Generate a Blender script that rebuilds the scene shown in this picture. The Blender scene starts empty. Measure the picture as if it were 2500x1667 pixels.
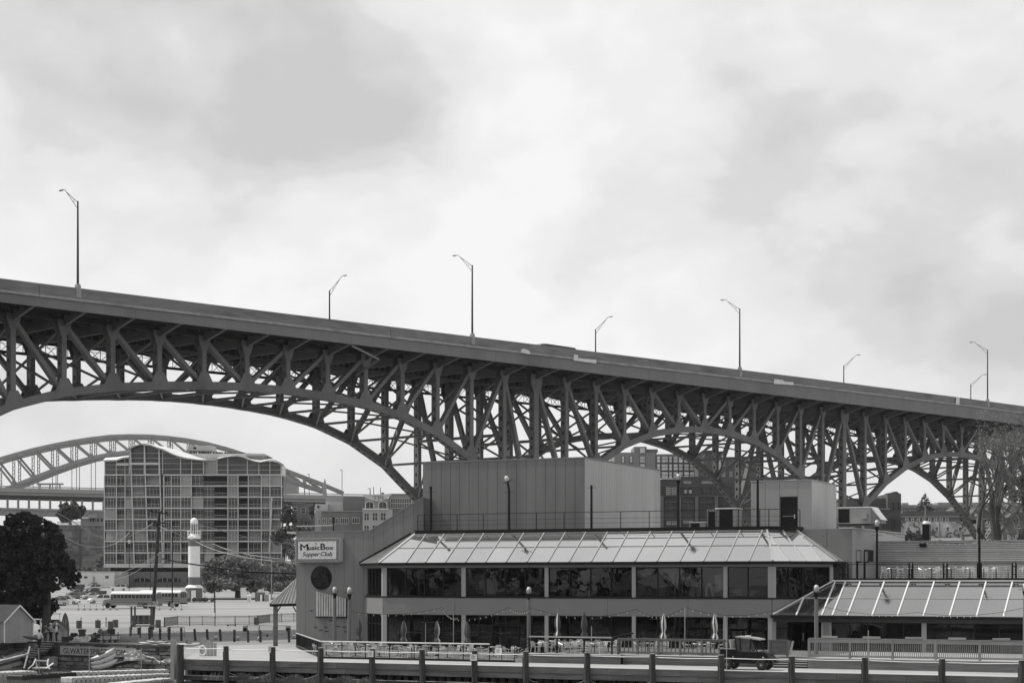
import bpy, math, random
from mathutils import Vector, Matrix, noise
R = math.radians
sc = bpy.context.scene
COL = sc.collection
# ------------------------------------------------------------------ camera
F = 4400.0; CX = 1250.0; HY = 1415.0; CZ = 5.6      # source pixels (2500 wide), eye height in metres
cd = bpy.data.cameras.new('camera'); cam = bpy.data.objects.new('camera', cd); COL.objects.link(cam)
cam.location = (0, 0, CZ); cam.rotation_euler = (R(90), 0, 0)
cd.sensor_fit = 'HORIZONTAL'; cd.sensor_width = 36; cd.lens = 36 * F / 2500
cd.shift_x = 0; cd.shift_y = (HY - 833.5) / 2500
cd.clip_start = 1; cd.clip_end = 9000
sc.camera = cam
# ------------------------------------------------------------------ sky
SUN_EL, SUN_AZ = 54.0, (-0.95, 0.31)
w = bpy.data.worlds.new('World'); sc.world = w; w.use_nodes = True
nt = w.node_tree; nt.nodes.clear()
def N(t, **k):
    n = nt.nodes.new(t)
    for a, b in k.items(): setattr(n, a, b)
    return n
out = N('ShaderNodeOutputWorld'); bg = N('ShaderNodeBackground'); bg.inputs[1].default_value = 0.1
sky = N('ShaderNodeTexSky', sky_type='NISHITA'); sky.sun_disc = False
sky.sun_elevation = R(SUN_EL); sky.sun_rotation = math.atan2(SUN_AZ[0], SUN_AZ[1])
bw = N('ShaderNodeRGBToBW'); nt.links.new(sky.outputs[0], bw.inputs[0])
skm = N('ShaderNodeMath', operation='MULTIPLY'); nt.links.new(bw.outputs[0], skm.inputs[0]); skm.inputs[1].default_value = 1.0
tc = N('ShaderNodeTexCoord')
mp = N('ShaderNodeMapping'); mp.inputs['Scale'].default_value = (1.0, 1.0, 1.55); mp.inputs['Rotation'].default_value = (0.0, 0.33, 0.0)
mp.inputs['Location'].default_value = (1.3, 0.5, 0.4)
nt.links.new(tc.outputs['Generated'], mp.inputs[0])
n1 = N('ShaderNodeTexNoise'); n1.inputs['Scale'].default_value = 3.4; n1.inputs['Detail'].default_value = 5; n1.inputs['Roughness'].default_value = 0.45; n1.inputs['Distortion'].default_value = 0.25
n2 = N('ShaderNodeTexNoise'); n2.inputs['Scale'].default_value = 12.0; n2.inputs['Detail'].default_value = 8; n2.inputs['Roughness'].default_value = 0.5; n2.inputs['Distortion'].default_value = 0.15
nt.links.new(mp.outputs[0], n1.inputs['Vector']); nt.links.new(mp.outputs[0], n2.inputs['Vector'])
mx = N('ShaderNodeMath', operation='MULTIPLY_ADD'); nt.links.new(n2.outputs[0], mx.inputs[0]); mx.inputs[1].default_value = 0.50
nt.links.new(n1.outputs[0], mx.inputs[2])
cr = N('ShaderNodeValToRGB'); cr.color_ramp.interpolation = 'EASE'
e = cr.color_ramp.elements
e[0].position = 0.57; e[0].color = (0.62, 0.62, 0.62, 1)
e[1].position = 0.89; e[1].color = (0.97, 0.97, 0.97, 1)
for p_, c_ in ((0.67, 0.72), (0.74, 0.83), (0.81, 0.90)):
    q_ = e.new(p_); q_.color = (c_, c_, c_, 1)
nt.links.new(mx.outputs[0], cr.inputs[0])
cbw = N('ShaderNodeRGBToBW'); nt.links.new(cr.outputs[0], cbw.inputs[0])
# towards the horizon the cloud cover evens out
sx = N('ShaderNodeSeparateXYZ'); nt.links.new(tc.outputs['Generated'], sx.inputs[0])
mr = N('ShaderNodeMapRange'); mr.inputs['From Min'].default_value = 0.02; mr.inputs['From Max'].default_value = 0.12
nt.links.new(sx.outputs['Z'], mr.inputs['Value'])
mh = N('ShaderNodeMix'); mh.data_type = 'FLOAT'
nt.links.new(mr.outputs[0], mh.inputs[0]); mh.inputs[2].default_value = 0.82; nt.links.new(cbw.outputs[0], mh.inputs[3])
ten = N('ShaderNodeMath', operation='MULTIPLY'); nt.links.new(mh.outputs[0], ten.inputs[0]); ten.inputs[1].default_value = 10.0
cov = N('ShaderNodeMix'); cov.data_type = 'FLOAT'; cov.inputs[0].default_value = 0.94
nt.links.new(skm.outputs[0], cov.inputs[2]); nt.links.new(ten.outputs[0], cov.inputs[3])
nt.links.new(cov.outputs[0], bg.inputs[0]); nt.links.new(bg.outputs[0], out.inputs[0])
# ------------------------------------------------------------------ sun and exposure
sd = bpy.data.lights.new('sun', 'SUN'); sun = bpy.data.objects.new('sun', sd); COL.objects.link(sun)
sd.energy = 4.0; sd.angle = R(0.6); sd.color = (1, 0.985, 0.96)
ce = math.cos(R(SUN_EL)); hl = math.hypot(*SUN_AZ)
sdir = Vector((SUN_AZ[0]/hl*ce, SUN_AZ[1]/hl*ce, math.sin(R(SUN_EL))))
sun.rotation_euler = sdir.to_track_quat('Z', 'Y').to_euler(); sun.location = (-60, 60, 120)
sc.view_settings.view_transform = 'Standard'; sc.view_settings.look = 'None'
sc.view_settings.exposure = 0.0; sc.view_settings.gamma = 1; sc.view_settings.use_curve_mapping = False
sc.cycles.max_bounces = 6; sc.cycles.diffuse_bounces = 3; sc.cycles.glossy_bounces = 4; sc.cycles.transmission_bounces = 4
sc.cycles.transparent_max_bounces = 12; sc.cycles.volume_bounces = 0
# ------------------------------------------------------------------ materials
MATS = {}
def mat(name, g, rough=0.75, var=0.12, scale=1.2, metallic=0.0, spec=0.3, bump=0.0, bscale=12.0, stretch=(1, 1, 1), tint=(1, 1, 1), dirt=0.0, emit=0.0, per_obj=0.0):
    if name in MATS: return MATS[name]
    m = bpy.data.materials.new(name); m.use_nodes = True; t = m.node_tree; b = t.nodes['Principled BSDF']
    b.inputs['Roughness'].default_value = rough; b.inputs['Metallic'].default_value = metallic
    b.inputs['Specular IOR Level'].default_value = spec
    geo = t.nodes.new('ShaderNodeNewGeometry'); mpn = t.nodes.new('ShaderNodeMapping'); mpn.inputs['Scale'].default_value = stretch
    t.links.new(geo.outputs['Position'], mpn.inputs[0])
    nz = t.nodes.new('ShaderNodeTexNoise'); nz.inputs['Scale'].default_value = scale; nz.inputs['Detail'].default_value = 6; nz.inputs['Roughness'].default_value = 0.6
    t.links.new(mpn.outputs[0], nz.inputs['Vector'])
    ma = t.nodes.new('ShaderNodeMapRange'); ma.inputs['From Min'].default_value = 0.25; ma.inputs['From Max'].default_value = 0.75
    ma.inputs['To Min'].default_value = 1 - var; ma.inputs['To Max'].default_value = 1 + var
    t.links.new(nz.outputs[0], ma.inputs['Value']); val = ma.outputs[0]
    if dirt:
        nd = t.nodes.new('ShaderNodeTexNoise'); nd.inputs['Scale'].default_value = scale * 0.35; nd.inputs['Detail'].default_value = 8
        t.links.new(mpn.outputs[0], nd.inputs['Vector'])
        md = t.nodes.new('ShaderNodeMapRange'); md.inputs['From Min'].default_value = 0.5; md.inputs['From Max'].default_value = 0.68
        md.inputs['To Min'].default_value = 1; md.inputs['To Max'].default_value = 1 - dirt
        t.links.new(nd.outputs[0], md.inputs['Value'])
        mm = t.nodes.new('ShaderNodeMath'); mm.operation = 'MULTIPLY'; t.links.new(val, mm.inputs[0]); t.links.new(md.outputs[0], mm.inputs[1]); val = mm.outputs[0]
    if per_obj:
        oi = t.nodes.new('ShaderNodeObjectInfo'); mo = t.nodes.new('ShaderNodeMapRange')
        mo.inputs['To Min'].default_value = 1 - per_obj; mo.inputs['To Max'].default_value = 1 + per_obj
        t.links.new(oi.outputs['Random'], mo.inputs['Value'])
        mm = t.nodes.new('ShaderNodeMath'); mm.operation = 'MULTIPLY'; t.links.new(val, mm.inputs[0]); t.links.new(mo.outputs[0], mm.inputs[1]); val = mm.outputs[0]
    cmb = t.nodes.new('ShaderNodeVectorMath'); cmb.operation = 'SCALE'; cmb.inputs[0].default_value = (g*tint[0], g*tint[1], g*tint[2])
    t.links.new(val, cmb.inputs['Scale']); t.links.new(cmb.outputs[0], b.inputs['Base Color'])
    if bump:
        nb = t.nodes.new('ShaderNodeTexNoise'); nb.inputs['Scale'].default_value = bscale; nb.inputs['Detail'].default_value = 5
        t.links.new(mpn.outputs[0], nb.inputs['Vector'])
        bp = t.nodes.new('ShaderNodeBump'); bp.inputs['Strength'].default_value = bump; bp.inputs['Distance'].default_value = 0.05
        t.links.new(nb.outputs[0], bp.inputs['Height']); t.links.new(bp.outputs[0], b.inputs['Normal'])
    if emit:
        b.inputs['Emission Color'].default_value = (1, 1, 1, 1); b.inputs['Emission Strength'].default_value = emit
    MATS[name] = m
    return m
def roofglass(name, g, metal, rough):
    m = mat(name, g, rough, 0.06, 0.3, metallic=metal, spec=0.5, per_obj=0.07)
    return m
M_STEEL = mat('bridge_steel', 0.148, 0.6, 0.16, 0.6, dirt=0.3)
M_STEELB = mat('bridge_fascia_steel', 0.165, 0.6, 0.10, 0.5, stretch=(1, 1, .35), dirt=0.22)
M_CONC = mat('parapet_concrete', 0.18, 0.9, 0.2, 0.9, stretch=(.5, .5, 2.6), dirt=0.3, per_obj=.05)
M_LEDGE = mat('ledge_concrete', 0.30, 0.9, 0.18, 1.2, dirt=0.3)
M_PATCH = mat('patch_concrete', 0.62, 0.9, 0.15, 2)
M_DECKUN = mat('deck_underside', 0.032, 0.8, 0.15, 0.6)  # near-black tone puts the shade below the deck into the colour
M_POLE = mat('lamp_metal', 0.05, 0.5, 0.1, 2)
M_BLACK = mat('black_paint', 0.009, 0.5, 0.1, 2, spec=0.2)
M_WALL = mat('wall_cladding', 0.182, 0.6, 0.08, 1.2, stretch=(1, 1, 0.12), per_obj=0.04, dirt=.22)
M_WALL2 = mat('ribbed_cladding', 0.42, 0.6, 0.07, 1.2, stretch=(1, 1, 0.1), dirt=0.14, per_obj=.04)
M_WALL3 = mat('penthouse_cladding', 0.30, 0.6, 0.05, 0.5, per_obj=0.03)
M_BAND = mat('facade_band', 0.200, 0.6, 0.05, 0.7, per_obj=0.02)
M_COLM = mat('column_paint', 0.30, 0.6, 0.05, 0.7)
M_GLASSD = mat('dark_window_glass', 0.005, 0.02, 0.5, 0.8, spec=0.42, per_obj=0.4, bump=.3, bscale=.7)
def clear_glass():
    m = bpy.data.materials.new('tinted_window_glass'); m.use_nodes = True; t = m.node_tree; t.nodes.clear(); n = lambda k: t.nodes.new(k)
    o_, mxs, tr, gl, geo, nz, bp, lw = n('ShaderNodeOutputMaterial'), n('ShaderNodeMixShader'), n('ShaderNodeBsdfTransparent'), n('ShaderNodeBsdfGlossy'), n('ShaderNodeNewGeometry'), n('ShaderNodeTexNoise'), n('ShaderNodeBump'), n('ShaderNodeMath')
    oi = n('ShaderNodeObjectInfo'); lw.operation = 'MULTIPLY_ADD'; lw.inputs[1].default_value = .035; lw.inputs[2].default_value = .02; t.links.new(oi.outputs['Random'], lw.inputs[0])
    tr.inputs[0].default_value = (.58, .58, .58, 1); gl.inputs['Roughness'].default_value = .015; gl.inputs['Color'].default_value = (.9, .9, .9, 1)
    nz.inputs['Scale'].default_value = .55; nz.inputs['Detail'].default_value = 2; t.links.new(geo.outputs['Position'], nz.inputs['Vector']); bp.inputs['Strength'].default_value = .25; bp.inputs['Distance'].default_value = .03
    t.links.new(nz.outputs[0], bp.inputs['Height']); t.links.new(bp.outputs[0], gl.inputs['Normal']); t.links.new(lw.outputs[0], mxs.inputs[0]); t.links.new(tr.outputs[0], mxs.inputs[1]); t.links.new(gl.outputs[0], mxs.inputs[2]); t.links.new(mxs.outputs[0], o_.inputs[0])
    return m
M_CLEAR = clear_glass()
M_ROOFG = roofglass('roof_glass', 0.54, 0.92, 0.05)
M_ROOFG2 = roofglass('lower_roof_glass', 0.34, 0.9, 0.07)
M_RAFT = mat('rafter_metal', 0.34, 0.5, 0.1, 2)
M_RAFTW = mat('rafter_white', 0.62, 0.5, 0.05, 2)
M_WHITE = mat('white_paint', 0.78, 0.5, 0.06, 1.5)
M_ALU = mat('aluminium', 0.56, 0.35, 0.06, 3, metallic=0.5, spec=0.6)
M_PAVE = mat('pale_paving', 0.32, 0.9, 0.10, 0.5, dirt=0.14)
M_LOT = mat('parking_lot', 0.26, 0.95, 0.18, 0.09, stretch=(0.5, 1.8, 1), dirt=0.3)
M_ROAD = mat('road_asphalt', 0.21, 0.95, 0.12, 0.3, dirt=0.1)
M_WOOD = mat('deck_timber', 0.13, 0.85, 0.28, 2.5, stretch=(0.35, 0.35, 4), dirt=0.35, per_obj=0.16, bump=0.3)
M_WOODL = mat('pale_timber', 0.27, 0.85, 0.2, 2.5, stretch=(0.5, 0.5, 3), dirt=0.25, per_obj=0.12)
M_WOODD = mat('dark_timber', 0.055, 0.9, 0.35, 3, stretch=(1, 1, 0.25), dirt=0.3, per_obj=0.15, bump=0.4)
M_PILE = mat('pile_timber', 0.06, 0.9, 0.4, 5, stretch=(2, 2, 0.12), dirt=0.4, bump=0.8, bscale=9)
M_STONE = mat('wall_stone', 0.15, 0.95, 0.3, 1.6, dirt=0.4, bump=0.6, bscale=5, per_obj=0.28)
M_LEAF = mat('leaf_dark', 0.036, 0.6, 0.5, 0.9, per_obj=0.0, spec=0.25)
M_LEAFM = mat('leaf_mid', 0.16, 0.6, 0.45, 0.5, spec=0.2)
M_LEAFP = mat('leaf_pale', 0.15, 0.7, 0.4, 0.6)
M_BARK = mat('bark', 0.055, 0.95, 0.4, 3, stretch=(1, 1, 0.3), bump=0.6)
M_BRICK = mat('brick_dark', 0.10, 0.9, 0.14, 0.6, dirt=0.2)
M_BRICKM = mat('brick_mid', 0.15, 0.9, 0.12, 0.6, dirt=0.15)
M_RUBBER = mat('rubber', 0.02, 0.8, 0.2, 5)
M_GLASSC = mat('car_glass', 0.03, 0.05, 0.2, 1, spec=0.6)
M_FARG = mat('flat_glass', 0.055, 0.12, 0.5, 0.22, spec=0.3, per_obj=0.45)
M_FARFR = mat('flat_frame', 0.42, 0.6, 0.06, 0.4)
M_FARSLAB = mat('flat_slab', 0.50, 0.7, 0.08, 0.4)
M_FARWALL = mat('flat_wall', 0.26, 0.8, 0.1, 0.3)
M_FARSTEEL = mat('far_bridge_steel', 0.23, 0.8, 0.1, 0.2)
# ------------------------------------------------------------------ mesh helpers
def cross(a, b): return Vector(a).cross(Vector(b))
class MB:
    def __init__(s): s.v = []; s.f = []
    def add(s, vs, fs):
        o = len(s.v); s.v += [Vector(v) for v in vs]; s.f += [tuple(i + o for i in f) for f in fs]
    def box(s, fr, a0, a1, b0, b1, c0, c1):
        s.add([fr(a, b, c) for a in (a0, a1) for b in (b0, b1) for c in (c0, c1)],
              [(0, 1, 3, 2), (4, 6, 7, 5), (0, 4, 5, 1), (2, 3, 7, 6), (0, 2, 6, 4), (1, 5, 7, 3)]); return s
    def beam(s, p0, p1, wd, h=None, side=None):
        p0 = Vector(p0); p1 = Vector(p1); d = (p1 - p0)
        if d.length < 1e-6: return s
        d.normalize(); h = h or wd
        sd_ = Vector(side) if side is not None else (Vector((0, 0, 1)).cross(d) if abs(d.z) < 0.98 else Vector((1, 0, 0)))
        sd_ = (sd_ - d * sd_.dot(d)).normalized(); u = d.cross(sd_)
        a = sd_ * wd / 2; b = u * h / 2
        s.add([p0-a-b, p0+a-b, p0+a+b, p0-a+b, p1-a-b, p1+a-b, p1+a+b, p1-a+b],
              [(0, 3, 2, 1), (4, 5, 6, 7), (0, 1, 5, 4), (1, 2, 6, 5), (2, 3, 7, 6), (3, 0, 4, 7)]); return s
    def tube(s, pts, r, n=6, cap=True):
        pts = [Vector(p) for p in pts]; rs = r if isinstance(r, (list, tuple)) else [r] * len(pts)
        base = len(s.v); prev = None
        for i, p in enumerate(pts):
            d = (pts[min(i + 1, len(pts) - 1)] - pts[max(i - 1, 0)]).normalized()
            if prev is None: a = d.orthogonal().normalized()
            else: a = (prev - d * prev.dot(d)).normalized()
            prev = a; b = d.cross(a)
            for k in range(n):
                t = 2 * math.pi * k / n; s.v.append(p + (a * math.cos(t) + b * math.sin(t)) * rs[i])
        for i in range(len(pts) - 1):
            for k in range(n):
                k2 = (k + 1) % n
                s.f.append((base+i*n+k, base+i*n+k2, base+(i+1)*n+k2, base+(i+1)*n+k))
        if cap:
            s.f.append(tuple(base + k for k in reversed(range(n)))); s.f.append(tuple(base+(len(pts)-1)*n+k for k in range(n)))
        return s
    def lathe(s, c, prof, n=12, sx=1.0, sy=1.0, rot=0.0):
        c = Vector(c); base = len(s.v)
        for r_, z_ in prof:
            for k in range(n):
                t = 2 * math.pi * k / n + rot; s.v.append(c + Vector((math.cos(t)*r_*sx, math.sin(t)*r_*sy, z_)))
        for i in range(len(prof) - 1):
            for k in range(n):
                k2 = (k + 1) % n; s.f.append((base+i*n+k, base+i*n+k2, base+(i+1)*n+k2, base+(i+1)*n+k))
        s.f.append(tuple(base + k for k in reversed(range(n)))); s.f.append(tuple(base+(len(prof)-1)*n+k for k in range(n)))
        return s
    def prism(s, poly, ext):
        poly = [Vector(p) for p in poly]; n = len(poly); e_ = Vector(ext)
        s.add(poly + [p + e_ for p in poly], [tuple(reversed(range(n))), tuple(range(n, 2*n))] + [(i, (i+1) % n, n+(i+1) % n, n+i) for i in range(n)]); return s
    def quad(s, a, b, c, d): s.add([a, b, c, d], [(0, 1, 2, 3)]); return s
    def perf(s, p0, p1, nrm, wp, wn, cell=1.15):
        """hollow box member: plain plates facing +-nrm, perforated plates on the two other long sides"""
        p0 = Vector(p0); p1 = Vector(p1); d = p1 - p0; L = d.length
        if L < 0.3: return s
        d.normalize(); nr = Vector(nrm).normalized(); u = nr.cross(d).normalized()
        for sg in (-1, 1):
            a = u * wp / 2; c = nr * wn / 2 * sg
            s.beam(p0 + c, p1 + c, 0.05, wp, side=nr)
        m = max(1, int(round(L / cell))); cl = L / m
        for sg in (-1, 1):
            o = u * (wp / 2 - 0.02) * sg; hw = wn / 2 - 0.024
            for k in range(m):
                ce_ = p0 + d * (k + 0.5) * cl + o
                out_ = [(-cl/2, -hw), (0, -hw), (cl/2, -hw), (cl/2, 0), (cl/2, hw), (0, hw), (-cl/2, hw), (-cl/2, 0)]
                a_, b_ = min(0.27, cl * .28), wn * 0.2
                inn = [(-a_*.72, -b_*.72), (0, -b_), (a_*.72, -b_*.72), (a_, 0), (a_*.72, b_*.72), (0, b_), (-a_*.72, b_*.72), (-a_, 0)]
                vs = [ce_ + d * x + nr * y for x, y in out_ + inn]
                s.add(vs, [(i, (i+1) % 8, 8+(i+1) % 8, 8+i) for i in range(8)])
        return s
    def build(s, name, m, parent=None, smooth=False, base=None):
        me = bpy.data.meshes.new(name)
        off = Vector((0, 0, 0))
        if parent is not None:
            p = parent
            while p is not None: off += p.location; p = p.parent
        elif base is not None: off = Vector(base)
        me.from_pydata([tuple(v - off) for v in s.v], [], s.f); me.update()
        if smooth:
            for p in me.polygons: p.use_smooth = True
        if m is not None: me.materials.append(m)
        o = bpy.data.objects.new(name, me); COL.objects.link(o)
        if parent is not None: o.parent = parent
        elif base is not None: o.location = off
        return o
def tag(o, label=None, cat=None, group=None, kind=None):
    if label: o['label'] = label
    if cat: o['category'] = cat
    if group: o['group'] = group
    if kind: o['kind'] = kind
    return o
def thing(name, label, cat, loc=(0, 0, 0), group=None):
    o = bpy.data.objects.new(name, None); COL.objects.link(o); o.location = loc; o.empty_display_size = 0.3
    return tag(o, label, cat, group)
def dup(o, parent=None, loc=None, rz=None, label=None, group=None, scale=None):
    c = o.copy(); COL.objects.link(c)
    if parent is not None: c.parent = parent
    if loc is not None: c.location = loc
    if rz is not None: c.rotation_euler = (0, 0, rz)
    if scale is not None: c.scale = scale
    if label: c['label'] = label
    if group: c['group'] = group
    for ch in KIDS.get(o.name, [k for k in bpy.data.objects if k.parent == o]): dup(ch, c)
    return c
KIDS = {}
def freeze(o):
    ks = [k for k in bpy.data.objects if k.parent == o]; KIDS[o.name] = ks
    for k in ks: freeze(k)
def W(a, b, c): return Vector((a, b, c))
def P(px, py, d): return Vector(((px - CX) / F * d, d, CZ + (HY - py) / F * d))
def GP(px, py, z=0.0):                       # ground point seen at a pixel, on the level z
    d = (CZ - z) * F / (py - HY); return Vector(((px - CX) / F * d, d, z))
def text_mb(txt, height, fr, ext=0.02, bold=0.0, shear=0.0, sx=1.0):
    """text as mesh: fr(x, y, z) maps local metres (x right, y up, z out) to the world; x runs from 0"""
    c = bpy.data.curves.new('t', 'FONT'); c.body = txt; c.size = height / 0.72; c.extrude = ext; c.offset = bold; c.shear = shear; c.resolution_u = 3
    o = bpy.data.objects.new('t', c); COL.objects.link(o); dg = bpy.context.evaluated_depsgraph_get(); dg.update()
    me = bpy.data.meshes.new_from_object(o.evaluated_get(dg))
    xs = [v.co.x for v in me.vertices]; x0 = min(xs); wd = (max(xs) - x0) * sx
    mb = MB(); mb.add([fr((v.co.x - x0) * sx, v.co.y, v.co.z) for v in me.vertices], [tuple(p.vertices) for p in me.polygons])
    bpy.data.objects.remove(o); bpy.data.curves.remove(c); bpy.data.meshes.remove(me)
    return mb, wd
# building frame: s along the facade (to the right), k away from the camera, z up
UX, UY = 0.9115, -0.4111; VX, VY = 0.4111, 0.9115; D0 = 125.3
U = Vector((UX, UY, 0)); V = Vector((VX, VY, 0)); Z = Vector((0, 0, 1))
def B(s_, k, z): return Vector((s_*UX + (D0+k)*VX, s_*UY + (D0+k)*VY, z))
def YK(px, k): return (D0 + k) / (VX * (px - CX) / F + VY)
def S(px, k=0.0): r_ = (px - CX) / F; return YK(px, k) * (r_*UX + UY)
def ZK(px, py, k=0.0): return CZ + (HY - py) / F * YK(px, k)
# bridge frame: l along the bridge, q across it (0 = near fascia), z up
A_ = 0.70711
def G(l, q, z): return Vector((-46.56 + A_*l - A_*q, 176 + A_*l + A_*q, z))
BD = Vector((A_, A_, 0)); BN = Vector((-A_, A_, 0))
def LQ(px, q):                              # l where the column px meets the plane q
    r_ = (px - CX) / F; return (r_*(176 + A_*q) + 46.56 + A_*q) / (A_*(1 - r_))
def ZQ(px, py, q): l = LQ(px, q); return CZ + (HY - py) / F * (176 + A_*l + A_*q)
# ================================================================== MAIN BRIDGE
PL_ = 5.727; QN, QF, QE = 4.6, 20.6, 25.2
CH = {-9: 26.4, -8: 26.0, -7: 24.0, -6: 20.8, -5: 17, -4: 12.5, -3: 12.0, -2: 16.4, -1: 20.2, 0: 22.9, 1: 24.6, 2: 25.6, 3: 26.2, 4: 26.65, 5: 26.95, 6: 26.95, 7: 26.7, 8: 26.2, 9: 25.2,
      10: 23.4, 11: 20.6, 12: 16.3, 13: 11.5, 14: 16.6, 15: 20.8, 16: 23.8, 17: 25.6, 18: 26.6, 19: 26.95, 20: 26.75, 21: 25.9,
      22: 24.2, 23: 21.3, 24: 17.0, 25: 12.0, 26: 17.3, 27: 21.1, 28: 23.8, 29: 25.6, 30: 26.5, 31: 26.8, 32: 26.5, 33: 25.6, 34: 23.8, 35: 21.0, 36: 17.0,
      37: 12, 38: 17, 39: 21, 40: 24, 41: 25.6, 42: 26.6}
PIERS = (-4, 13, 25, 37); CROWN = (-10, 5, 19, 31, 43)
bridge = thing('steel_arch_bridge', 'long dark steel deck bridge on arched trusses crossing the whole view', 'bridge', G(0, 12, 0))
TOPZ = 31.75; GUS = MB()
for q, far in ((QN, 0), (QF, 1)):
    for i in range(-9, 43):
        l = i * PL_; z0 = CH[i]; pier = i in PIERS
        wv = (0.56 if not pier else 0.85)
        mb = MB().perf(G(l, q, z0 - (0 if not pier else 0.6)), G(l, q, TOPZ), BN, wv if not far else wv, 0.85, 1.25)
        mb.build('vertical_post', M_STEEL, bridge)
        if i < 42:
            # bottom chord
            a, b = G(l, q, z0), G(l + PL_, q, CH[i + 1])
            steep = abs(CH[i+1] - z0) / PL_
            MB().perf(a, b, BN, 0.84, 0.95, 1.15).build('arch_chord', M_STEEL, bridge)
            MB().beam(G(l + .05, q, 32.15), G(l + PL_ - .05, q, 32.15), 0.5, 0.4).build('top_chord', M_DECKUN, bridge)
            # diagonal: on each side of a crown the diagonals lean down towards it
            crown = min(CROWN, key=lambda c: abs(c - (i + 0.5)))
            if i >= crown: pa, pb = G(l, q, z0), G(l + PL_, q, TOPZ)
            else: pa, pb = G(l, q, TOPZ), G(l + PL_, q, CH[i + 1])
            d_ = (pb - pa).normalized()
            MB().beam(pa + d_ * 0.5, pb - d_ * 0.5, 0.70, 0.44, side=BN).build('diagonal', M_STEEL, bridge)
        # gussets: the outer plates of the near truss are parts, the rest is joined
        for sg in (-1, 1):
            qq = q + sg * 0.475; outer = (not far and sg == -1); g1, g2 = (MB(), MB()) if outer else (GUS, GUS)
            if not pier:
                i0, i1 = max(i - 1, -9), min(i + 1, 42)
                s0 = (z0 - CH[i0]) / PL_; s1 = (CH[i1] - z0) / PL_
                gl = [(-1.0, -0.44 - 1.0 * s0), (0, -0.47), (1.0, -0.44 + 1.0 * s1), (1.0, 0.50 + 1.0 * s1), (0.48, 1.45 + max(0, .3*s1)), (-0.48, 1.45 + max(0, -.3*s0)), (-1.0, 0.50 - 1.0 * s0)]
                g1.prism([G(l + a_, qq - 0.015, z0 + b_) for a_, b_ in gl], BN * 0.03)
            gt = [(-0.8, 0.28), (-0.8, -0.15), (-0.4, -1.25), (0.4, -1.25), (0.8, -0.15), (0.8, 0.28)]
            if pier: gt = [(-1.05, 0.28), (-1.05, -1.1), (-.5, -2.1), (.5, -2.1), (1.05, -1.1), (1.05, 0.28)]
            g2.prism([G(l + a_, qq - 0.015, TOPZ + b_) for a_, b_ in gt], BN * 0.03)
            if outer:
                if g1.v: g1.build('gusset_plate', M_STEEL, bridge)
                g2.build('gusset_plate', M_STEEL, bridge)
tag(GUS.build('inner_gusset_plate', M_STEEL, bridge), kind='stuff')
# floor beams, brackets, cross bracing
for i in range(-9, 43):
    l = i * PL_; z0 = CH[i]
    MB().beam(G(l, QN + .5, 32.1), G(l, QF - .5, 32.1), 0.3, 1.5).build('floor_beam', M_STEEL, bridge)
    for sg, q0, q1 in ((1, 0.2, QN - .44), (-1, QE - .2, QF + .44)):
        mb = MB(); mb.prism([G(l - .02, q0, 32.35), G(l - .02, q1, 31.35), G(l - .02, q1, 33.0), G(l - .02, q0, 33.0)], BD * 0.04)
        mb.beam(G(l, q0, 32.33), G(l, q1, 31.33), 0.34, 0.05, side=BD)
        mb.build('cantilever_bracket', M_STEELB if sg == 1 else M_STEEL, bridge)
    # sway frame
    h = TOPZ - z0
    sm = MB()
    zt = TOPZ - .5
    if h > 5.5:
        nlev = 1 if h < 13 else 2
        zs = [z0 + .3 + (zt - z0 - .3) * k / nlev for k in range(nlev + 1)]
        for k in range(nlev):
            sm.beam(G(l, QN, zs[k]), G(l, QF, zs[k+1]), 0.22, 0.22); sm.beam(G(l + .01, QF, zs[k]), G(l + .01, QN, zs[k+1]), 0.21, 0.21)
            if k: sm.beam(G(l, QN + .4, zs[k]), G(l, QF - .4, zs[k]), 0.4, 0.35)
    else:
        mq = (QN + QF) / 2
        sm.beam(G(l, QN + .4, z0 + .4), G(l, mq, zt), 0.2); sm.beam(G(l, QF - .4, z0 + .4), G(l, mq, zt), 0.2)
    sm.build('sway_brace', M_STEEL, bridge)
    MB().beam(G(l, QN + .45, z0 - .1), G(l, QF - .45, z0 - .1), 0.28, 0.28).build('arch_strut', M_STEEL, bridge)
    if i < 42:
        mq = (QN + QF) / 2; z1 = CH[i+1]
        lm = MB()
        lm.beam(G(l + .1, mq, z0 - .15), G(l + PL_ - .3, QN + .4, z1 - .15), 0.2, 0.2); lm.beam(G(l + .1, mq, z0 - .15), G(l + PL_ - .3, QF - .4, z1 - .15), 0.2, 0.2)
        lm.build('lateral_brace', M_STEEL, bridge)
# deck: slab, stringers, stiffened girders
l0, l1 = -9 * PL_, 42 * PL_
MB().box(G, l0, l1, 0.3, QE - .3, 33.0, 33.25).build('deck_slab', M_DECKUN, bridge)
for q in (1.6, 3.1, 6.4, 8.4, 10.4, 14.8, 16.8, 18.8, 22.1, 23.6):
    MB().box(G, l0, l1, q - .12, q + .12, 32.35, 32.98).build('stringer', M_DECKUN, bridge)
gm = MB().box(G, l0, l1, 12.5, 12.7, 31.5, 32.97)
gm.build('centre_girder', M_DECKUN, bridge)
st = MB()
for k in range(int((l1 - l0) / 0.95)):
    st.box(G, l0 + k*.95, l0 + k*.95 + .06, 12.3, 12.49, 31.55, 32.95)
tag(st.build('girder_stiffener', M_STEELB, bridge), kind='stuff')
rb = MB()
for k in range(int((l1 - l0) / 0.62)):
    rb.box(G, l0 + k*.62, l0 + k*.62 + .22, .32, QE - .32, 32.86, 32.99)
tag(rb.build('deck_rib', M_DECKUN, bridge), kind='stuff')
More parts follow.
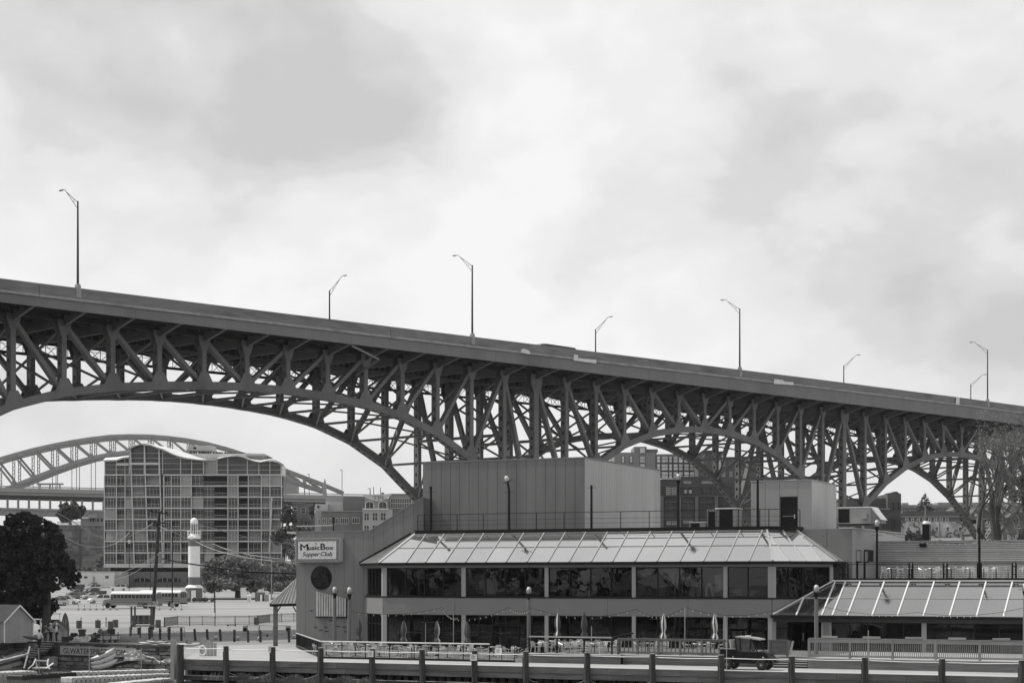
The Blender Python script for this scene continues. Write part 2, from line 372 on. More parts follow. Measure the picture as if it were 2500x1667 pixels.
# fascia plates, ledge and parapet (the edge grows deeper towards the right)
def dz(l): return max(-.1, min(.95, l*.0063))
def loft2(sec, la, lb, rise=None):
    mb = MB(); n_ = len(sec); rise = rise or (1,)*n_
    mb.add([G(la, q, z + dz(la)*r_) for (q, z), r_ in zip(sec, rise)] + [G(lb, q, z + dz(lb)*r_) for (q, z), r_ in zip(sec, rise)], [tuple(reversed(range(n_))), tuple(range(n_, 2*n_))] + [(i, (i+1) % n_, n_+(i+1) % n_, n_+i) for i in range(n_)]); return mb
for i in range(-10, 42):
    a, b = i * PL_ + .008, (i + 1) * PL_ - .008
    a += .09 * PL_ * 0; 
    loft2([(0, 32.3), (.12, 32.3), (.12, 33.24), (0, 33.24)], a, b, (0, 0, 1, 1)).build('fascia_plate', M_STEELB, bridge)
    MB().box(G, a, b, QE - .12, QE, 32.30, 33.24).build('fascia_plate', M_STEELB, bridge)
JO = [LQ(p_, 0) for p_ in (95, 954, 1587, 1971, 2330)]; STEP = 54.3
ej = [-60, -26] + JO + [JO[-1] + 34, 250]
ej = [-70.0] + [JO[0] - 46] + JO + [240.0]
for a, b in zip(ej[:-1], ej[1:]):
    n_ = max(1, int((b - a) / 24)); 
    for k in range(n_):
        aa = a + (b - a) * k / n_ + (.05 if k == 0 else 0.012); bb = a + (b - a) * (k + 1) / n_ - .01
        loft2([(-.14, 33.25), (.5, 33.25), (.5, 33.5), (-.14, 33.5)], aa, bb).build('ledge', M_LEDGE, bridge)
        loft2([(-.02, 33.51), (.4, 33.51), (.28, 34.60), (.04, 34.60)], aa, bb).build('parapet', M_CONC, bridge)
        mb = MB(); mb.prism([G(aa, QE - .40, 33.25), G(aa, QE + .02, 33.25), G(aa, QE - .04, 34.52), G(aa, QE - .28, 34.52)], BD * (bb - aa)); mb.build('parapet', M_CONC, bridge)
for nm, pts in (('repair_patch', [(1272, 853), (1279, 851), (1293, 857), (1293, 865), (1272, 860)]), ('repair_patch', [(1401, 865), (1411, 867), (1411, 874), (1456, 878), (1455, 887), (1400, 880)]),
                ('repair_patch', [(1890, 925), (1911, 927), (1913, 931), (1937, 933), (1937, 940), (1889, 937)]), ('repair_patch', [(2335, 970), (2343, 971), (2342, 988), (2333, 986)])):
    MB().prism([G(LQ(x, -.15), -.152 + .0, ZQ(x, y, -.15)) for x, y in pts], BN * -0.02).build(nm, M_PATCH, bridge)
# hanging light bracket under the deck near the middle of the big arch
hb = MB(); L0 = LQ(858, 1); hb.beam(G(LQ(858, 0.3), .3, 32.2), G(LQ(922, 0), -0.2, 30.9), .2); hb.beam(G(LQ(922, 0), -0.2, 30.9), G(LQ(870, 5), 5, 29.6), .2)
hb.build('hanging_bracket', M_STEELB, bridge)
# catwalk lattice along the far side
ZC0, ZC1 = 31.0, 32.25
for i in range(-10, 42):
    cm = MB(); a = i * PL_
    cm.beam(G(a, QE - .4, ZC0), G(a + PL_ - .01, QE - .4, ZC0), .16, .32); cm.beam(G(a, QE - .4, ZC1), G(a + PL_ - .01, QE - .4, ZC1), .08)
    cm.beam(G(a, QE - .4, ZC1 - .3), G(a + PL_ - .01, QE - .4, ZC1 - .3), .05)
    for k in range(4):
        x0 = a + k * PL_ / 4; cm.beam(G(x0, QE - .4, ZC0), G(x0, QE - .4, ZC1 + .1), .07)
        cm.beam(G(x0, QE - .4, ZC0), G(x0 + PL_/4, QE - .4, ZC1), .06)
        if k % 2: cm.beam(G(x0, QE - .4, ZC1), G(x0 + PL_/4, QE - .4, ZC0), .05)
    cm.build('catwalk_lattice', M_BLACK, bridge)
# concrete pier footings
for i in PIERS:
    for q in (QN, QF):
        l = i * PL_
        mb = MB(); mb.prism([G(l - 2.0, q - 1.4, -1), G(l + 2.0, q - 1.4, -1), G(l + 2.0, q + 1.4, -1), G(l - 2.0, q + 1.4, -1)], (0, 0, CH[i] + .6))
        mb.build('pier', M_LEDGE, bridge)
# street lamps on the bridge
def bridge_lamp(px, q, toward, label, htop):
    l = LQ(px, q); b = G(l, q, 34.55 + (dz(l) if q < 5 else .3))
    t = thing('bridge_street_lamp', label, 'street lamp', b, 'street lamps standing on the bridge parapets')
    MB().lathe(b, [(.34, -.95), (.34, .0), (.30, .30), (.24, .45)], 8).build('pedestal', M_LEDGE, t)
    MB().tube([b + Z*.4, b + Z*htop], [.13, .085], 8).build('pole', M_POLE, t)
    d_ = BN * toward
    e0 = b + Z*(htop - .12); e1 = b + d_*2.15 + Z*(htop + 1.25); e2 = b + d_*2.45 + Z*(htop + 1.52); e3 = b + d_*2.8 + Z*(htop + 1.55)
    am = MB().tube([e0, e1, e2, e3], .035, 5); am.tube([b + Z*(htop - .75), e1], .03, 5); am.beam(b + d_*.7 + Z*(htop + .30), b + d_*.7 + Z*(htop - .12), .03)
    am.build('arm', M_POLE, t)
    h_ = MB().lathe((0, 0, 0), [(.02, -.36), (.11, -.3), (.14, 0), (.1, .3), (.02, .36)], 8).build('lamp_head', M_POLE, t)
    h_.data.transform(Matrix.Translation(b)); h_.data.transform(Matrix.Rotation(R(90), 4, 'X')); h_.data.transform(Matrix.Scale(.55, 4, (0, 0, 1)))
    h_.rotation_euler = (0, 0, math.atan2(d_.y, d_.x) - R(90)); h_.location = e3 - b + d_*.3
    return t
for k, (px, lb) in enumerate(((190, 'tallest street lamp on the near bridge parapet, arm bent left'), (1153, 'near parapet street lamp left of the silver roof passing on the bridge'),
                (1806, 'near parapet street lamp above the rooftop penthouse, arm bent left'), (2411, 'near parapet street lamp above the leafless tree'))):
    bridge_lamp(px, 0.15, 1, lb, 8.7)
for k, (px, lb) in enumerate(((804.5, 'far parapet street lamp over the big arch, arm bent right'), (1454, 'far parapet street lamp just right of the vehicle roof on the bridge'),
                (2060, 'far parapet street lamp beside a white car roof'), (2370, 'small far parapet street lamp beside the last tall one'))):
    bridge_lamp(px, QE - .15, -1, lb, 8.35)
# vehicles passing on the deck, only their roofs above the parapet
def roofed(px0, px1, q, ztop, name, label, cat, m, wid):
    a, b = LQ(px0, q), LQ(px1, q)
    t = thing(name, label, cat, G((a+b)/2, q, 33.25)); 
    prof = [(0, 33.9), (0, ztop - .45), (.25, ztop - .1), (1.2, ztop), (b - a - .5, ztop - .05), (b - a - .1, ztop - .35), (b - a, 33.9)]
    MB().prism([G(a + x, q, z) for x, z in prof], BN * wid).build('body', m, t)
    for x in (a + 1.2, b - 1.4):
        for qq in (q + .02, q + wid - .27):
            mb = MB().tube([G(x, qq, 33.7), G(x, qq + .25, 33.7)], .45, 14); mb.build('wheel', M_RUBBER, t)
    MB().prism([G(a + .4, q - .01, ztop - .85), G(b - .6, q - .01, ztop - .85), G(b - .8, q - .01, ztop - .4), G(a + .6, q - .01, ztop - .4)], BN * -.01).build('window', M_GLASSC, t)
    return t
roofed(1318, 1410, 2.3, 35.75, 'passing_truck', 'dark roofed vehicle showing above the bridge parapet', 'truck', M_POLE, 2.2)
roofed(2052, 2092, 6.0, 36.1, 'passing_car', 'white car roof showing over the parapet below a far lamp', 'car', M_WHITE, 1.8)
# ================================================================== GROUND, WATER
def gz(y): return -0.02 if y < 300 else -0.02 + 0.0138 * (y - 300) if y < 620 else -0.02 + 0.0138*320 + (y - 620) * 0.012
SW0, SW1 = GP(-60, 1563), GP(432, 1578)       # the stone sea wall's upper edge
KD = -18.0                                     # front edge of the timber dock
DZ = -0.05                                     # dock surface
c_l = B(S(430, KD), KD, 0)
def land():
    front = [Vector((-420, 178, 0)), Vector((SW0.x, SW0.y, 0)), Vector((SW1.x, SW1.y, 0)), B(S(452, -17), -17, 0), B(S(2900, -17), -17, 0), Vector((420, 60, 0))]
    ys = [205, 255, 300, 345, 400, 470, 560, 620, 800, 1200, 2500, 6000]
    mb = MB(); rows = []
    xs = []
    for i, f in enumerate(front):
        if i: 
            n_ = 3; prevf = front[i-1]
            for k in range(1, n_ + 1): xs.append(prevf.lerp(f, k / n_))
        else: xs.append(f)
    vs = []
    for p in xs: vs.append((p.x, p.y, -0.3 if False else -0.02))
    nC = len(xs)
    for y in ys:
        for j, p in enumerate(xs):
            t = j / (nC - 1); spread = 1 + (y - 205) / 600
            vs.append(((p.x * (1 if y > 300 else 1)) * spread, y, gz(y)))
    fs = [(r*nC + j, r*nC + j + 1, (r+1)*nC + j + 1, (r+1)*nC + j) for r in range(len(ys)) for j in range(nC - 1)]
    o0 = len(vs)
    for p in xs: vs.append((p.x, p.y, -4.0))
    fs += [(o0 + j, o0 + j + 1, j + 1, j) for j in range(nC - 1)]
    mb.add(vs, fs); return mb
g_ = land().build('ground', M_LOT); tag(g_, 'pale paved ground and parking lot', kind='structure')
mw = mat('river_water', 0.035, 0.10, 0.3, 0.6, spec=0.5, bump=0.9, bscale=3.2, stretch=(1, 1.6, 1))
wa = MB().quad((-3000, -400, -2.0), (3000, -400, -2.0), (3000, 320, -2.0), (-3000, 320, -2.0)).build('river', mw); tag(wa, 'rippled grey river water', kind='structure')
# paving sheets
mb = MB(); mb.add([B(S(449, -17.9), -17.9, -.014), B(S(2900, -17.9), -17.9, -.014), B(S(2900, 0), 30, -.014), GP(725, 1572, -.014), GP(640, 1572, -.014), GP(512, 1576, -.014)], [(0, 1, 2, 3, 4, 5)])
tag(mb.build('plaza', M_PAVE), 'pale concrete quay apron', kind='structure')
mb = MB(); pts = [GP(-80, 1558, -.013), GP(250, 1562, -.013), GP(480, 1568, -.013), GP(560, 1573, -.013), GP(640, 1571, -.013), GP(735, 1569, -.013), GP(760, 1551, -.013), GP(620, 1546, -.013), GP(440, 1546, -.013), GP(200, 1548, -.013), GP(-80, 1545, -.013)]
mb.add(pts, [tuple(range(len(pts)))]); tag(mb.build('road', M_ROAD), 'darker asphalt lane along the quay', kind='structure')
mb = MB(); pts = [GP(150, 1543, -.012), GP(340, 1543, -.012), GP(345, 1531, -.012), GP(150, 1533, -.012)]
mb.add(pts, [(0, 1, 2, 3)]); tag(mb.build('asphalt_patch', M_ROAD), 'darker asphalt patch by the drums', kind='structure')
# ================================================================== RESTAURANT BUILDING
def PX(s_, k):
    p = B(s_, k, 0); return CX + F * p.x / p.y
def FR(p, q):
    dx, dy = q[0]-p[0], q[1]-p[1]; L = math.hypot(dx, dy); dx /= L; dy /= L
    return (lambda a, b, z: B(p[0] + dx*a - dy*b, p[1] + dy*a + dx*b, z)), L
LC = 3.54
BB = lambda s_, k, z: B(s_, k, z)
sA, sB = S(935), S(1885)
PA0, PA, PB, PB1, PB2 = (sA - LC, LC), (sA, 0), (sB, 0), (sB + LC, LC), (sB + LC, LC + 3.2)
rest = thing('restaurant_building', 'two storey grey clad waterfront restaurant with sloping glass roof', 'building', B(S(1400), 3, 0))
Z_E, Z_WT, Z_WB, Z_LT = 6.95, 6.55, 4.22, 2.91
# solid dark core behind the glass
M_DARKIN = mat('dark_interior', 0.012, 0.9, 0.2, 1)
def panes(fr, L, xs, z0, z1, rows=(1.0,), gm=M_CLEAR, fm=M_BLACK, parent=rest, b=0.14, nm='window_pane'):
    """window strip: xs are the mullion positions along the face; each pane a part, frame bars in one part"""
    fb = MB(); zs = [z0]
    for r_ in rows: zs.append(z0 + (z1 - z0) * r_)
    for x0, x1 in zip(xs[:-1], xs[1:]):
        for za, zb in zip(zs[:-1], zs[1:]):
            m_ = MB().box(fr, x0 + .02, x1 - .02, b, b + .03, za + .02, zb - .02)
            o = m_.build(nm, gm, parent)
    for x in xs: fb.box(fr, x - .035, x + .035, b - .07, b - .002, z0, z1)
    for z in zs[1:-1]: fb.box(fr, xs[0], xs[-1], b - .055, b - .003, z - .03, z + .03)
    fb.box(fr, xs[0], xs[-1], b - .06, b - .004, z0, z0 + .07); fb.box(fr, xs[0], xs[-1], b - .06, b - .004, z1 - .07, z1)
    fb.build('window_frame', fm, parent)
def slabs(fr, a0, a1, b0, b1, z0, z1, m, step, name='wall_panel', gap=.012):
    n_ = max(1, int(round((a1 - a0) / step)))
    for k in range(n_):
        MB().box(fr, a0 + (a1-a0)*k/n_ + gap, a0 + (a1-a0)*(k+1)/n_ - gap, b0, b1, z0, z1).build(name, m, rest)
fF, LF = FR(PA, PB)
cols = [(1127, 1137), (1330, 1339), (1543, 1552), (1766, 1776)]
def sx(px): return S(px) - sA
colsF = [(-0.02, .34)] + [(sx(a), sx(b)) for a, b in cols] + [(LF - .30, LF + .02)]
for (fr, L, cl, npan) in ((fF, LF, colsF, 4), (*FR(PA0, PA), [(4.72, 5.02)], 5), (*FR(PB, PB1), [(0, .3), (4.72, 5.0)], 4)):
    Lx = L
    slabs(fr, 0.01, Lx - .01, -.02, .35, Z_WT, Z_E - .12, M_BAND, 6.3, 'frieze_panel')
    slabs(fr, 0.01, Lx - .01, -.02, .35, Z_LT, Z_WB, M_BAND, 6.3, 'band_panel')
    bd = MB().box(fr, 0, Lx, -.06, .1, Z_WB - .0, Z_WB + .1); bd.build('sill', M_BLACK, rest)
    edges = [0.0] + [v for c in cl for v in c] + [Lx]
    if cl[0][0] <= 0.01: edges = edges[2:]
    else: edges = edges[0:]
    if cl[-1][1] >= Lx - .05: edges = edges[:-2] if len(edges) % 2 == 0 else edges
    # column pieces
    for a, b in cl:
        for z0, z1 in ((Z_WB + .1, Z_WT), (0, Z_LT)):
            MB().box(fr, a, b, -.04, .3, z0, z1).build('column', M_COLM, rest)
    bays = []
    cur = 0.0
    for a, b in cl:
        if a - cur > .5: bays.append((cur, a))
        cur = b
    if Lx - cur > .5: bays.append((cur, Lx))
    for (a, b) in bays:
        n_ = npan if fr is not fF else max(2, int(round((b - a) / 1.72)))
        xs = [a + (b - a) * k / n_ for k in range(n_ + 1)]
        panes(fr, Lx, xs, Z_WB + .1, Z_WT)
        if fr is fF and a > sx(1130) and a < sx(1330): panes(fr, Lx, [a + (b-a)*k/6 for k in range(7)], 0.15, Z_LT, rows=(.42, .72, 1))
        else: panes(fr, Lx, xs, 0.1, Z_LT, rows=((.72, 1) if fr is not fF else (1,)))
# gutter round the eaves
EO = -0.38
def inset(pl, d, closed=False):
    """offset the open plan polyline inwards (d > 0)"""
    res = []
    for i, p in enumerate(pl):
        ns = []
        for a, b in ((i-1, i), (i, i+1)):
            if a < 0 or b >= len(pl): continue
            dx, dy = pl[b][0]-pl[a][0], pl[b][1]-pl[a][1]; L = math.hypot(dx, dy); ns.append((-dy/L, dx/L))
        if len(ns) == 1: n_ = ns[0]; res.append((p[0] + n_[0]*d, p[1] + n_[1]*d))
        else:
            bx, by = ns[0][0]+ns[1][0], ns[0][1]+ns[1][1]; c = (bx*ns[0][0] + by*ns[0][1]); res.append((p[0] + bx/c*d, p[1] + by/c*d))
    return res
PLN = [PA0, PA, PB, PB1, PB2]
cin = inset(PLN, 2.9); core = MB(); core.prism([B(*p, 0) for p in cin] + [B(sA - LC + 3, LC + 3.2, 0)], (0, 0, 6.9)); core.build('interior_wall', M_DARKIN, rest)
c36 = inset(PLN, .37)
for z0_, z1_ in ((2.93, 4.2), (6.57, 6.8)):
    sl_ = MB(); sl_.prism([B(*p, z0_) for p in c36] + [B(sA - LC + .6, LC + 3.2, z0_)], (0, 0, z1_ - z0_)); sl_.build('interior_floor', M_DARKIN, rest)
# things inside the tinted glass; draped pale shapes are bright reflections modelled as solids
def inside(nm, mb, m): return mb.build(nm, m, rest)
M_REFIN = mat('reflection_and_interior', .75, .8, .25, .9); M_INW = mat('interior_mid', .22, .8, .3, 1)
def sheet(pts, k): 
    mb = MB(); mb.prism([B(S(px, k), k, ZK(px, py, k)) for px, py in pts], V*.05); return mb
inside('draped_reflection', sheet([(1603, 1387), (1656, 1387), (1656, 1440), (1648, 1430), (1632, 1412), (1612, 1400)], .8), M_REFIN)
inside('draped_reflection', sheet([(1660, 1389), (1690, 1402), (1700, 1415), (1705, 1431), (1675, 1431), (1668, 1412), (1660, 1400)], .9), M_REFIN)
inside('draped_reflection', sheet([(1556, 1392), (1575, 1388), (1600, 1390), (1594, 1402), (1572, 1406), (1560, 1398)], .7), M_REFIN)
inside('white_column', sheet([(1744, 1402), (1762, 1400), (1764, 1440), (1750, 1446), (1745, 1425)], 1.0), M_REFIN)
inside('white_arch', sheet([(1722, 1458), (1721, 1430), (1728, 1422), (1736, 1424), (1743, 1458), (1738, 1458), (1734, 1432), (1728, 1430), (1726, 1458)], .6), M_REFIN)
inside('round_drum', sheet([(1184 + 22*math.cos(t*.45), 1438 - 26*math.sin(t*.45)) for t in range(8)], .8), M_INW)
inside('light_panel', sheet([(1250, 1410), (1262, 1410), (1260, 1416), (1249, 1416)], .8), M_REFIN)
ri = random.Random(19)
for i in range(26):
    px = ri.uniform(955, 1860); k = ri.uniform(.5, 1.8); up = ri.random() < .45; zf = 4.2 if up else .1; s_ = S(px, k)
    if ri.random() < .5: mb = MB().box(BB, s_ - ri.uniform(.2, .5), s_ + ri.uniform(.2, .6), k, k + .4, zf, zf + ri.uniform(.7, 1.1)); inside('cabinet', mb, ri.choice((M_INW, M_DARKIN, M_BAND)))
    else: mb = MB().box(BB, s_ - ri.uniform(.04, .1), s_ + ri.uniform(.02, .1), k, k + .08, zf, zf + ri.uniform(1.4, 2.3)); inside('partition', mb, M_INW)
for i in range(34):
    px = ri.uniform(955, 2480); k = ri.uniform(.4, .9); s_ = S(px, k); L_ = ri.uniform(.5, 1.8); z_ = ri.uniform(1.1, 2.7); 
    if px < 1870: inside('shelf', MB().box(BB, s_ - L_/2, s_ + L_/2, k, k + .12, z_, z_ + .04), M_BAND if ri.random() < .6 else M_REFIN)
EV = inset(PLN, EO); TP = inset(PLN, 3.05)
EV[0] = (EV[1][0] - (LC - EO + .0) , LC - .01); 
gm_ = MB()
for a, b in zip(EV[:-1], EV[1:]):
    fr, L = FR(a, b); gm_ = MB().box(fr, 0, L, 0.01, .36, Z_E - .20, Z_E - .01); gm_.build('gutter', M_BLACK, rest)
ZT = 9.25
# roof slopes: eave polyline EV at Z_E, top polyline TP at ZT
def slope_pt(e0, e1, t0, t1, u_, v_):
    a = Vector((e0[0], e0[1], 0)).lerp(Vector((e1[0], e1[1], 0)), u_); b = Vector((t0[0], t0[1], 0)).lerp(Vector((t1[0], t1[1], 0)), u_)
    p = a.lerp(b, v_); return p
def glass_slope(eL, eR, tL, tR, zE, zT, cuts, rows, gm, rm, parent, along, rw=.07, kmax=None, skip=None):
    """panes between rafters that run square to the eave; eave from eL to eR, top from tL to tR (plan s,k); cuts = distances along the eave"""
    dx, dy = eR[0]-eL[0], eR[1]-eL[1]; L = math.hypot(dx, dy); dx /= L; dy /= L
    nx, ny = -dy, dx; run = (tL[0]-eL[0])*nx + (tL[1]-eL[1])*ny
    aL = (tL[0]-eL[0])*dx + (tL[1]-eL[1])*dy; aR = (tR[0]-eL[0])*dx + (tR[1]-eL[1])*dy      # along-eave position of the top corners
    def pt(a, v): return B(eL[0] + dx*a + nx*run*v, eL[1] + dy*a + ny*run*v, zE + (zT - zE)*v)
    nrm = (pt(1, 0) - pt(0, 0)).cross(pt(0, 1) - pt(0, 0)).normalized()
    if nrm.z < 0: nrm = -nrm
    vs = [0] + list(rows)
    def lim(v): return aL*v, L + (aR - L)*v
    cs = [-50] + list(cuts) + [L + 50]
    for c0, c1 in zip(cs[:-1], cs[1:]):
        for v0, v1 in zip(vs[:-1], vs[1:]):
            sub = 4; lo = []; hi = []
            for q in range(sub + 1):
                v = v0 + (v1 - v0) * q / sub; l_, r_ = lim(v); a = max(c0, l_); b = min(c1, r_)
                if b > a + 0.02: lo.append(pt(a, v)); hi.append(pt(b, v))
            if len(lo) < 2: continue
            n = len(lo); mb = MB(); k_ = nrm * .02
            mb.v = lo + hi; mb.f = [(i, i+1, n+i+1, n+i) for i in range(n - 1)]
            # a solid pane a finger thick
            m2 = len(mb.v); mb.v = mb.v + [p - k_ for p in mb.v]; mb.f += [tuple(m2 + i for i in reversed(f)) for f in mb.f]
            mb.build('roof_pane', gm, parent)
    for c in cuts:
        v1 = 1.0
        if c < aL and aL > 0: v1 = min(v1, c / aL)
        if c > aR and aR < L: v1 = min(v1, (L - c) / (L - aR))
        v0 = 0
        if c < 0: v0 = c / aL
        if v1 > .08: MB().beam(pt(c, 0) + nrm*.03, pt(c, v1) + nrm*.03, rw, .07, side=Vector((dx*UX + dy*VX, dx*UY + dy*VY, 0))).build('rafter', rm, parent)
    for v in rows[:-1]:
        l_, r_ = lim(v); MB().beam(pt(l_, v) + nrm*.02, pt(r_, v) + nrm*.02, rw*.6, .045).build('purlin', rm, parent)
    return pt, nrm
# under the glass: a dark backing so that nothing shows through
for i in range(1, 4):
    mb = MB(); off_ = -.10
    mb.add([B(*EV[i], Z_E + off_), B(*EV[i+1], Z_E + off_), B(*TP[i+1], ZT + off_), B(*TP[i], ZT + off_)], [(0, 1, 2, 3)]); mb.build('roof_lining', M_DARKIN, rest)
rafs = [S(px, EO) - EV[1][0] for px in (992, 1038, 1087, 1136, 1185, 1235, 1286, 1338, 1389, 1443, 1495, 1550, 1604, 1660, 1717, 1773, 1829)]
glass_slope(EV[1], EV[2], TP[1], TP[2], Z_E, ZT, rafs, (0.5, 1.0), M_ROOFG, M_RAFT, rest, True)
# left chamfer slope, cut off by the wall plane k = LC
eL, eR = EV[0], EV[1]; Tl = (TP[1][0] - (LC - TP[1][1]) * 1.0, LC - .01)
mb = MB(); mb.add([B(*eL, Z_E), B(*eR, Z_E), B(*TP[1], ZT), B(Tl[0], Tl[1], ZT)], [(0, 1, 2, 3)]); 
M_REFLPAN = mat('painted_reflection', 0.12, 0.5, 0.5, 2.2, stretch=(1, 1, 3), dirt=.3, spec=.5)  # dark streaky colour stands in for reflections in the glass slope
mb.build('chamfer_roof_panel', M_REFLPAN, rest)
for j in range(1, 6):
    u_ = j / 6; a = B(*eL, Z_E).lerp(B(*eR, Z_E), u_); b = B(Tl[0], Tl[1], ZT).lerp(B(*TP[1], ZT), u_)
    MB().beam(a + Z*.03, b + Z*.03, .05, .05).build('rafter', M_RAFT, rest)
MB().beam(B(*eR, Z_E) + Z*.04, B(*TP[1], ZT) + Z*.04, .12, .09).build('hip_cap', M_RAFTW, rest)
rr = 5.31
glass_slope(EV[2], EV[3], TP[2], TP[3], Z_E, ZT, [1.35, 2.7, 4.05], (0.5, 1.0), M_ROOFG, M_RAFT, rest, True)
glass_slope(EV[3], EV[4], TP[3], TP[4], Z_E, ZT, [1.5, 3.0], (0.5, 1.0), M_ROOFG, M_RAFT, rest, True)
for i in (2, 3): MB().beam(B(*EV[i], Z_E) + Z*.04, B(*TP[i], ZT) + Z*.04, .12, .09).build('hip_cap', M_RAFT, rest)
MB().beam(B(*EV[0], Z_E + .03), B(Tl[0] - .1, LC - .06, ZT + .06), .1, .16).build('flashing', M_BLACK, rest)
MB().beam(B(*EV[4], Z_E + .1), B(*TP[4], ZT + .15), .2, .25).build('flashing', M_BLACK, rest)
# flat roof edge and deck of the roof terrace
RT = MB(); RT.prism([B(TP[1][0] - .3, TP[1][1] + .05, ZT - .25), B(*TP[2], ZT - .25), B(*TP[3], ZT - .25), B(*TP[4], ZT - .25), B(TP[4][0], 16, ZT - .25), B(TP[1][0] - .3, 16, ZT - .25)], (0, 0, .2)); RT.build('flat_roof', M_DECKUN, rest)
for a, b in zip(TP[1:4], TP[2:5]):
    fr, L = FR(a, b); MB().box(fr, 0, L, -.06, .2, ZT + .02, ZT + .30).build('roof_edge', M_BLACK, rest)
MB().beam(B(TP[1][0], TP[1][1], ZT + .04), B(TP[2][0], TP[2][1], ZT + .04), .1, .1).build('ridge_trim', M_RAFTW, rest)
# roof railing
def rail_run(points, zb, zt, name, label, cat, m, r=.03, group=None, mids=(), top_m=None, topw=None, post_s=None):
    t = thing(name, label, cat, points[0], group)
    for p in points: 
        MB().beam(Vector(p) + Z*zb, Vector(p) + Z*zt, 2*r).build('post', m, t)
    for a, b in zip(points[:-1], points[1:]):
        a = Vector(a); b = Vector(b)
        MB().beam(a + Z*(zt + (topw or r)), b + Z*(zt + (topw or r)), (topw or r)*2.2, (topw or r)*1.6).build('top_rail', top_m or m, t)
        for mz in mids: MB().beam(a + Z*mz, b + Z*mz, r*.7).build('mid_rail', m, t)
    return t
rp = [B(S(px, 3.2), 3.2, ZT + .3) for px in (1020, 1037, 1116, 1180, 1244, 1310, 1377, 1445, 1515, 1585, 1657, 1730, 1803, 1855)] + [B(TP[2][0] + .1, 3.2, ZT + .3), B(S(1953, 5.2), 5.2, ZT + .3)]
rail_run(rp, -.1, 1.22, 'roof_railing', 'thin black railing along the edge of the flat roof', 'railing', M_BLACK, .028, mids=(.75, .4))
# -------- sign wall at the left (plane k = LC) with its sloping top
zA = ZK(800, 1298, LC); zD0 = (S(903, LC), zA); zD1 = (S(1033, LC), ZK(1033, 1215, LC))
s0 = S(723, LC); s1 = S(1034, LC); n_ = 13
def wtop(s_):
    if s_ <= zD0[0]: return zA
    return zA + (zD1[1] - zA) * (s_ - zD0[0]) / (zD1[0] - zD0[0])
MB().prism([B(s_, LC + .12, 0) for s_ in (s0 + .02,)] + [B(s1, LC + .12, 0), B(s1, LC + .12, wtop(s1) - .03), B(zD0[0], LC + .12, zA - .03), B(s0 + .02, LC + .12, zA - .03)], V * 7.5).build('left_wing', M_WALL, rest)
cuts = [s0 + (s1 - s0) * k / n_ for k in range(n_ + 1)]
for a, b in zip(cuts[:-1], cuts[1:]):
    top = [(b - .008, wtop(b)), (a + .008, wtop(a))]
    if a < zD0[0] < b: top = [(b - .008, wtop(b)), (zD0[0], zA), (a + .008, zA)]
    MB().prism([B(a + .008, LC, 0), B(b - .008, LC, 0)] + [B(s_, LC, z_) for s_, z_ in top], V * .11).build('wall_panel', M_WALL, rest)
cap = MB(); cap.beam(B(s0 - .05, LC + .2, zA + .04), B(zD0[0], LC + .2, zA + .04), .5, .09); cap.build('coping', M_BAND, rest)
cap = MB(); cap.beam(B(zD0[0], LC + .2, zA + .04), B(zD1[0], LC + .2, zD1[1] + .04), .5, .07); cap.build('coping', M_BAND, rest)
# round window
cw = (S(785, LC), ZK(785, 1410, LC)); rw_ = (1439 - 1381) / 2 / F * YK(785, LC)
def disc(c, r_, k, n=40, ex=1.0): return [B(c[0] + math.cos(t*2*math.pi/n)*r_*ex, k, c[1] + math.sin(t*2*math.pi/n)*r_) for t in range(n)]
o = MB().prism(disc(cw, rw_ * .97, LC - .03), V * .02).build('round_window', M_GLASSD, rest)
rim = MB(); d1 = disc(cw, rw_, LC - .07); d2 = disc(cw, rw_ * .93, LC - .07); d3 = disc(cw, rw_, LC - .005); d4 = disc(cw, rw_*.93, LC - .031)
n = 40; rim.v = d1 + d2 + d3 + d4
for i in range(n):
    j = (i+1) % n; rim.f += [(i, j, n+j, n+i), (i, 2*n+i, 2*n+j, j), (n+i, n+j, 3*n+j, 3*n+i)]
rim.build('round_window_rim', M_BLACK, o)
# -------- big hall box behind, front plane k = KB
KB = 5.0
b0, b1 = S(1032, KB), S(1428, KB); zBt = (ZK(1032, 1131, KB) + ZK(1428, 1117, KB)) / 2
def solve_k(s_, px):
    lo, hi = -20.0, 120.0
    for _ in range(60):
        m_ = (lo + hi) / 2
        if PX(s_, m_) < px: lo = m_
        else: hi = m_
    return lo
kB2 = solve_k(b1, 1612)
MB().box(lambda s_, k, z: B(s_, k, z), b0 + .15, b1 - .15, KB + .15, kB2, 0, zBt - .02).build('upper_hall', M_WALL, rest)
nP = 17
for i in range(nP):
    a = b0 + (b1-b0)*i/nP; b = b0 + (b1-b0)*(i+1)/nP
    MB().box(lambda s_, k, z: B(s_, k, z), a + .014, b - .014, KB, KB + .14, ZT - .2, zBt).build('wall_panel', M_WALL, rest)
nS = 30
for i in range(nS):
    a = KB + .01 + (kB2-KB)*i/nS; b = KB + (kB2-KB)*(i+1)/nS - .012
    mb = MB(); mb.box(lambda s_, k, z: B(s_, k, z), b1 - .149, b1, a, b, ZT - .2, zBt); mb.build('ribbed_panel', M_WALL2, rest)
MB().box(lambda s_, k, z: B(s_, k, z), b0 - .05, b1 + .05, KB - .05, KB + .1, zBt + .003, zBt + .1).build('coping', M_BAND, rest)
MB().box(lambda s_, k, z: B(s_, k, z), b1 - .1, b1 + .05, KB + .103, kB2, zBt + .003, zBt + .1).build('coping', M_BAND, rest)
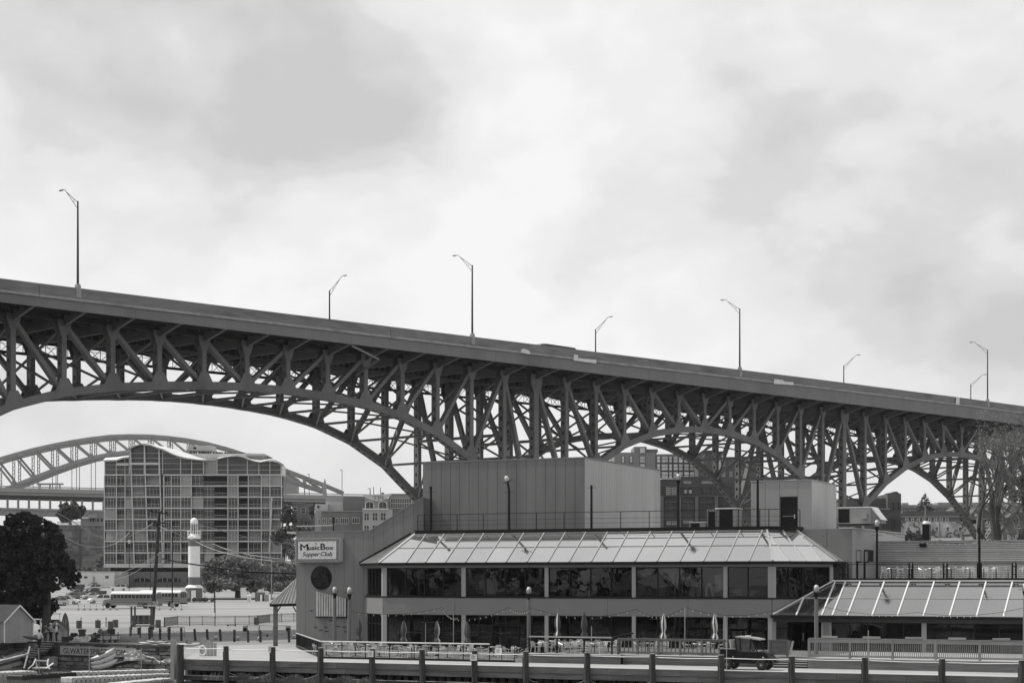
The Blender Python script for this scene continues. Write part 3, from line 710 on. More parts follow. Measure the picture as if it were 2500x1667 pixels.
# -------- penthouse
KP = 6.5
p0, p1 = S(1833, KP), S(1981, KP); zP = (ZK(1833, 1176, KP) + ZK(1981, 1172, KP)) / 2; kP2 = solve_k(p1, 2042)
MB().box(BB, p0 + .1, p1 - .1, KP + .1, kP2, 5, zP - .02).build('penthouse', M_WALL3, rest)
dx0, dx1 = S(1903, KP), S(1948, KP); zd = ZK(1925, 1213, KP)
xs = [p0, S(1868, KP), S(1903, KP), S(1948, KP), p1]
for i, (a, b) in enumerate(zip(xs[:-1], xs[1:])):
    z0_ = zd + .05 if i == 2 else ZT - .1
    MB().box(BB, a + .012, b - .012, KP, KP + .1, z0_, zP).build('wall_panel', M_WALL3, rest)
MB().box(BB, p1 - .1, p1, KP + .1, kP2, 9.0, zP).build('side_panel', M_WALL2, rest)
dr = MB().box(BB, dx0 + .06, dx1 - .06, KP + .05, KP + .09, ZT, zd).build('roof_door', M_BLACK, rest)
MB().box(BB, dx1 - .3, dx1 - .22, KP + .0, KP + .05, ZT + .95, ZT + 1.25).build('handle', M_ALU, dr)
MB().box(BB, dx0 + .25, dx1 - .3, KP + .01, KP + .05, ZT + 1.1, ZT + 1.16).build('push_bar', M_RAFT, dr)
MB().box(BB, p0 - .05, p1 + .05, KP - .05, KP + .1, zP + .003, zP + .08).build('coping', M_WALL3, rest)
MB().box(BB, p1 - .1, p1 + .05, KP + .103, kP2, zP + .003, zP + .08).build('coping', M_WALL3, rest)
# -------- right rear wing: front wall px 1955..2080, side wall to px 2210
KR = 6.0
r1 = S(2080, KR); kR2 = solve_k(r1, 2137); kR3 = solve_k(r1, 2210); zR = ZK(2080, 1290, KR)
MB().box(BB, S(1925, KR), r1 - .1, KR + .1, kR3, 0, zR - .02).build('rear_wing', M_WALL, rest)
slabs(BB, S(1958, KR), r1, KR, KR + .1, 5.4, zR, M_WALL, 2.4)
nS = 3
for i in range(nS):
    MB().box(BB, r1 - .1, r1, KR + .1 + (kR2-KR-.1)*i/nS + .01, KR + .1 + (kR2-KR-.1)*(i+1)/nS - .01, 5.4, zR).build('side_panel', M_WALL3, rest)
MB().box(BB, r1 - .1, r1 - .03, kR2 + .01, kR3, 5.4, zR - .02).build('side_panel', M_WALL2, rest)
MB().box(BB, r1 - 1.0, r1 + .08, KR - .06, kR3, zR + .004, zR + .1).build('coping', M_WALL2, rest)
kw0, kw1 = solve_k(r1, 2110), solve_k(r1, 2131)
MB().box(BB, r1 + .0, r1 + .05, kw0, kw1, ZK(2120, 1369, 10), ZK(2120, 1341, 10)).build('louvre_window', M_BLACK, rest)
# corrugated terrace wall
KW = 13.8; zW = ZK(2300, 1321, KW)
fw = r1 + .1; se = S(2700, KW)
nr = 22
tw = thing('corrugated_wall', 'long horizontally ribbed metal wall behind the roof terrace', 'wall', B(fw + 8, KW, 5.45))
MB().box(BB, fw, se, KW + .06, KW + .4, 5.3, zW).build('backing', M_WALL3, tw)
M_CORR = mat('corrugated_metal', 0.42, 0.5, 0.10, 0.5, stretch=(1, 1, .12), metallic=.15, dirt=.18)
zz_ = [5.45 + (zW - 5.45) * i / nr for i in range(nr + 1)]
for i in range(nr):
    za, zb = zz_[i], zz_[i+1]; h = zb - za; mb = MB()
    mb.prism([B(fw, KW + .05, za + .01), B(fw, KW - .01, za + h*.3), B(fw, KW - .01, za + h*.8), B(fw, KW + .05, zb - .005)], U * (se - fw))
    mb.build('metal_rib', M_CORR, tw)
MB().box(BB, fw, se, KW - .06, KW + .42, zW + .004, zW + .07).build('coping', M_RAFT, tw)
MB().box(BB, fw, se, KW - .045, KW - .012, zW - .75, zW - .70).build('conduit', M_CORR, tw)
# terrace slab
ter = MB(); ter.prism([B(sB + LC + .03, LC + .26, 5.2), B(se, LC + .26, 5.2), B(se, KW, 5.2), B(sB + LC + .03, KW, 5.2)], (0, 0, .5)); ter.build('terrace_slab', M_WOODL, rest)
MB().box(BB, sB + LC + .05, se, LC + .0, LC + .25, 5.56, 5.72).build('terrace_kerb', M_BLACK, rest)
# -------- lower glass roof of the right wing
ZL0, ZL1 = 3.1, 5.50
eL, eR = (sB - .05, EO), (S(2760, EO), EO); tL, tR = (sB + LC + .1, LC - .02), (eR[0], LC - .02)
mb = MB().add([B(eL[0], eL[1], ZL0 - .1), B(eR[0], eR[1], ZL0 - .1), B(tR[0], tR[1], ZL1 - .1), B(tL[0], tL[1], ZL1 - .1)], [(0, 1, 2, 3)]); mb_ = mb
lf = [S(px, EO) - eL[0] for px in (1944, 2006, 2032, 2069, 2129, 2191, 2254, 2318, 2384, 2450, 2518, 2588, 2660)]
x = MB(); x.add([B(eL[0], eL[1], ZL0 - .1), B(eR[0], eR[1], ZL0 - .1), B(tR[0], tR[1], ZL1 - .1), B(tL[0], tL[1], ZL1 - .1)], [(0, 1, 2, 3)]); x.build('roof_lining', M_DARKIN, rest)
glass_slope(eL, eR, tL, tR, ZL0, ZL1, lf, (0.5, 1.0), M_ROOFG2, M_RAFTW, rest, True, rw=.10)
MB().beam(B(tL[0] - .1, LC - .1, ZL1 + .04), B(tR[0], LC - .1, ZL1 + .04), .12, .1).build('ridge_trim', M_RAFTW, rest)
MB().beam(B(eL[0] + .2, EO + .1, ZL0 + .08), B(tL[0], LC - .15, ZL1 + .08), .08, .08).build('flashing', M_RAFTW, rest)
MB().box(BB, eL[0] + .05, eR[0], EO - .02, EO + .3, ZL0 - .22, ZL0 - .02).build('gutter', M_BLACK, rest)
MB().box(BB, sB + .1, eR[0], .0, .3, 2.62, 2.98).build('lower_fascia', M_POLE, rest)
# lower right facade, k = .3
KF = .35
a0 = S(2005, KF); 
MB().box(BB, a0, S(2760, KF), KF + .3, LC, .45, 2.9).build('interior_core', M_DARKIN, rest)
MB().box(BB, a0, S(2030, KF), KF - .02, KF + .25, .45, 2.62).build('wall_panel', M_COLM, rest)
MB().box(BB, a0 + .15, S(2024, KF), KF - .05, KF - .02, .5, 2.45).build('side_door', M_BAND, rest)
MB().box(BB, S(2250, KF), S(2262, KF), KF - .02, KF + .25, .45, 2.62).build('column', M_COLM, rest)
MB().box(BB, S(2560, KF), S(2574, KF), KF - .02, KF + .25, .45, 2.62).build('column', M_COLM, rest)
for pa, pb, n_ in ((2030, 2250, 5), (2262, 2560, 5), (2574, 2756, 3)):
    xa, xb = S(pa, KF), S(pb, KF)
    panes(lambda a, b, z: B(a, KF + b, z), 0, [xa + (xb-xa)*k/n_ for k in range(n_+1)], .5, 2.62)
# dark entrance door in the lower right chamfer
frC, LCf = FR(PB, PB1)
dd = MB().box(frC, 1.5, 2.75, .02, .08, .45, 2.6).build('entrance_door', M_BLACK, rest)
MB().box(frC, 2.5, 2.56, -.04, .02, 1.2, 1.8).build('handle', M_RAFT, dd)
MB().box(frC, 1.62, 2.4, .0, .018, .75, 2.4).build('door_glass', M_GLASSD, dd)
# -------- sign box on the left wall
q0, q1 = S(730, LC), S(838, LC); zs1, zs0 = ZK(784, 1314, LC), ZK(784, 1371.5, LC)
sg = thing('restaurant_sign', 'lit box sign reading Music Box Supper Club on the grey wall', 'sign', B(q0, LC, zs0))
M_SIGN = mat('sign_face', 0.62, 0.6, 0.03, 2); M_SIGNB = mat('sign_border', 0.10, 0.6, 0.15, 8); M_INK = mat('sign_ink', 0.012, 0.6, 0.1, 3)
MB().box(BB, q0, q1, LC - .62, LC - .01, zs0, zs1).build('cabinet', mat('sign_cabinet', .45, .5, .05, 2), sg)
KS = LC - .62
w_ = q1 - q0; h_ = zs1 - zs0
MB().box(BB, q0 + .05, q1 - .05, KS - .012, KS - .002, zs0 + .05, zs1 - .05).build('border', M_SIGNB, sg)
fx0, fx1, fz0, fz1 = q0 + w_*.068, q1 - w_*.068, zs0 + h_*.125, zs1 - h_*.125
MB().box(BB, fx0, fx1, KS - .022, KS - .013, fz0, fz1).build('face', M_SIGN, sg)
zig = MB()
for (ax, az, bx, bz) in ((q0+.1, zs1-.14, q1-.1, zs1-.14), (q0+.1, zs0+.14, q1-.1, zs0+.14)):
    n_ = 22
    for k in range(n_):
        x0, x1 = ax + (bx-ax)*k/n_, ax + (bx-ax)*(k+1)/n_; e_ = .045 if k % 2 else -.045
        zig.beam(B(x0, KS - .016, az - e_), B(x1, KS - .016, az + e_), .006, .02)
for ax in (q0 + .13, q1 - .13):
    n_ = 12
    for k in range(n_):
        z0_, z1_ = zs0 + .2 + (h_-.4)*k/n_, zs0 + .2 + (h_-.4)*(k+1)/n_; e_ = .045 if k % 2 else -.045
        zig.beam(B(ax - e_, KS - .016, z0_), B(ax + e_, KS - .016, z1_), .006, .02)
zig.build('zigzag_trim', M_SIGN, sg)
fw_, fh_ = fx1 - fx0, fz1 - fz0
def onface(x, y): return lambda a, b, c: B(fx0 + x + a, KS - .024 - c*.2, fz0 + y + b)
for txt, x, y, hh, wdt, bold, sh in (('M', .065, .50, .37, .20, .012, 0), ('usic', .275, .53, .235, .285, .012, 0), ('B', .595, .53, .36, .12, .012, 0), ('ox', .725, .53, .235, .20, .012, 0),
                               ('Supper', .12, .17, .25, .45, .0, .25), ('Club', .595, .17, .25, .30, .0, .25)):
    mb, wd = text_mb(txt, hh*fh_, lambda a, b, c: (a, b, c), .01, 0, sh)
    k_ = wdt*fw_/wd; f_ = onface(x*fw_, y*fh_); v0, f0 = list(mb.v), list(mb.f); mb.v, mb.f = [], []; tk = .022 if txt in 'usicBoxM' else .012
    for q_, (ox, oy) in enumerate(((0, 0), (tk, 0), (-tk, 0), (0, tk*.7), (0, -tk*.7))): mb.add([f_(v.x*k_ + ox, v.y + oy, v.z + q_*.003) for v in v0], f0)
    mb.build('lettering', M_INK, sg)
st_ = []
for k in range(10):
    r_ = .10 if k % 2 == 0 else .042; t_ = math.pi/2 + k*math.pi/5; st_.append(B(fx0 + fw_*.475 + math.cos(t_)*r_, KS - .024, fz0 + fh_*.87 + math.sin(t_)*r_))
MB().prism(st_, V * -.008).build('star', M_INK, sg)
for x, y, r_, m_ in ((.30, .89, .035, M_INK), (.03, .90, .02, M_SIGNB), (.92, .93, .035, M_INK), (.18, .60, .03, M_INK), (.40, .47, .028, M_INK), (.76, .47, .028, M_INK), (.92, .38, .025, M_INK), (.23, .10, .03, M_INK), (.455, .14, .02, M_SIGNB),
                     (.575, .11, .032, M_INK), (.975, .08, .025, M_SIGNB), (.735, .08, .025, M_SIGNB), (.05, .33, .03, M_SIGNB), (.955, .60, .03, M_SIGNB), (.78, .92, .03, M_SIGNB), (.56, .92, .025, M_SIGNB), (.88, .13, .035, M_SIGNB), (.035, .65, .03, M_SIGNB), (.09, .1, .03, M_SIGNB), (.29, .45, .025, M_SIGNB), (.52, .46, .025, M_SIGNB)):
    c = [B(fx0 + x*fw_ + math.cos(t*math.pi/4)*r_, KS - .0235, fz0 + y*fh_ + math.sin(t*math.pi/4)*r_) for t in range(8)]
    MB().prism(c, V * -.006).build('ornament', m_, sg)
# slatted panel under the round window
lat = thing('slatted_wall_panel', 'pale vertical slat panel hung under the round window, sloping top', 'wall panel', B(S(773, LC), LC, ZK(773, 1505, LC)))
nsl = 12; xa, xb = S(774, LC), S(848, LC)
for k in range(nsl):
    u0, u1 = k/nsl, (k+1)/nsl; a = xa + (xb-xa)*u0; b = xa + (xb-xa)*u1
    zt0 = ZK(774, 1443, LC) + (ZK(848, 1461, LC) - ZK(774, 1443, LC))*u0; zb = ZK(810, 1504, LC)
    MB().box(BB, a + .01, b - .055, LC - .16, LC - .10, zb, zt0).build('slat', M_COLM if False else mat('slat_paint', .42, .7, .15, 2, per_obj=.1), lat)
MB().box(BB, xa - .03, xb + .1, LC - .22, LC - .02, zb - .1, zb - .0).build('bottom_rail', M_BLACK, lat)
MB().box(BB, xa, xb, LC - .09, LC - .02, zb, ZK(810, 1450, LC)-.3).build('backing', M_BLACK, lat)
# fish silhouettes on the wall below
fishes = thing('wall_ornament', 'cluster of small dark fish shapes on the grey wall under the slats', 'ornament', B(S(800, LC), LC, ZK(800, 1535, LC)))
for k, (px, py) in enumerate(((770, 1530), (783, 1537), (797, 1540), (795, 1530), (825, 1528), (843, 1541), (760, 1466+24), (806, 1514), (815, 1514), (840, 1530))):
    c = B(S(px, LC), LC - .012, ZK(px, py, LC)); r_ = .14
    pts = [c + U*(math.cos(t*math.pi/5)*r_) + Z*(math.sin(t*math.pi/5)*r_*.3) for t in range(10)]
    mb = MB().prism(pts, V * -.01); mb.prism([c + U*r_*.8, c + U*r_*1.4 + Z*.05, c + U*r_*1.4 - Z*.05], V * -.01)
    mb.build('fish_shape', M_BLACK, fishes)
# ================================================================== DOCK, PATIO, FURNITURE
KPAT = -13.2; ZPAT = 0.10; KRZ = -13.3; ZRZ = 0.60
sR = S(2640, KD)
dock = thing('timber_dock', 'long timber quay dock with pale top along the water', 'dock', B(S(1400, KD), KD, -2))
PILES = [552, 666, 783, 909, 1031, 1159, 1284, 1434, 1593, 1761, 1933, 2112, 2300, 2495]
M_DOCKTOP = mat('dock_top', 0.40, .9, .08, .6, stretch=(.4, .4, 1), dirt=.1)
nb = 60; sx0 = S(449, KD); Lr = sR - sx0
for j in range(4):
    ka = KD + 1.1*j/4 + .0; MB().box(BB, sx0, sR, ka + .008, ka + 1.1/4 - .004, DZ - .06, -.008).build('deck_plank', M_DOCKTOP, dock)
# fascia boards between the piles, two rows
ed = [sx0] + [S(p, KD) for p in PILES] + [sR]
rnd = random.Random(5)
for a, b in zip(ed[:-1], ed[1:]):
    sp = a + (b - a) * rnd.uniform(.3, .7)
    MB().box(BB, a + .01, sp - .006, KD - .1, KD - .005, -.42, -.03).build('fascia_board', M_WOOD, dock); MB().box(BB, sp + .006, b - .01, KD - .1, KD - .005, -.42, -.03).build('fascia_board', M_WOOD, dock)
    sp = a + (b - a) * rnd.uniform(.3, .7)
    MB().box(BB, a + .01, sp - .006, KD - .09, KD - .005, -.79, -.44).build('fascia_board', M_WOOD, dock); MB().box(BB, sp + .006, b - .01, KD - .09, KD - .005, -.79, -.44).build('fascia_board', M_WOOD, dock)
for zc, h_, kk in ((-1.33, .30, KD - .10), (-1.78, .34, KD - .10)):
    for a, b in zip(ed[:-1], ed[1:]):
        if b < S(900, KD) and zc > -1.5 and a > S(600, KD): continue
        MB().box(BB, a + .02, b - .02, kk, kk + .25, zc - h_/2, zc + h_/2).build('lower_beam', M_WOODD, dock)
        if zc > -1.5: MB().tube([B(a + .2, kk - .05, zc + h_/2 + .03), B(b - .2, kk - .05, zc + h_/2 + .02)], .022, 5).build('pipe', M_RAFT, dock)
nblk = 95
for k in range(nblk):
    a = sx0 + Lr*k/nblk; MB().box(BB, a + .02, a + Lr/nblk*rnd.uniform(.45, .7), KD + .4, KD + .8, -1.3, -.8).build('support_block', M_WOODD, dock)
MB().box(BB, sx0, sR, KD + .9, KD + 1.0, -4, -.1).build('under_dock_shade', M_DARKIN, dock)  # near-black sheet standing in for the shade under the dock
# weeds on the ledge
wl = MB()
for k in range(2600):
    px = rnd.choice((rnd.uniform(585, 660), rnd.uniform(680, 780), rnd.uniform(790, 905), rnd.uniform(500, 950))); kk = KD - .35 + rnd.uniform(-.15, .25)
    s_ = S(px, KD); p = B(s_ + rnd.uniform(-.1, .1), kk, -1.42); h_ = rnd.uniform(.08, .42) * (0.4 + abs(math.sin(px*.05))); d_ = Vector((rnd.uniform(-.2, .2), rnd.uniform(-.2, .2), h_)); w2 = U * .018
    wl.add([p - w2, p + w2, p + d_ + w2*.6, p + d_ - w2*.6], [(0, 1, 2, 3)])
tag(wl.build('weeds', M_LEAFP), 'straggly weeds growing on the ledge below the dock', 'weeds', kind='stuff')
MB().box(BB, S(590, KD), S(960, KD), KD - .65, KD - .12, -1.75, -1.42).build('soil_ledge', M_WOODD, dock)
# piles
pile0 = thing('mooring_pile', 'x', 'pile', (0, 0, 0), 'timber piles along the front of the dock')
MB().lathe((0, 0, 0), [(.19, -3.2), (.20, -1), (.195, .2), (.185, .92), (.17, .955)], 12).build('trunk', M_PILE, pile0)
MB().box(W, -.22, -.185, -.06, .06, -.7, .6).build('bumper_strip', M_WOODD, pile0); 
MB().lathe((0, 0, 0), [(.205, .955), (.205, .985), (.02, 1.0)], 12).build('cap', M_COLM, pile0)
freeze(pile0)
names = ['fourth', 'fifth', 'sixth', 'seventh', 'eighth', 'ninth']
plab = {552: 'timber pile standing before the open pale apron', 666: 'timber pile with a small white notice at its left', 783: 'timber pile at the corner of the black patio railing', 909: 'timber pile with a white notice, first right of the railing corner',
        1031: 'timber pile before the left patio between the two with notices', 1159: 'timber pile carrying a small white notice before the patio steps', 1284: 'timber pile at the left end of the raised timber deck', 1434: 'timber pile before the middle of the black railed raised deck',
        1593: 'timber pile before the wooden baluster railing left of the cart', 1761: 'timber pile hiding the tail of the black utility cart', 1933: 'timber pile before the wooden steps right of the cart', 2112: 'timber pile below the first bays of the long wooden balustrade',
        2300: 'timber pile below the middle of the long wooden balustrade', 2495: 'timber pile at the right edge of the dock'}
ztops = {}
for i, px in enumerate(PILES):
    loc = B(S(px, KD - .45), KD - .45, 0)
    o = pile0 if i == 0 else dup(pile0); o.location = loc; o['label'] = plab[px]; o.rotation_euler = (R(rnd.uniform(-.8, .8)), R(rnd.uniform(-1.3, 1.3)), R(rnd.uniform(-40, 40)))
pb = thing('mooring_pile', 'thick dark pile at the left end of the dock, weathered top', 'pile', B(S(440, KD - .3), KD - .3, 0), 'timber piles along the front of the dock')
MB().lathe(pb.location, [(.27, -3.2), (.27, -.5), (.25, 1.02)], 12).build('trunk', M_PILE, pb)
o = MB().box(BB, S(418, -17.5), S(427, -17.5), -17.6, -17.3, -1.5, 1.3).build('mooring_post', M_COLM, base=B(S(422, -17.5), -17.5, -1.5)); tag(o, 'pale square post beside the leftmost dock pile', 'post')
# white pipe rail through the pile tops
pr = thing('dock_rail', 'thin white pipe rail running from pile to pile', 'railing', B(S(552, KD - .5), KD - .5, .7))
pp = [440] + PILES + [2640]
for a, b in zip(pp[:-1], pp[1:]):
    A0, A1 = B(S(a, KD - .25), KD - .25, .76 + rnd.uniform(-.03, .03)), B(S(b, KD - .25), KD - .25, .76 + rnd.uniform(-.03, .03))
    MB().tube([A0, A0.lerp(A1, .5) - Z*.03, A1], .028, 6).build('rail', M_WHITE, pr)
# sagging mooring ropes
for a, b, lb in ((552, 666, 'slack mooring rope hanging under the apron, left span'), (666, 783, 'slack mooring rope hanging under the apron, second span'), (1284, 1434, 'slack rope hanging between piles below the black railed deck'),
                 (1434, 1593, 'slack rope hanging between piles below the wooden railing')):
    A0, A1 = B(S(a, KD - .3), KD - .3, -.75), B(S(b, KD - .3), KD - .3, -.75)
    pts = [A0.lerp(A1, t/10) - Z*(.5*4*(t/10)*(1-t/10)) for t in range(11)]
    tag(MB().tube(pts, .018, 5).build('mooring_rope', M_COLM, base=A0), lb, 'rope', 'slack mooring ropes below the dock')
# notices
for px, py, w2, h2, kk, lb in ((659, 1584, .14, .5, KD - .62, 'white notice board on the pile before the apron'), (905, 1595, .20, .42, KD - .72, 'white notice with dark print on a pile before the patio'),
                   (1156, 1604, .24, .42, KD - .72, 'white notice with small print on the pile by the steps'), (1217, 1589, .24, .45, KPAT - .12, 'white notice fixed to the black patio railing near the steps')):
    s_ = S(px, kk); z_ = ZK(px, py, kk); t = thing('notice_board', lb, 'notice', B(s_, kk, z_ - h2/2), 'small white notices on the quay')
    MB().box(BB, s_ - w2, s_ + w2, kk, kk + .02, z_ - h2*.5, z_ + h2*.5).build('board', M_WHITE, t)
    ln = MB()
    for q in range(4): ln.box(BB, s_ - w2*.7, s_ + w2*(.6 if q % 2 else .3), kk - .006, kk - .001, z_ + h2*(.3 - q*.17), z_ + h2*(.35 - q*.17))
    tag(ln.build('print', M_BLACK, t), kind='stuff')
# patio slab
pat = MB(); sP0 = S(783, KPAT); sP1 = S(1290, KPAT)
pat.prism([B(S(727, LC) , LC - .01, -.013), B(sP0, KPAT, -.013), B(sP1, KPAT, -.013), B(sP1, -.02, -.013), B(sA, -.02, -.013), B(sA - LC, LC - .01, -.013)], (0, 0, ZPAT + .013))
tag(pat.build('patio', mat('patio_floor', .13, .9, .15, 1.5, dirt=.2)), 'slightly raised patio floor', kind='structure')
tag(MB().box(BB, sP0, sP1, KPAT - .06, KPAT - .003, -.01, ZPAT + .03).build('patio_kerb', M_BLACK, base=B(sP0, KPAT, 0)), 'black kerb beam along the patio edge', 'kerb')
# patio railing
rl = thing('patio_railing', 'black patio railing with a pale top tube along the quay', 'railing', B(sP0, KPAT, ZPAT))
ps = [B(S(p, KPAT + .05), KPAT + .05, ZPAT) for p in (783, 835, 892, 951, 1011, 1070, 1131, 1195)]
for p in ps: MB().beam(p, p + Z*1.05, .07).build('post', M_BLACK, rl)
for a, b in zip(ps[:-1], ps[1:]):
    MB().tube([a + Z*1.1, b + Z*1.1], .05, 8).build('top_tube', M_ALU, rl); MB().beam(a + Z*.82, b + Z*.82, .03).build('mid_rail', M_BLACK, rl)
A0, A1 = B(S(725, LC), LC - .1, ZPAT), ps[0]
MB().tube([A0 + Z*1.1, A1 + Z*1.1], .05, 8).build('top_tube', M_ALU, rl)
for k in range(16):
    p = A0.lerp(A1, (k + .3)/16.3); MB().beam(p, p + Z*1.06, .10, .05).build('baluster', M_BLACK, rl)
MB().beam(A0 + Z*.1, A1 + Z*.1, .12).build('bottom_rail', M_WOODD, rl)
# gate posts and handrail by the steps
st2 = thing('stair_handrail', 'black sloping handrail beside the patio steps', 'handrail', B(S(1256, KPAT), KPAT, ZPAT))
for p in (1225, 1256): MB().beam(B(S(p, KPAT), KPAT, -.02), B(S(p, KPAT), KPAT, 1.15), .05).build('post', M_BLACK, st2)
for z_ in (.5, .75, 1.0): MB().beam(B(S(1256, KPAT), KPAT, z_ - .1), B(S(1291, KPAT), KPAT, z_ + .65), .04).build('sloping_rail', M_BLACK, st2)
for q in range(3):
    tag(MB().box(BB, S(1258, KRZ), S(1290, KRZ), KRZ + .3*q, KRZ + .3*q + 1.0, .0 + .001*q, ZPAT + .17*(q+1)).build('patio_step', M_WOODL, base=B(S(1270, KRZ), KRZ + .3*q, 0)), ('lowest', 'middle', 'top')[q] + ' timber step up from the patio to the raised deck', 'step', 'three timber steps beside the patio')
# raised timber deck
rd = thing('raised_deck', 'raised timber deck before the lower windows, boarded front', 'deck', B(S(1600, KRZ), KRZ, 0))
sQ0, sQ1, sQ2, sQ3 = S(1291, KRZ), S(1515, KRZ), S(1885, KRZ), S(1972, KRZ)
MB().prism([B(sQ0, KRZ + .05, ZRZ - .08), B(sQ1, KRZ + .05, ZRZ - .08), B(sQ1, KRZ + .5, ZRZ - .08), B(sQ2, KRZ + .5, ZRZ - .08), B(sQ2, KRZ + 2.2, ZRZ - .08), B(sQ3, KRZ + 2.2, ZRZ - .08), B(sQ3, -.05, ZRZ - .08), B(sQ0, -.05, ZRZ - .08)], (0, 0, .08)).build('deck_surface', MATS['patio_floor'], rd)
def boards(a, b, k, z0, z1, n_, m, par, t_=.04):
    for i in range(n_):
        MB().box(BB, a, b, k, k + t_ + .003*(i % 2), z0 + (z1-z0)*i/n_ + .006, z0 + (z1-z0)*(i+1)/n_ - .006).build('deck_board', m, par)
boards(sQ0, sQ1, KRZ, -.03, ZRZ - .02, 5, M_WOOD, rd); boards(sQ1, sQ2, KRZ + .45, -.03, ZRZ - .02, 5, M_WOOD, rd)
MB().box(BB, sQ0, sQ1, KRZ - .05, KRZ + .05, ZRZ + .002, ZRZ + .05).build('edge_strip', M_WHITE, rd); MB().box(BB, sQ1, sQ2, KRZ + .4, KRZ + .5, ZRZ + .002, ZRZ + .05).build('edge_strip', M_WHITE, rd)
MB().box(BB, sQ0 + .01, sQ2, KRZ + .52, KRZ + .6, -.03, ZRZ - .1).build('backing', M_DARKIN, rd)
for q in range(4):
    MB().box(BB, sQ2 + .02, sQ3 - .02, KRZ + .35*q + .1, KRZ + .35*(q+1) + .14, ZRZ*(q+1)/4.3 - .05, ZRZ*(q+1)/4.3).build('step', M_PAVE, rd)
    MB().box(BB, sQ2 + .02, sQ3 - .02, KRZ + .35*q + .16, KRZ + .35*(q+1) + .1, ZRZ*q/4.3 - .03, ZRZ*(q+1)/4.3 - .052).build('riser', M_WOODD, rd)
MB().box(BB, S(1924, KRZ), S(1929, KRZ), KRZ - .0, KRZ + .1, .0, 1.75).build('newel_post', M_WOOD, rd)
MB().prism([B(S(1925, KRZ - .05), KRZ - .05, .72), B(S(1930, KRZ - .05), KRZ - .05, .72), B(S(1938, KRZ - .05), KRZ - .05, 1.72), B(S(1933, KRZ - .05), KRZ - .05, 1.72)], V * .06).build('sloping_board', M_COLM, rd)
# right deck with long balustrade
d2 = thing('right_deck', 'raised timber deck at the right with weathered horizontal boarding', 'deck', B(S(2250, KRZ), KRZ, 0))
sD0 = sQ3; 
MB().prism([B(sD0, KRZ + .05, ZRZ - .1), B(sR, KRZ + .05, ZRZ - .1), B(sR, .25, ZRZ - .1), B(sD0, .25, ZRZ - .1)], (0, 0, .1)).build('deck_surface', M_PAVE, d2)
boards(sD0, sR, KRZ, -.03, ZRZ - .03, 7, mat('grey_timber', .19, .85, .22, 2.5, stretch=(.4, .4, 4), dirt=.25, per_obj=.1), d2)
MB().box(BB, sD0, sR, KRZ - .06, KRZ + .3, ZRZ + .003, ZRZ + .06).build('edge_board', M_PAVE, d2)
MB().box(BB, sD0 - .03, sD0, KRZ, -2, -.03, ZRZ - .02).build('side_boarding', M_WOODD, d2)
def balustrade(s0_, s1_, k, z0, z1, posts, step, m, name, label, cap=.14, bw=.045):
    t = thing(name, label, 'railing', B(s0_, k, z0))
    bl = MB().box(W, -bw/2, bw/2, -.02, .02, 0, z1 - z0 - .28); b0_ = None
    n_ = int((s1_ - s0_) / step)
    for i in range(n_):
        s_ = s0_ + step*(i + .5)
        if b0_ is None:
            me = bpy.data.meshes.new('baluster'); me.from_pydata([tuple(v.x*U + v.y*V + v.z*Z) for v in bl.v], [], bl.f); me.materials.append(m); b0_ = me
        o = bpy.data.objects.new('baluster', b0_); COL.objects.link(o); o.parent = t; o.location = B(s_, k, z0 + .12) - t.location
    for p in posts: MB().box(BB, p - .07, p + .07, k - .1, k + .04, z0 - .12, z1 - .05).build('post', m, t)
    MB().box(BB, s0_ - .05, s1_, k - .09, k + .15, z1 - .04, z1).build('cap_board', m, t)
    MB().box(BB, s0_, s1_, k - .06, k - .025, z1 - .045 - cap, z1 - .045).build('top_rail', m, t)
    MB().box(BB, s0_, s1_, k - .06, k - .025, z0 + .08, z0 + .2).build('bottom_rail', m, t)
    return t
bz = balustrade(sD0 + .02, sR, KRZ + .35, ZRZ + .05, 1.92, [S(p, KRZ + .3) for p in (1975, 2075, 2179, 2284, 2392, 2505)], .118, mat('rail_timber', .24, .85, .2, 2, stretch=(.5, .5, 2), dirt=.2, per_obj=.12), 'wooden_balustrade', 'long weathered wooden balustrade on the right deck', cap=.24)
for k, (pa, pb) in enumerate(((2003, 2040), (2104, 2145), (2208, 2248), (2313, 2355), (2421, 2463))):
    a, b = S(pa, KRZ), S(pb, KRZ)
    o = MB().box(BB, a, b, KRZ + .2, KRZ + .55, 1.925, 2.05); o = o.build('planter_tray', M_WOODL, base=B((a+b)/2, KRZ + .3, 1.925))
    tag(o, ('first', 'second', 'third', 'fourth', 'fifth')[k] + ' pale tray from the steps on the long balustrade', 'tray', 'pale trays on the wooden balustrade')
balustrade(S(1509, KRZ + .9), S(1800, KRZ + .9), KRZ + .9, ZRZ + .05, 1.72, [S(p, KRZ + .9) for p in (1510, 1557, 1608, 1661, 1714, 1768, 1798)], .30, M_WOOD, 'wooden_railing', 'brown wooden railing on the middle deck behind the cart', cap=.12, bw=.06)
balustrade(S(1878, KRZ + 2.4), S(1925, KRZ + 2.4), KRZ + 2.4, ZRZ + .05, 1.70, [S(p, KRZ + 2.4) for p in (1880, 1923)], .16, M_WOOD, 'stair_gate', 'short boarded wooden gate beside the deck steps', cap=.12, bw=.145)
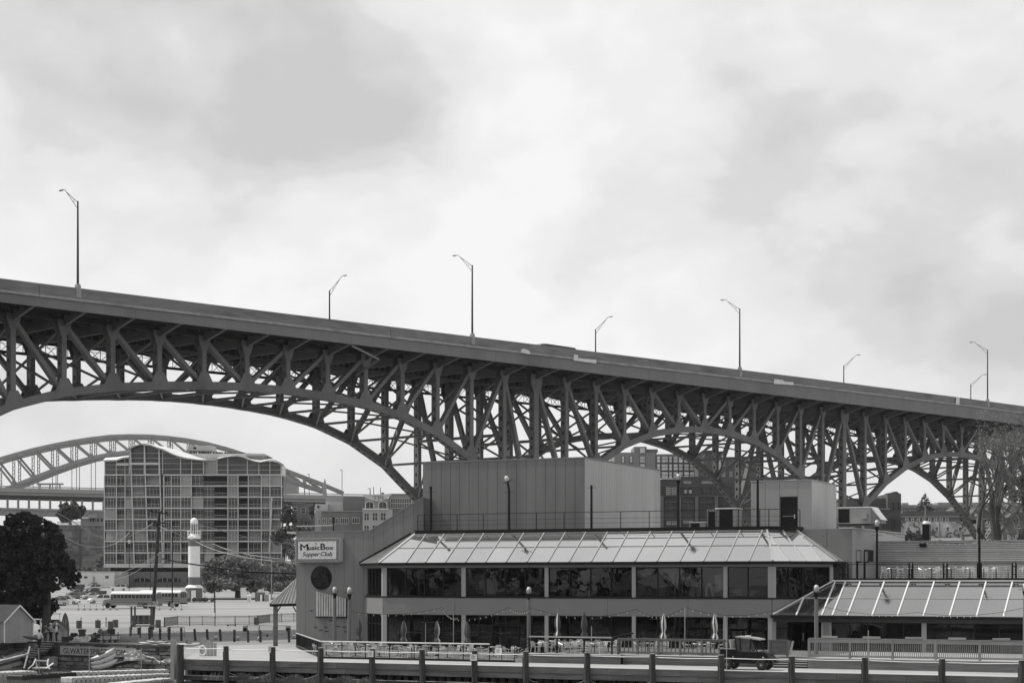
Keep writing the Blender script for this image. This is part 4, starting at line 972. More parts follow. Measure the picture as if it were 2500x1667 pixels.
# black railing of the raised deck
r2 = thing('deck_railing', 'black railing with a pale top board round the tables on the raised deck', 'railing', B(S(1291, KRZ), KRZ + .3, ZRZ))
ps = [B(S(p, KRZ + .3), KRZ + .3, ZRZ) for p in (1292, 1360, 1426, 1494)]
for p in ps: MB().beam(p, p + Z*1.1, .11).build('post', M_BLACK, r2)
for a, b in zip(ps[:-1], ps[1:]):
    MB().beam(a + Z*1.16, b + Z*1.16, .12, .09).build('top_rail', M_RAFT, r2)
    MB().beam(a + Z*.93, b + Z*.93, .03).build('mid_rail', M_BLACK, r2)
MB().beam(ps[-1] + Z*1.16, B(S(1545, -6), -6, ZRZ + 1.25), .1, .09).build('top_rail', M_BLACK, r2)
# ------------------------------------------------ chairs, tables
ch0 = thing('cafe_chair', 'x', 'chair', (0, 0, 0), 'x')
fm = MB()
for sx_ in (-1, 1):
    fm.tube([(sx_*.24, -.24, 0), (sx_*.25, -.2, .44), (sx_*.26, -.17, .62), (sx_*.25, .05, .66), (sx_*.2, .24, .74)], .016, 5)
    fm.tube([(sx_*.24, .26, 0), (sx_*.21, .16, .43), (sx_*.18, .26, .80)], .016, 5)
fm.tube([(-.18, .26, .80), (-.1, .29, .82), (.1, .29, .82), (.18, .26, .80)], .016, 5); fm.tube([(-.25, -.2, .43), (.25, -.2, .43)], .014, 5)
fm.build('frame', M_ALU, ch0)
sb = MB()
for q in range(5): sb.box(W, -.21, .21, -.2 + q*.085, -.135 + q*.085, .435, .455)
tag(sb.build('seat', M_ALU, ch0), kind='stuff')
bb_ = MB()
for q in range(4): bb_.add([(-.19, .215 + q*.018, .52 + q*.07), (.19, .215 + q*.018, .52 + q*.07), (.19, .23 + q*.018, .57 + q*.07), (-.19, .23 + q*.018, .57 + q*.07)], [(0, 1, 2, 3)])
tag(bb_.build('backrest', M_ALU, ch0), kind='stuff'); freeze(ch0)
tb0 = thing('cafe_table', 'x', 'table', (0, 0, 0), 'x')
MB().lathe((0, 0, 0), [(.36, .715), (.37, .73), (.36, .745)], 18).build('table_top', M_ALU, tb0)
MB().tube([(0, 0, .02), (0, 0, .715)], .035, 8).build('column', M_BLACK, tb0)
fb = MB()
for a in range(4): fb.beam((0, 0, .03), (math.cos(a*math.pi/2 + .7)*.3, math.sin(a*math.pi/2 + .7)*.3, .02), .06, .03)
fb.build('base', M_BLACK, tb0); freeze(tb0)
UANG = math.atan2(UY, UX)
used_c = [False]; used_t = [False]
def chair(loc, rz, label, group):
    if not used_c[0]: used_c[0] = True; o = ch0; o.location = loc; o.rotation_euler = (0, 0, rz); o['label'] = label; o['group'] = group; return o
    return dup(ch0, None, loc, rz, label, group)
def table(loc, label, group):
    if not used_t[0]: used_t[0] = True; o = tb0; o.location = loc; o['label'] = label; o['group'] = group; return o
    return dup(tb0, None, loc, 0, label, group)
rnd = random.Random(11)
def sets(lst, z, where, gc, gt_):
    for px, k, n_, what in lst:
        c = B(S(px, k), k, z); table(c, 'round metal cafe table ' + what, gt_)
        a0 = rnd.uniform(0, 6.28)
        for j in range(n_):
            a = a0 + j*2*math.pi/n_ + rnd.uniform(-.25, .25); r_ = rnd.uniform(.62, .78)
            p = c + Vector((math.cos(a)*r_, math.sin(a)*r_, 0))
            side = Vector((math.cos(a), math.sin(a), 0)); u_, v_ = side.dot(U), side.dot(V)
            pos = 'back' if v_ > .92 else 'front' if v_ < -.92 else ('back ' if v_ > .38 else 'front ' if v_ < -.38 else '') + ('left' if u_ < 0 else 'right')
            chair(p, a - math.pi/2, 'aluminium chair, %s of table %s' % (pos, what), gc)
sets([(797, -10.5, 3, 'at the left patio corner'), (835, -8.0, 3, 'by the two timber lamp posts'), (815, -5.5, 3, 'under the slatted wall panel'), (868, -11.2, 3, 'behind the third railing post'), (905, -7.4, 3, 'beside the first folded umbrella'),
      (926, -11.3, 4, 'behind the pile with the white notice'), (972, -9.6, 3, 'left of the second folded umbrella'), (1005, -11.6, 4, 'behind the middle of the patio railing'), (1042, -8.7, 3, 'near the thin white patio pole'),
      (1092, -11.4, 4, 'left of the third folded umbrella'), (1128, -7.5, 2, 'close to the gridded window'), (1162, -11.3, 4, 'at the right end of the patio railing'), (1205, -8.5, 3, 'just left of the patio steps'), (1262, -9.5, 3, 'beside the steps to the raised deck')],
     ZPAT, '', 'aluminium chairs on the lower patio', 'round tables on the lower patio')
sets([(1325, -11.8, 3, 'at the left end of the raised deck'), (1352, -8.8, 3, 'behind the first umbrella of the raised deck'), (1392, -11.8, 4, 'left of the second raised deck umbrella'), (1420, -8.0, 3, 'behind the second raised deck umbrella'), (1452, -11.8, 4, 'by the last black railing post'), (1485, -8.6, 4, 'where the black railing turns back'),
      (1582, -9.9, 4, 'behind the wooden railing, first from the left'), (1617, -10.2, 2, 'under the umbrella left of the cart'), (1701, -9.9, 3, 'behind the wooden railing, near the cart'), (1735, -9.2, 3, 'under the umbrella behind the cart')],
     ZRZ, '', 'aluminium chairs on the raised deck', 'round tables on the raised deck')
sets([(2176, 5.4, 3, 'left of the first tall terrace lamp'), (2275, 5.6, 4, 'behind the second terrace railing bay'), (2322, 4.9, 2, 'between the second and third terrace railing bays'), (2225, 5.0, 1, 'behind the first terrace railing bay'), (2432, 5.0, 2, 'behind the last full terrace bay'), (2368, 5.4, 3, 'just left of the second terrace lamp'), (2402, 6.8, 3, 'just right of the second terrace lamp'), (2462, 5.5, 3, 'at the right end of the terrace')],
     5.71, '', 'aluminium chairs on the upper terrace', 'tables on the upper terrace')
# folded umbrellas
um0 = thing('folded_umbrella', 'x', 'umbrella', (0, 0, 0), 'folded patio umbrellas')
MB().tube([(0, 0, 0), (0, 0, 2.75)], .024, 6).build('pole', M_BLACK, um0)
def fold(r, k0, k1, seg, n=10):
    mb = MB(); prof = [(.03, 2.75), (.13, 2.45), (.2, 2.1), (.19, 1.75), (.12, 1.45), (.25, 1.15), (.18, .95)]
    vs = []
    for rr_, z_ in prof:
        for a in range(k0, k1 + 1):
            t = a*2*math.pi/n; q = rr_ * r * (1.15 if a % 2 else .8); vs.append((math.cos(t)*q + .02*math.sin(z_*5), math.sin(t)*q, z_))
    m_ = k1 - k0 + 1
    mb.add(vs, [(i*m_ + j, i*m_ + j + 1, (i+1)*m_ + j + 1, (i+1)*m_ + j) for i in range(len(prof) - 1) for j in range(m_ - 1)]); return mb
fold(1.0, 0, 10, 0).build('canopy', mat('canvas_dark', .06, .8, .3, 4), um0)
fold(1.06, 6, 7, 0).build('pale_panel', mat('canvas_white', .5, .7, .1, 4), um0); fold(1.06, 8, 9, 0).build('pale_panel', MATS['canvas_white'], um0)
MB().lathe((0, 0, 0), [(.26, 0), (.25, .06), (.05, .09)], 12).build('base', M_BLACK, um0); freeze(um0)
ul = [(876, -6.5, ZPAT, 'folded umbrella nearest the timber lamp posts'), (985, -8, ZPAT, 'folded umbrella leaning a little, below the left patio window'), (1065, -8, ZPAT, 'folded umbrella before the end column of the first window bay'), (1143, -8, ZPAT, 'folded umbrella before the gridded window, pole tilted'),
      (1361, -9.5, ZRZ, 'folded umbrella at the left of the raised deck'), (1427, -9.5, ZRZ, 'folded umbrella in the middle of the black railed deck'), (1617, -10, ZRZ, 'folded umbrella behind the wooden railing, left one'), (1745, -10, ZRZ, 'folded umbrella just behind the tail of the cart')]
for i, (px, k, z_, lb) in enumerate(ul):
    o = um0 if i == 0 else dup(um0); o.location = B(S(px, k), k, z_); o['label'] = lb; o.rotation_euler = (R(rnd.uniform(-3, 3)), R(rnd.uniform(-3, 3)), rnd.uniform(0, 6)); o.scale = (1, 1, .92 if z_ < .3 else 1.0)
# ------------------------------------------------ lamps
M_GLOBE = mat('lamp_globe', .5, .25, .03, 2, spec=.5)
def fixture(t, c, sc_=1.0, tilt=None):
    g = MB().lathe(c, [(.10*sc_, 0), (.17*sc_, .08*sc_), (.19*sc_, .25*sc_), (.17*sc_, .40*sc_), (.09*sc_, .50*sc_), (.01, .53*sc_)], 12).build('globe', M_GLOBE, t, smooth=True)
    cg = MB()
    for a in range(4):
        q = Vector((math.cos(a*math.pi/2 + .4), math.sin(a*math.pi/2 + .4), 0))
        cg.tube([c + q*.2*sc_, c + q*.215*sc_ + Z*.25*sc_, c + q*.17*sc_ + Z*.42*sc_], .012, 4)
    for z_, r_ in ((.05, .22), (.16, .34), (.27, .22)):
        for a in range(12):
            p, q = a*math.pi/6, (a+1)*math.pi/6; cg.beam(c + Vector((math.cos(p)*r_, math.sin(p)*r_, z_))*sc_, c + Vector((math.cos(q)*r_, math.sin(q)*r_, z_))*sc_, .014)
    cg.beam(c + U*.48*sc_ + Z*.12, c - U*.48*sc_ + Z*.12, .02)
    tag(cg.build('cage', M_POLE, t), kind='stuff')
    MB().lathe(c, [(.09*sc_, -.42*sc_), (.10*sc_, -.3*sc_), (.16*sc_, -.12*sc_), (.18*sc_, 0)], 10).build('neck', M_BLACK, t)
for px, k, zb, pyt, lb in ((817, -1.0, ZPAT, 1462, 'timber lamp post nearest the round window'), (853, -5.0, ZPAT, 1464, 'timber lamp post right of the slatted wall panel'), (1291, -3.6, ZPAT, 1464, 'timber lamp post before the second window bay'),
                           (1993, -6.0, ZRZ, 1462, 'timber lamp post before the lower glass roof'), (2503, -6.0, ZRZ, 1460, 'timber lamp post cut by the right edge')):
    s_ = S(px, k); zt = ZK(px, pyt, k); c = B(s_, k, zb)
    t = thing('timber_lamp_post', lb, 'lamp post', c, 'timber posts with caged globe lamps')
    MB().tube([c, c + Z*(zt - zb)], [.15, .14], 10).build('post', mat('post_timber', .15, .9, .25, 3, stretch=(2, 2, .2), dirt=.2), t)
    fixture(t, c + Z*(zt - zb + .45), 1.0)
for px, k, pyt, pyb, globe, lb in ((1052, 3.25, 1195, 1292, 0, 'black roof pole without lamp at the left end of the roof edge'), (1243, 3.25, 1195, 1292, 2, 'black roof pole with a globe lamp knocked askew'), (1444, 3.25, 1184, 1288, 0, 'black roof pole without lamp before the corner of the big hall'),
                                   (1656, 3.25, 1186, 1288, 1, 'black roof lamp with a caged globe before the brick warehouse'), (1850, 3.25, 1172, 1285, 0, 'black roof pole without lamp left of the penthouse door'),
                                   (2141, 4.0, 1300, 1410, 1, 'black terrace lamp with a caged globe'), (2391, 4.0, 1288, 1410, 0, 'black terrace pole without lamp')):
    s_ = S(px, k); zb = 9.5 if k < 3.5 else 5.7; zt = ZK(px, pyt, k); c = B(s_, k, zb)
    t = thing('black_lamp_pole', lb, 'lamp pole', c, 'black poles on the roof edge and terrace')
    MB().tube([c, c + Z*(zt - zb)], [.10, .085], 8).build('pole', M_BLACK, t)
    MB().beam(c + Z*(zt - zb - .2) - U*.42, c + Z*(zt - zb - .2) + U*.42, .022).build('cross_bar', M_BLACK, t)
    if globe == 1: fixture(t, c + Z*(zt - zb + .42), .95)
    if globe == 2:
        MB().beam(c + Z*(zt - zb), c + Z*(zt - zb + .62) - U*.12, .16).build('neck', M_BLACK, t)
        g = MB().lathe((0, 0, 0), [(.10, 0), (.17, .08), (.19, .22), (.15, .38), (.01, .48)], 12)
        rt = Matrix.Rotation(R(-22), 4, V); g.v = [rt @ v + c + Z*(zt - zb + .66) - U*.12 for v in g.v]; g.build('globe', M_GLOBE, t, smooth=True)
        MB().beam(c + Z*(zt - zb + .62) - U*.5 - Z*.12, c + Z*(zt - zb + .62) + U*.28 + Z*.16, .05).build('cage', M_BLACK, t)
    if not globe and px in (1052,): MB().beam(c + Z*(zt - zb), c + Z*(zt - zb + .25), .2, .1).build('neck', M_BLACK, t)
# terrace railing with framed mesh bays
tr = thing('terrace_railing', 'black framed mesh railing along the upper terrace', 'railing', B(S(2060, 3.8), 3.8, 5.6))
xs = [S(p, 3.8) for p in (2053, 2066, 2224, 2308, 2391, 2476, 2562)]
for s_ in xs:
    for d_ in (-.1, .1): MB().box(BB, s_ + d_ - .04, s_ + d_ + .04, 3.76, 3.84, 5.73, 6.82).build('post', M_BLACK, tr)
    for z_ in (5.95, 6.5): MB().box(BB, s_ - .06, s_ + .06, 3.77, 3.83, z_, z_ + .07).build('link', M_BLACK, tr)
MB().box(BB, xs[0], xs[-1], 3.76, 3.84, 6.83, 6.87).build('top_rail', M_BLACK, tr)
for a, b in zip(xs[:-1], xs[1:]):
    fr_ = MB(); a += .14; b -= .14
    for z_ in (5.68, 6.70): fr_.box(BB, a, b, 3.78, 3.82, z_, z_ + .045)
    for x_ in (a, b - .045): fr_.box(BB, x_, x_ + .045, 3.781, 3.819, 5.68, 6.74)
    fr_.build('bay_frame', M_BLACK, tr); ms = MB()
    n_ = int((b - a) / .16)
    for k in range(1, n_): ms.box(BB, a + (b-a)*k/n_ - .002, a + (b-a)*k/n_ + .002, 3.795, 3.803, 5.72, 6.70)
    for k in range(1, 7): ms.box(BB, a + .04, b - .04, 3.790, 3.794, 5.7 + k*.145, 5.704 + k*.145)
    tag(ms.build('mesh_infill', M_BLACK, tr), kind='stuff')
# roof objects
def hvac(px0, px1, py0, k, zb, depth, label, dark=(), nm='air_handler', louv=0, m=M_COLM):
    a, b = S(px0, k), S(px1, k); zt = ZK(px0, py0, k)
    t = thing(nm, label, 'air handler', B((a+b)/2, k, zb))
    MB().box(BB, a, b, k, k + depth, zb + .12, zt).build('casing', m, t); MB().box(BB, a - .05, b + .05, k - .05, k + depth + .05, zt + .002, zt + .07).build('lid', M_WHITE, t)
    MB().box(BB, a + .05, b - .05, k + .1, k + depth - .1, zb, zb + .118).build('skid', M_POLE, t)
    for pa, pb in dark:
        MB().box(BB, S(pa, k), S(pb, k), k - .03, k - .004, zb + .2, zt - .08).build('grille', M_BLACK, t)
        for z_ in [zb + .3 + .12*i for i in range(int((zt - zb - .4)/.12))]: pass
    return t, a, b, zt
hvac(1748, 1796, 1242, 5.2, 9.3, 1.6, 'large louvred air handler by the penthouse wall', dark=((1756, 1789),))
hvac(1727, 1747, 1246, 5.0, 9.3, 1.2, 'narrow dark condenser left of the large air handler', dark=((1729, 1746),))
hvac(1683, 1722, 1275, 5.0, 9.3, 1.3, 'low pale vent box at the left end of the roof units', dark=((1686, 1708),))
t, a, b, zt = hvac(2045, 2126, 1240, 7.0, 9.65, 2.2, 'big air handler with dark intake on the right wing', dark=((2047, 2074),))
MB().prism([B(b, 7.05, zt), B(b + .75, 7.05, zt - .9), B(b + .75, 7.05, zt - 1.15), B(b, 7.05, zt - 1.2)], V * 1.6).build('hood', M_BAND, t)
MB().prism([B(b, 7.02, zt), B(b + .75, 7.02, zt - .9), B(b + .85, 7.02, zt - .9), B(b + .15, 7.02, zt + .02)], V * 1.7).build('hood_edge', M_WHITE, t)
MB().prism([B(S(2104, 7), 6.98, 10.1), B(S(2118, 7), 6.98, 10.1), B(S(2117, 7), 6.98, 10.55), B(S(2106, 7), 6.98, 10.55)], V * -.3).build('vent_hood', M_COLM, t)
# kitchen stack and speaker on the corrugated wall
t = thing('exhaust_stack', 'square black exhaust stack with bright cowl behind the corrugated wall', 'chimney', B(S(2261, 15), 15, 5)); a, b = S(2253, 15), S(2270, 15)
MB().box(BB, a, b, 14.8, 15.4, 5, ZK(2261, 1279, 15)).build('duct', M_BLACK, t); MB().lathe(B((a+b)/2, 15.1, ZK(2261, 1279, 15)), [(.34, 0), (.33, .1), (.26, .2), (.05, .24)], 14).build('cowl', M_ALU, t)
o = MB().box(BB, S(2247, KW), S(2263, KW), KW - .4, KW - .06, ZK(2255, 1335, KW), ZK(2255, 1326, KW)).build('loudspeaker', M_BLACK, base=B(S(2255, KW), KW - .2, ZK(2255, 1335, KW))); tag(o, 'black loudspeaker box on the corrugated wall', 'loudspeaker')
# wall lanterns beside the terrace door
for kk, lb in ((solve_k(r1, 2091), 'left wall lantern beside the terrace'), (solve_k(r1, 2109), 'right wall lantern beside the terrace')):
    c = B(r1 + .2, kk, 6.9); t = thing('wall_lantern', lb, 'lantern', c, 'two tall lanterns on the wing wall')
    MB().box(BB, r1 + .12, r1 + .3, kk - .09, kk + .09, 7.0, 7.75).build('glass', M_GLOBE, t); MB().box(BB, r1 + .06, r1 + .36, kk - .14, kk + .14, 6.9, 6.98).build('base', M_BLACK, t); MB().box(BB, r1 + .06, r1 + .36, kk - .14, kk + .14, 7.77, 7.82).build('lid', M_BLACK, t)
    for q in (-.15, .15): MB().box(BB, r1 + .3, r1 + .33, kk + q - .012, kk + q + .012, 6.98, 7.77).build('bar', M_BLACK, t)
    MB().box(BB, r1 + .02, r1 + .12, kk - .1, kk + .1, 5.5, 7.0).build('bracket', M_BLACK, t)
# string lights
def string(pts, k, lb, sag=.35, nb=9, gl='strings of small bulbs'):
    P3 = [B(S(px, k), k, ZK(px, py, k)) for px, py in pts]; t = thing('string_lights', lb, 'string lights', P3[0], gl); wv = []; bl = MB()
    for a, b in zip(P3[:-1], P3[1:]):
        L = (b - a).length
        for q in range(13):
            u_ = q/12; p = a.lerp(b, u_) - Z*(4*sag*u_*(1-u_)); wv.append(p)
        for q in range(1, nb):
            u_ = q/nb; p = a.lerp(b, u_) - Z*(4*sag*u_*(1-u_)); bl.lathe(p - Z*.13, [(.01, -.03), (.028, 0), (.025, .05), (.012, .11)], 6)
    MB().tube(wv, .016, 4).build('wire', M_BLACK, t); tag(bl.build('bulbs', mat('bulb_glass', .45, .2, .02, 2), t), kind='stuff')
string([(858, 1492), (1079, 1482), (1120, 1505)], -5, 'string of bulbs from the timber lamp post across the first window bay', .35, 12)
string([(1106, 1510), (1241, 1482), (1298, 1484)], -6, 'string of bulbs rising to the third timber lamp post', .3, 10)
string([(1300, 1484), (1553, 1486), (1672, 1481)], -6, 'string of bulbs above the black railed deck', .6, 12)
string([(1672, 1481), (1888, 1490)], -6, 'string of bulbs over the wooden railing towards the cart', .45, 11)
string([(1996, 1476), (2240, 1494), (2503, 1482)], -6, 'string of bulbs hanging along the lower glass roof eave', .35, 16)
string([(2138, 1290), (2240, 1318), (2300, 1322), (2372, 1322), (2392, 1310), (2440, 1318), (2520, 1321)], 12, 'string of bulbs along the top of the corrugated wall', .12, 5)
for px, pt, pb, k, lb in ((1039, 1520, 1600, -7, 'thin pale pole on the patio between the first umbrellas'), (1107, 1498, 1600, -7, 'thin pale pole just right of the first window bay'), (1444, 1528, 1590, -11.6, 'thin pale pole on the raised deck'), (1672, 1480, 1590, -10, 'tall thin pale pole behind the wooden railing'),
                      (1774, 1538, 1625, KD + .3, 'thin pale pole at the tail of the cart'), (2120, 1538, 1630, KD + .3, 'thin pale pole before the long balustrade')):
    s_ = S(px, k); zb = ZPAT if px < 1200 else (ZRZ if k > -13 else -.01)
    tag(MB().tube([B(s_, k, zb), B(s_, k, ZK(px, pt, k))], .025, 6).build('thin_pole', M_RAFT, base=B(s_, k, zb)), lb, 'pole', 'thin pale poles holding the string lights')
# ------------------------------------------------ utility cart
KU = -16.2; uc = B(S(1826, KU), KU, -.008)
def utv():
    t = thing('utility_cart', 'black utility cart with roof and clear cab, parked on the dock', 'utility vehicle', uc)
    T = lambda x, y, z: uc + U*x + V*y + Z*z
    MB_ = MB
    for nm, y0, y1 in (('body', -.72, .72),):
        MB_().prism([T(-1.62, y0, .62), T(-1.50, y0, .52), T(-1.05, y0, .9), T(-.75, y0, .86), T(-.55, y0, .45), T(.55, y0, .40), T(.78, y0, .86), T(1.15, y0, .90), T(1.45, y0, .62), T(1.55, y0, .82), T(1.42, y0, 1.02), T(.95, y0, 1.13), T(.72, y0, 1.10), T(-.38, y0, 1.12), T(-.5, y0, 1.27), T(-1.6, y0, 1.27)], V*(y1-y0)).build(nm, M_BLACK, t)
    MB_().prism([T(-.62, -.74, 2.02), T(.6, -.74, 1.9), T(.95, -.74, 1.86), T(.9, -.74, 1.93), T(.4, -.74, 2.02), T(-.6, -.74, 2.10)], V*1.48).build('roof', mat('utv_roof', .3, .4, .1, 3, spec=.5), t)
    MB_().box(lambda a, b, c: T(a, b, c), -.1, .2, -.3, 0, 2.07, 2.14).build('roof_light', M_WHITE, t)
    cgm = MB()
    for y in (-.71, .71):
        for a, b in (((-.55, 1.25), (-.6, 2.04)), ((-.28, 1.12), (-.3, 2.03)), ((.36, 1.1), (.38, 1.98)), ((.45, 1.95), (.85, 1.1))): cgm.beam(T(a[0], y, a[1]), T(b[0], y, b[1]), .06); cgm.build('cab_post', M_BLACK, t); cgm = MB()
    gl = mat('cab_plastic', .55, .12, .25, 3, spec=.5)
    for y in (-.70,):
        MB_().prism([T(-.54, y, 1.3), T(-.32, y, 1.16), T(-.33, y, 1.98), T(-.57, y, 2.0)], V*.01).build('cab_window', mat('clear_sheet', .08, .25, .5, 3, spec=.25), t)
        MB_().prism([T(-.24, y, 1.2), T(.32, y, 1.05), T(.35, y, 1.95), T(-.26, y, 2.0)], V*.01).build('cab_window', MATS['clear_sheet'], t)
        MB_().prism([T(.42, y, 1.02), T(.75, y, 1.06), T(.48, y, 1.85), T(.44, y, 1.9)], V*.01).build('cab_window', MATS['clear_sheet'], t)
    wl_ = MB()
    for x in (-1.12, 1.08):
        for y in (-.78, .56):
            w_ = thingw = MB_().tube([T(x, y, .33), T(x, y + .05, .33), T(x, y + .24, .33), T(x, y + .28, .33)], [.29, .33, .33, .29], 18).build('wheel', M_RUBBER, t)
            MB_().tube([T(x, y - .012, .33), T(x, y + .02, .33)], [.15, .17], 12).build('rim', mat('dark_rim', .07, .5, .1, 2), w_)
            MB_().tube([T(x, y - .025, .33), T(x, y, .33)], .04, 8).build('hub', M_ALU, w_)
    MB_().prism([T(.95, -.5, 1.14), T(1.42, -.5, 1.02), T(1.46, -.5, 1.05), T(.98, -.5, 1.2)], V*1.0).build('hood_panel', M_POLE, t)
    MB_().tube([T(1.5, -.6, .5), T(1.62, -.6, .8), T(1.62, .6, .8), T(1.5, .6, .5)], .03, 6).build('bumper', M_POLE, t)
    MB_().prism([T(-1.62, -.73, 1.29), T(-.62, -.73, 1.29), T(-.5, -.73, 1.38), T(-.66, -.73, 1.33), T(-1.6, -.73, 1.33)], V*.1).build('bed_rail', M_RAFT, t)
    b = thing('plastic_bucket', 'grey plastic bucket standing in the cart bed', 'bucket', T(-.9, -.2, 1.285))
    MB_().lathe(b.location, [(.20, 0), (.25, .5), (.26, .5), (.26, .55)], 14).build('pail', M_COLM, b); MB_().lathe(b.location, [(.27, .552), (.27, .58), (.02, .585)], 14).build('lid', M_COLM, b)
utv()
# ================================================================== LEFT SIDE: SEA WALL, BOATS, PEOPLE, CARS
rnd = random.Random(23)
wd = (SW1 - SW0); wL = wd.length; wd.normalize(); wn = Vector((wd.y, -wd.x, 0))     # wn points to the water
WF = lambda a, b, z: SW0 + wd*a + wn*b + Z*z
sw = thing('stone_seawall', 'rough stone block sea wall below the boat hire yard', 'wall', WF(wL/2, 0, -2))
z = -.03
for row in range(6):
    h = rnd.uniform(.30, .42); a = rnd.uniform(-.6, 0)
    while a < wL + 1.2:
        L = rnd.uniform(.5, 1.5); d_ = rnd.uniform(.10, .30) + row * .03
        mb = MB(); j = lambda: rnd.uniform(-.03, .03)
        vs = [WF(a + .02 + j()*.4, .02, z - .015), WF(a + L - .02 + j()*.4, .02, z - .015), WF(a + L - .02, .02, z - h + .015), WF(a + .02, .02, z - h + .015)]
        fs_ = [WF(a + .06 + j(), d_ + j(), z - .05 + j()), WF(a + L - .06 + j(), d_ + j(), z - .05 + j()), WF(a + L - .05 + j(), d_ + j(), z - h + .05 + j()), WF(a + .05 + j(), d_ + j(), z - h + .05 + j())]
        mb.add(vs + fs_, [(4, 5, 6, 7), (0, 1, 5, 4), (1, 2, 6, 5), (2, 3, 7, 6), (3, 0, 4, 7), (0, 3, 2, 1)]); mb.build('stone', M_STONE, sw); a += L
    z -= h
# timber edge beam and banner
eb = MB().beam(WF(0, .1, .02), WF(wL, .1, .02), .35, .16); tag(eb.build('wall_edge_beam', M_WOODD, base=WF(wL/2, .1, 0)), 'dark timber beam along the top of the stone sea wall', 'beam')
def wallA(px, b=.4):
    lo, hi = -5.0, wL + 5
    for _ in range(50):
        m_ = (lo + hi)/2; p = WF(m_, b, 0)
        if CX + F*p.x/p.y < px: lo = m_
        else: hi = m_
    return lo
a0, a1 = wallA(147), wallA(332)
zb1, zb0 = -.22, -.98
bn = thing('web_banner', 'grey banner lettered GLWATERSPORTS.COM fixed to the sea wall', 'banner', WF((a0+a1)/2, .4, zb0))
MB().box(WF, a0, a1, .36, .42, zb0, zb1).build('board', M_COLM, bn)
mb, wd_ = text_mb('GLWATERSPORTS.COM', .50, lambda a, b, c: (a, b, c), .006); k_ = (wallA(306) - wallA(155))/wd_
mb.v = [WF(wallA(155) + v.x*k_, .427 + v.z, zb0 + .14 + v.y) for v in mb.v]; mb.build('lettering', M_INK, bn)
tag(MB().prism([WF(wallA(118), .3, -.15), WF(wallA(146), .3, -.15), WF(wallA(146), .3, -1.0), WF(wallA(130), .3, -1.0)], wn*.12).build('wall_board', M_WOODD, base=WF(wallA(130), .3, -1)), 'dark board left of the lettered banner', 'board')
tag(MB().box(WF, wallA(107), wallA(142), .45, .9, -1.95, -1.15).build('dock_box', M_WOODL, base=WF(wallA(120), .6, -1.95)), 'pale ribbed storage box at the foot of the sea wall', 'storage box')
# steps down to the floats
sp = thing('wall_stairs', 'timber stairs going down the sea wall beside the lowest man', 'stairs', WF(wallA(95), .8, -1.4))
for q, (pa, pb, py) in enumerate(((103, 131, 1570), (93, 131, 1575.5), (88, 122, 1580.5), (66, 116, 1586), (60, 100, 1591), (56, 92, 1596.5), (54, 88, 1602))):
    b_ = .35 + .28*q; aa, ab = wallA(pa, b_), wallA(pb, b_); zz = CZ + (HY - py)/F * WF((aa+ab)/2, b_, 0).y
    MB().box(WF, aa, ab, b_, b_ + .34, zz - .05, zz).build('tread', M_WOODL, sp); MB().box(WF, aa + .05, ab - .05, b_ + .02, b_ + .3, zz - .28, zz - .052).build('riser', M_WOODD, sp)
for (pA, pB, lb) in (((62, 1603, -1.25), (-8, 1622, -1.62), 'pale gangway sloping down at the far left, under the kayak'), ((345, 1605, -1.0), (226, 1634, -1.62), 'timber ramp sloping to the floats under the stacked kayaks')):
    d0_, d1_ = (CZ - pA[2])*F/(pA[1] - HY), (CZ - pB[2])*F/(pB[1] - HY); A0, A1 = P(pA[0], pA[1], d0_), P(pB[0], pB[1], d1_)
    t = thing('gangway', lb, 'gangway', A1); MB().beam(A0, A1, 1.1, .08, side=Vector((.1, 1, 0))).build('deck', M_WOODL, t)
    MB().beam(A0 - Z*.12 + Vector((0, -.5, 0)), A1 - Z*.12 + Vector((0, -.5, 0)), .1, .22).build('side_beam', M_WOODD, t)
# modular floats
cube = MB(); q_ = .195
cube.add([(-q_, -q_, .03), (-q_ + .04, -q_, 0), (q_ - .04, -q_, 0), (q_, -q_, .03), (q_, -q_, .33), (q_ - .05, -q_, .40), (-q_ + .05, -q_, .40), (-q_, -q_, .33)], [])
cube = MB(); cube.prism([(-q_, -q_, .04), (-q_ + .04, -q_, 0), (q_ - .04, -q_, 0), (q_, -q_, .04), (q_, -q_, .34), (q_ - .05, -q_, .40), (-q_ + .05, -q_, .40), (-q_, -q_, .34)], (0, 2*q_, 0))
tabm = MB().box(W, -.055, .055, -.025, 0, .12, .20)
M_FLOAT = mat('float_plastic', .5, .5, .12, 2, dirt=.25, per_obj=.08); M_FLOATD = mat('float_plastic_dark', .035, .5, .2, 2)
def mesh_of(mb, nm, m):
    me = bpy.data.meshes.new(nm); me.from_pydata([tuple(v) for v in mb.v], [], mb.f); me.materials.append(m); return me
cm1, cm2, tm1 = mesh_of(cube, 'float_cube', M_FLOAT), mesh_of(cube, 'float_cube', M_FLOATD), mesh_of(tabm, 'lug', M_BLACK)
def floatdock(pa, pb, rows, label, dark=False):
    A0, A1 = GP(*pa, -2.0), GP(*pb, -2.0); A0.z = A1.z = -2.08; d_ = (A1 - A0); n_ = int(d_.length/.4); d_.normalize(); nn = Vector((-d_.y, d_.x, 0)); rz = math.atan2(d_.y, d_.x)
    t = thing('floating_dock', label, 'floating dock', A0, 'modular floating docks')
    for i in range(n_):
        for r_ in range(rows):
            o = bpy.data.objects.new('float_cube', cm2 if dark else cm1); COL.objects.link(o); o.parent = t; o.location = d_*(.2 + .4*i) + nn*(.2 + .4*r_) + Z*rnd.uniform(-.012, .012); o.rotation_euler = (0, 0, rz)
        o = bpy.data.objects.new('lug', tm1); COL.objects.link(o); o.parent = t; o.location = d_*(.4 + .4*i); o.rotation_euler = (0, 0, rz)
    return t
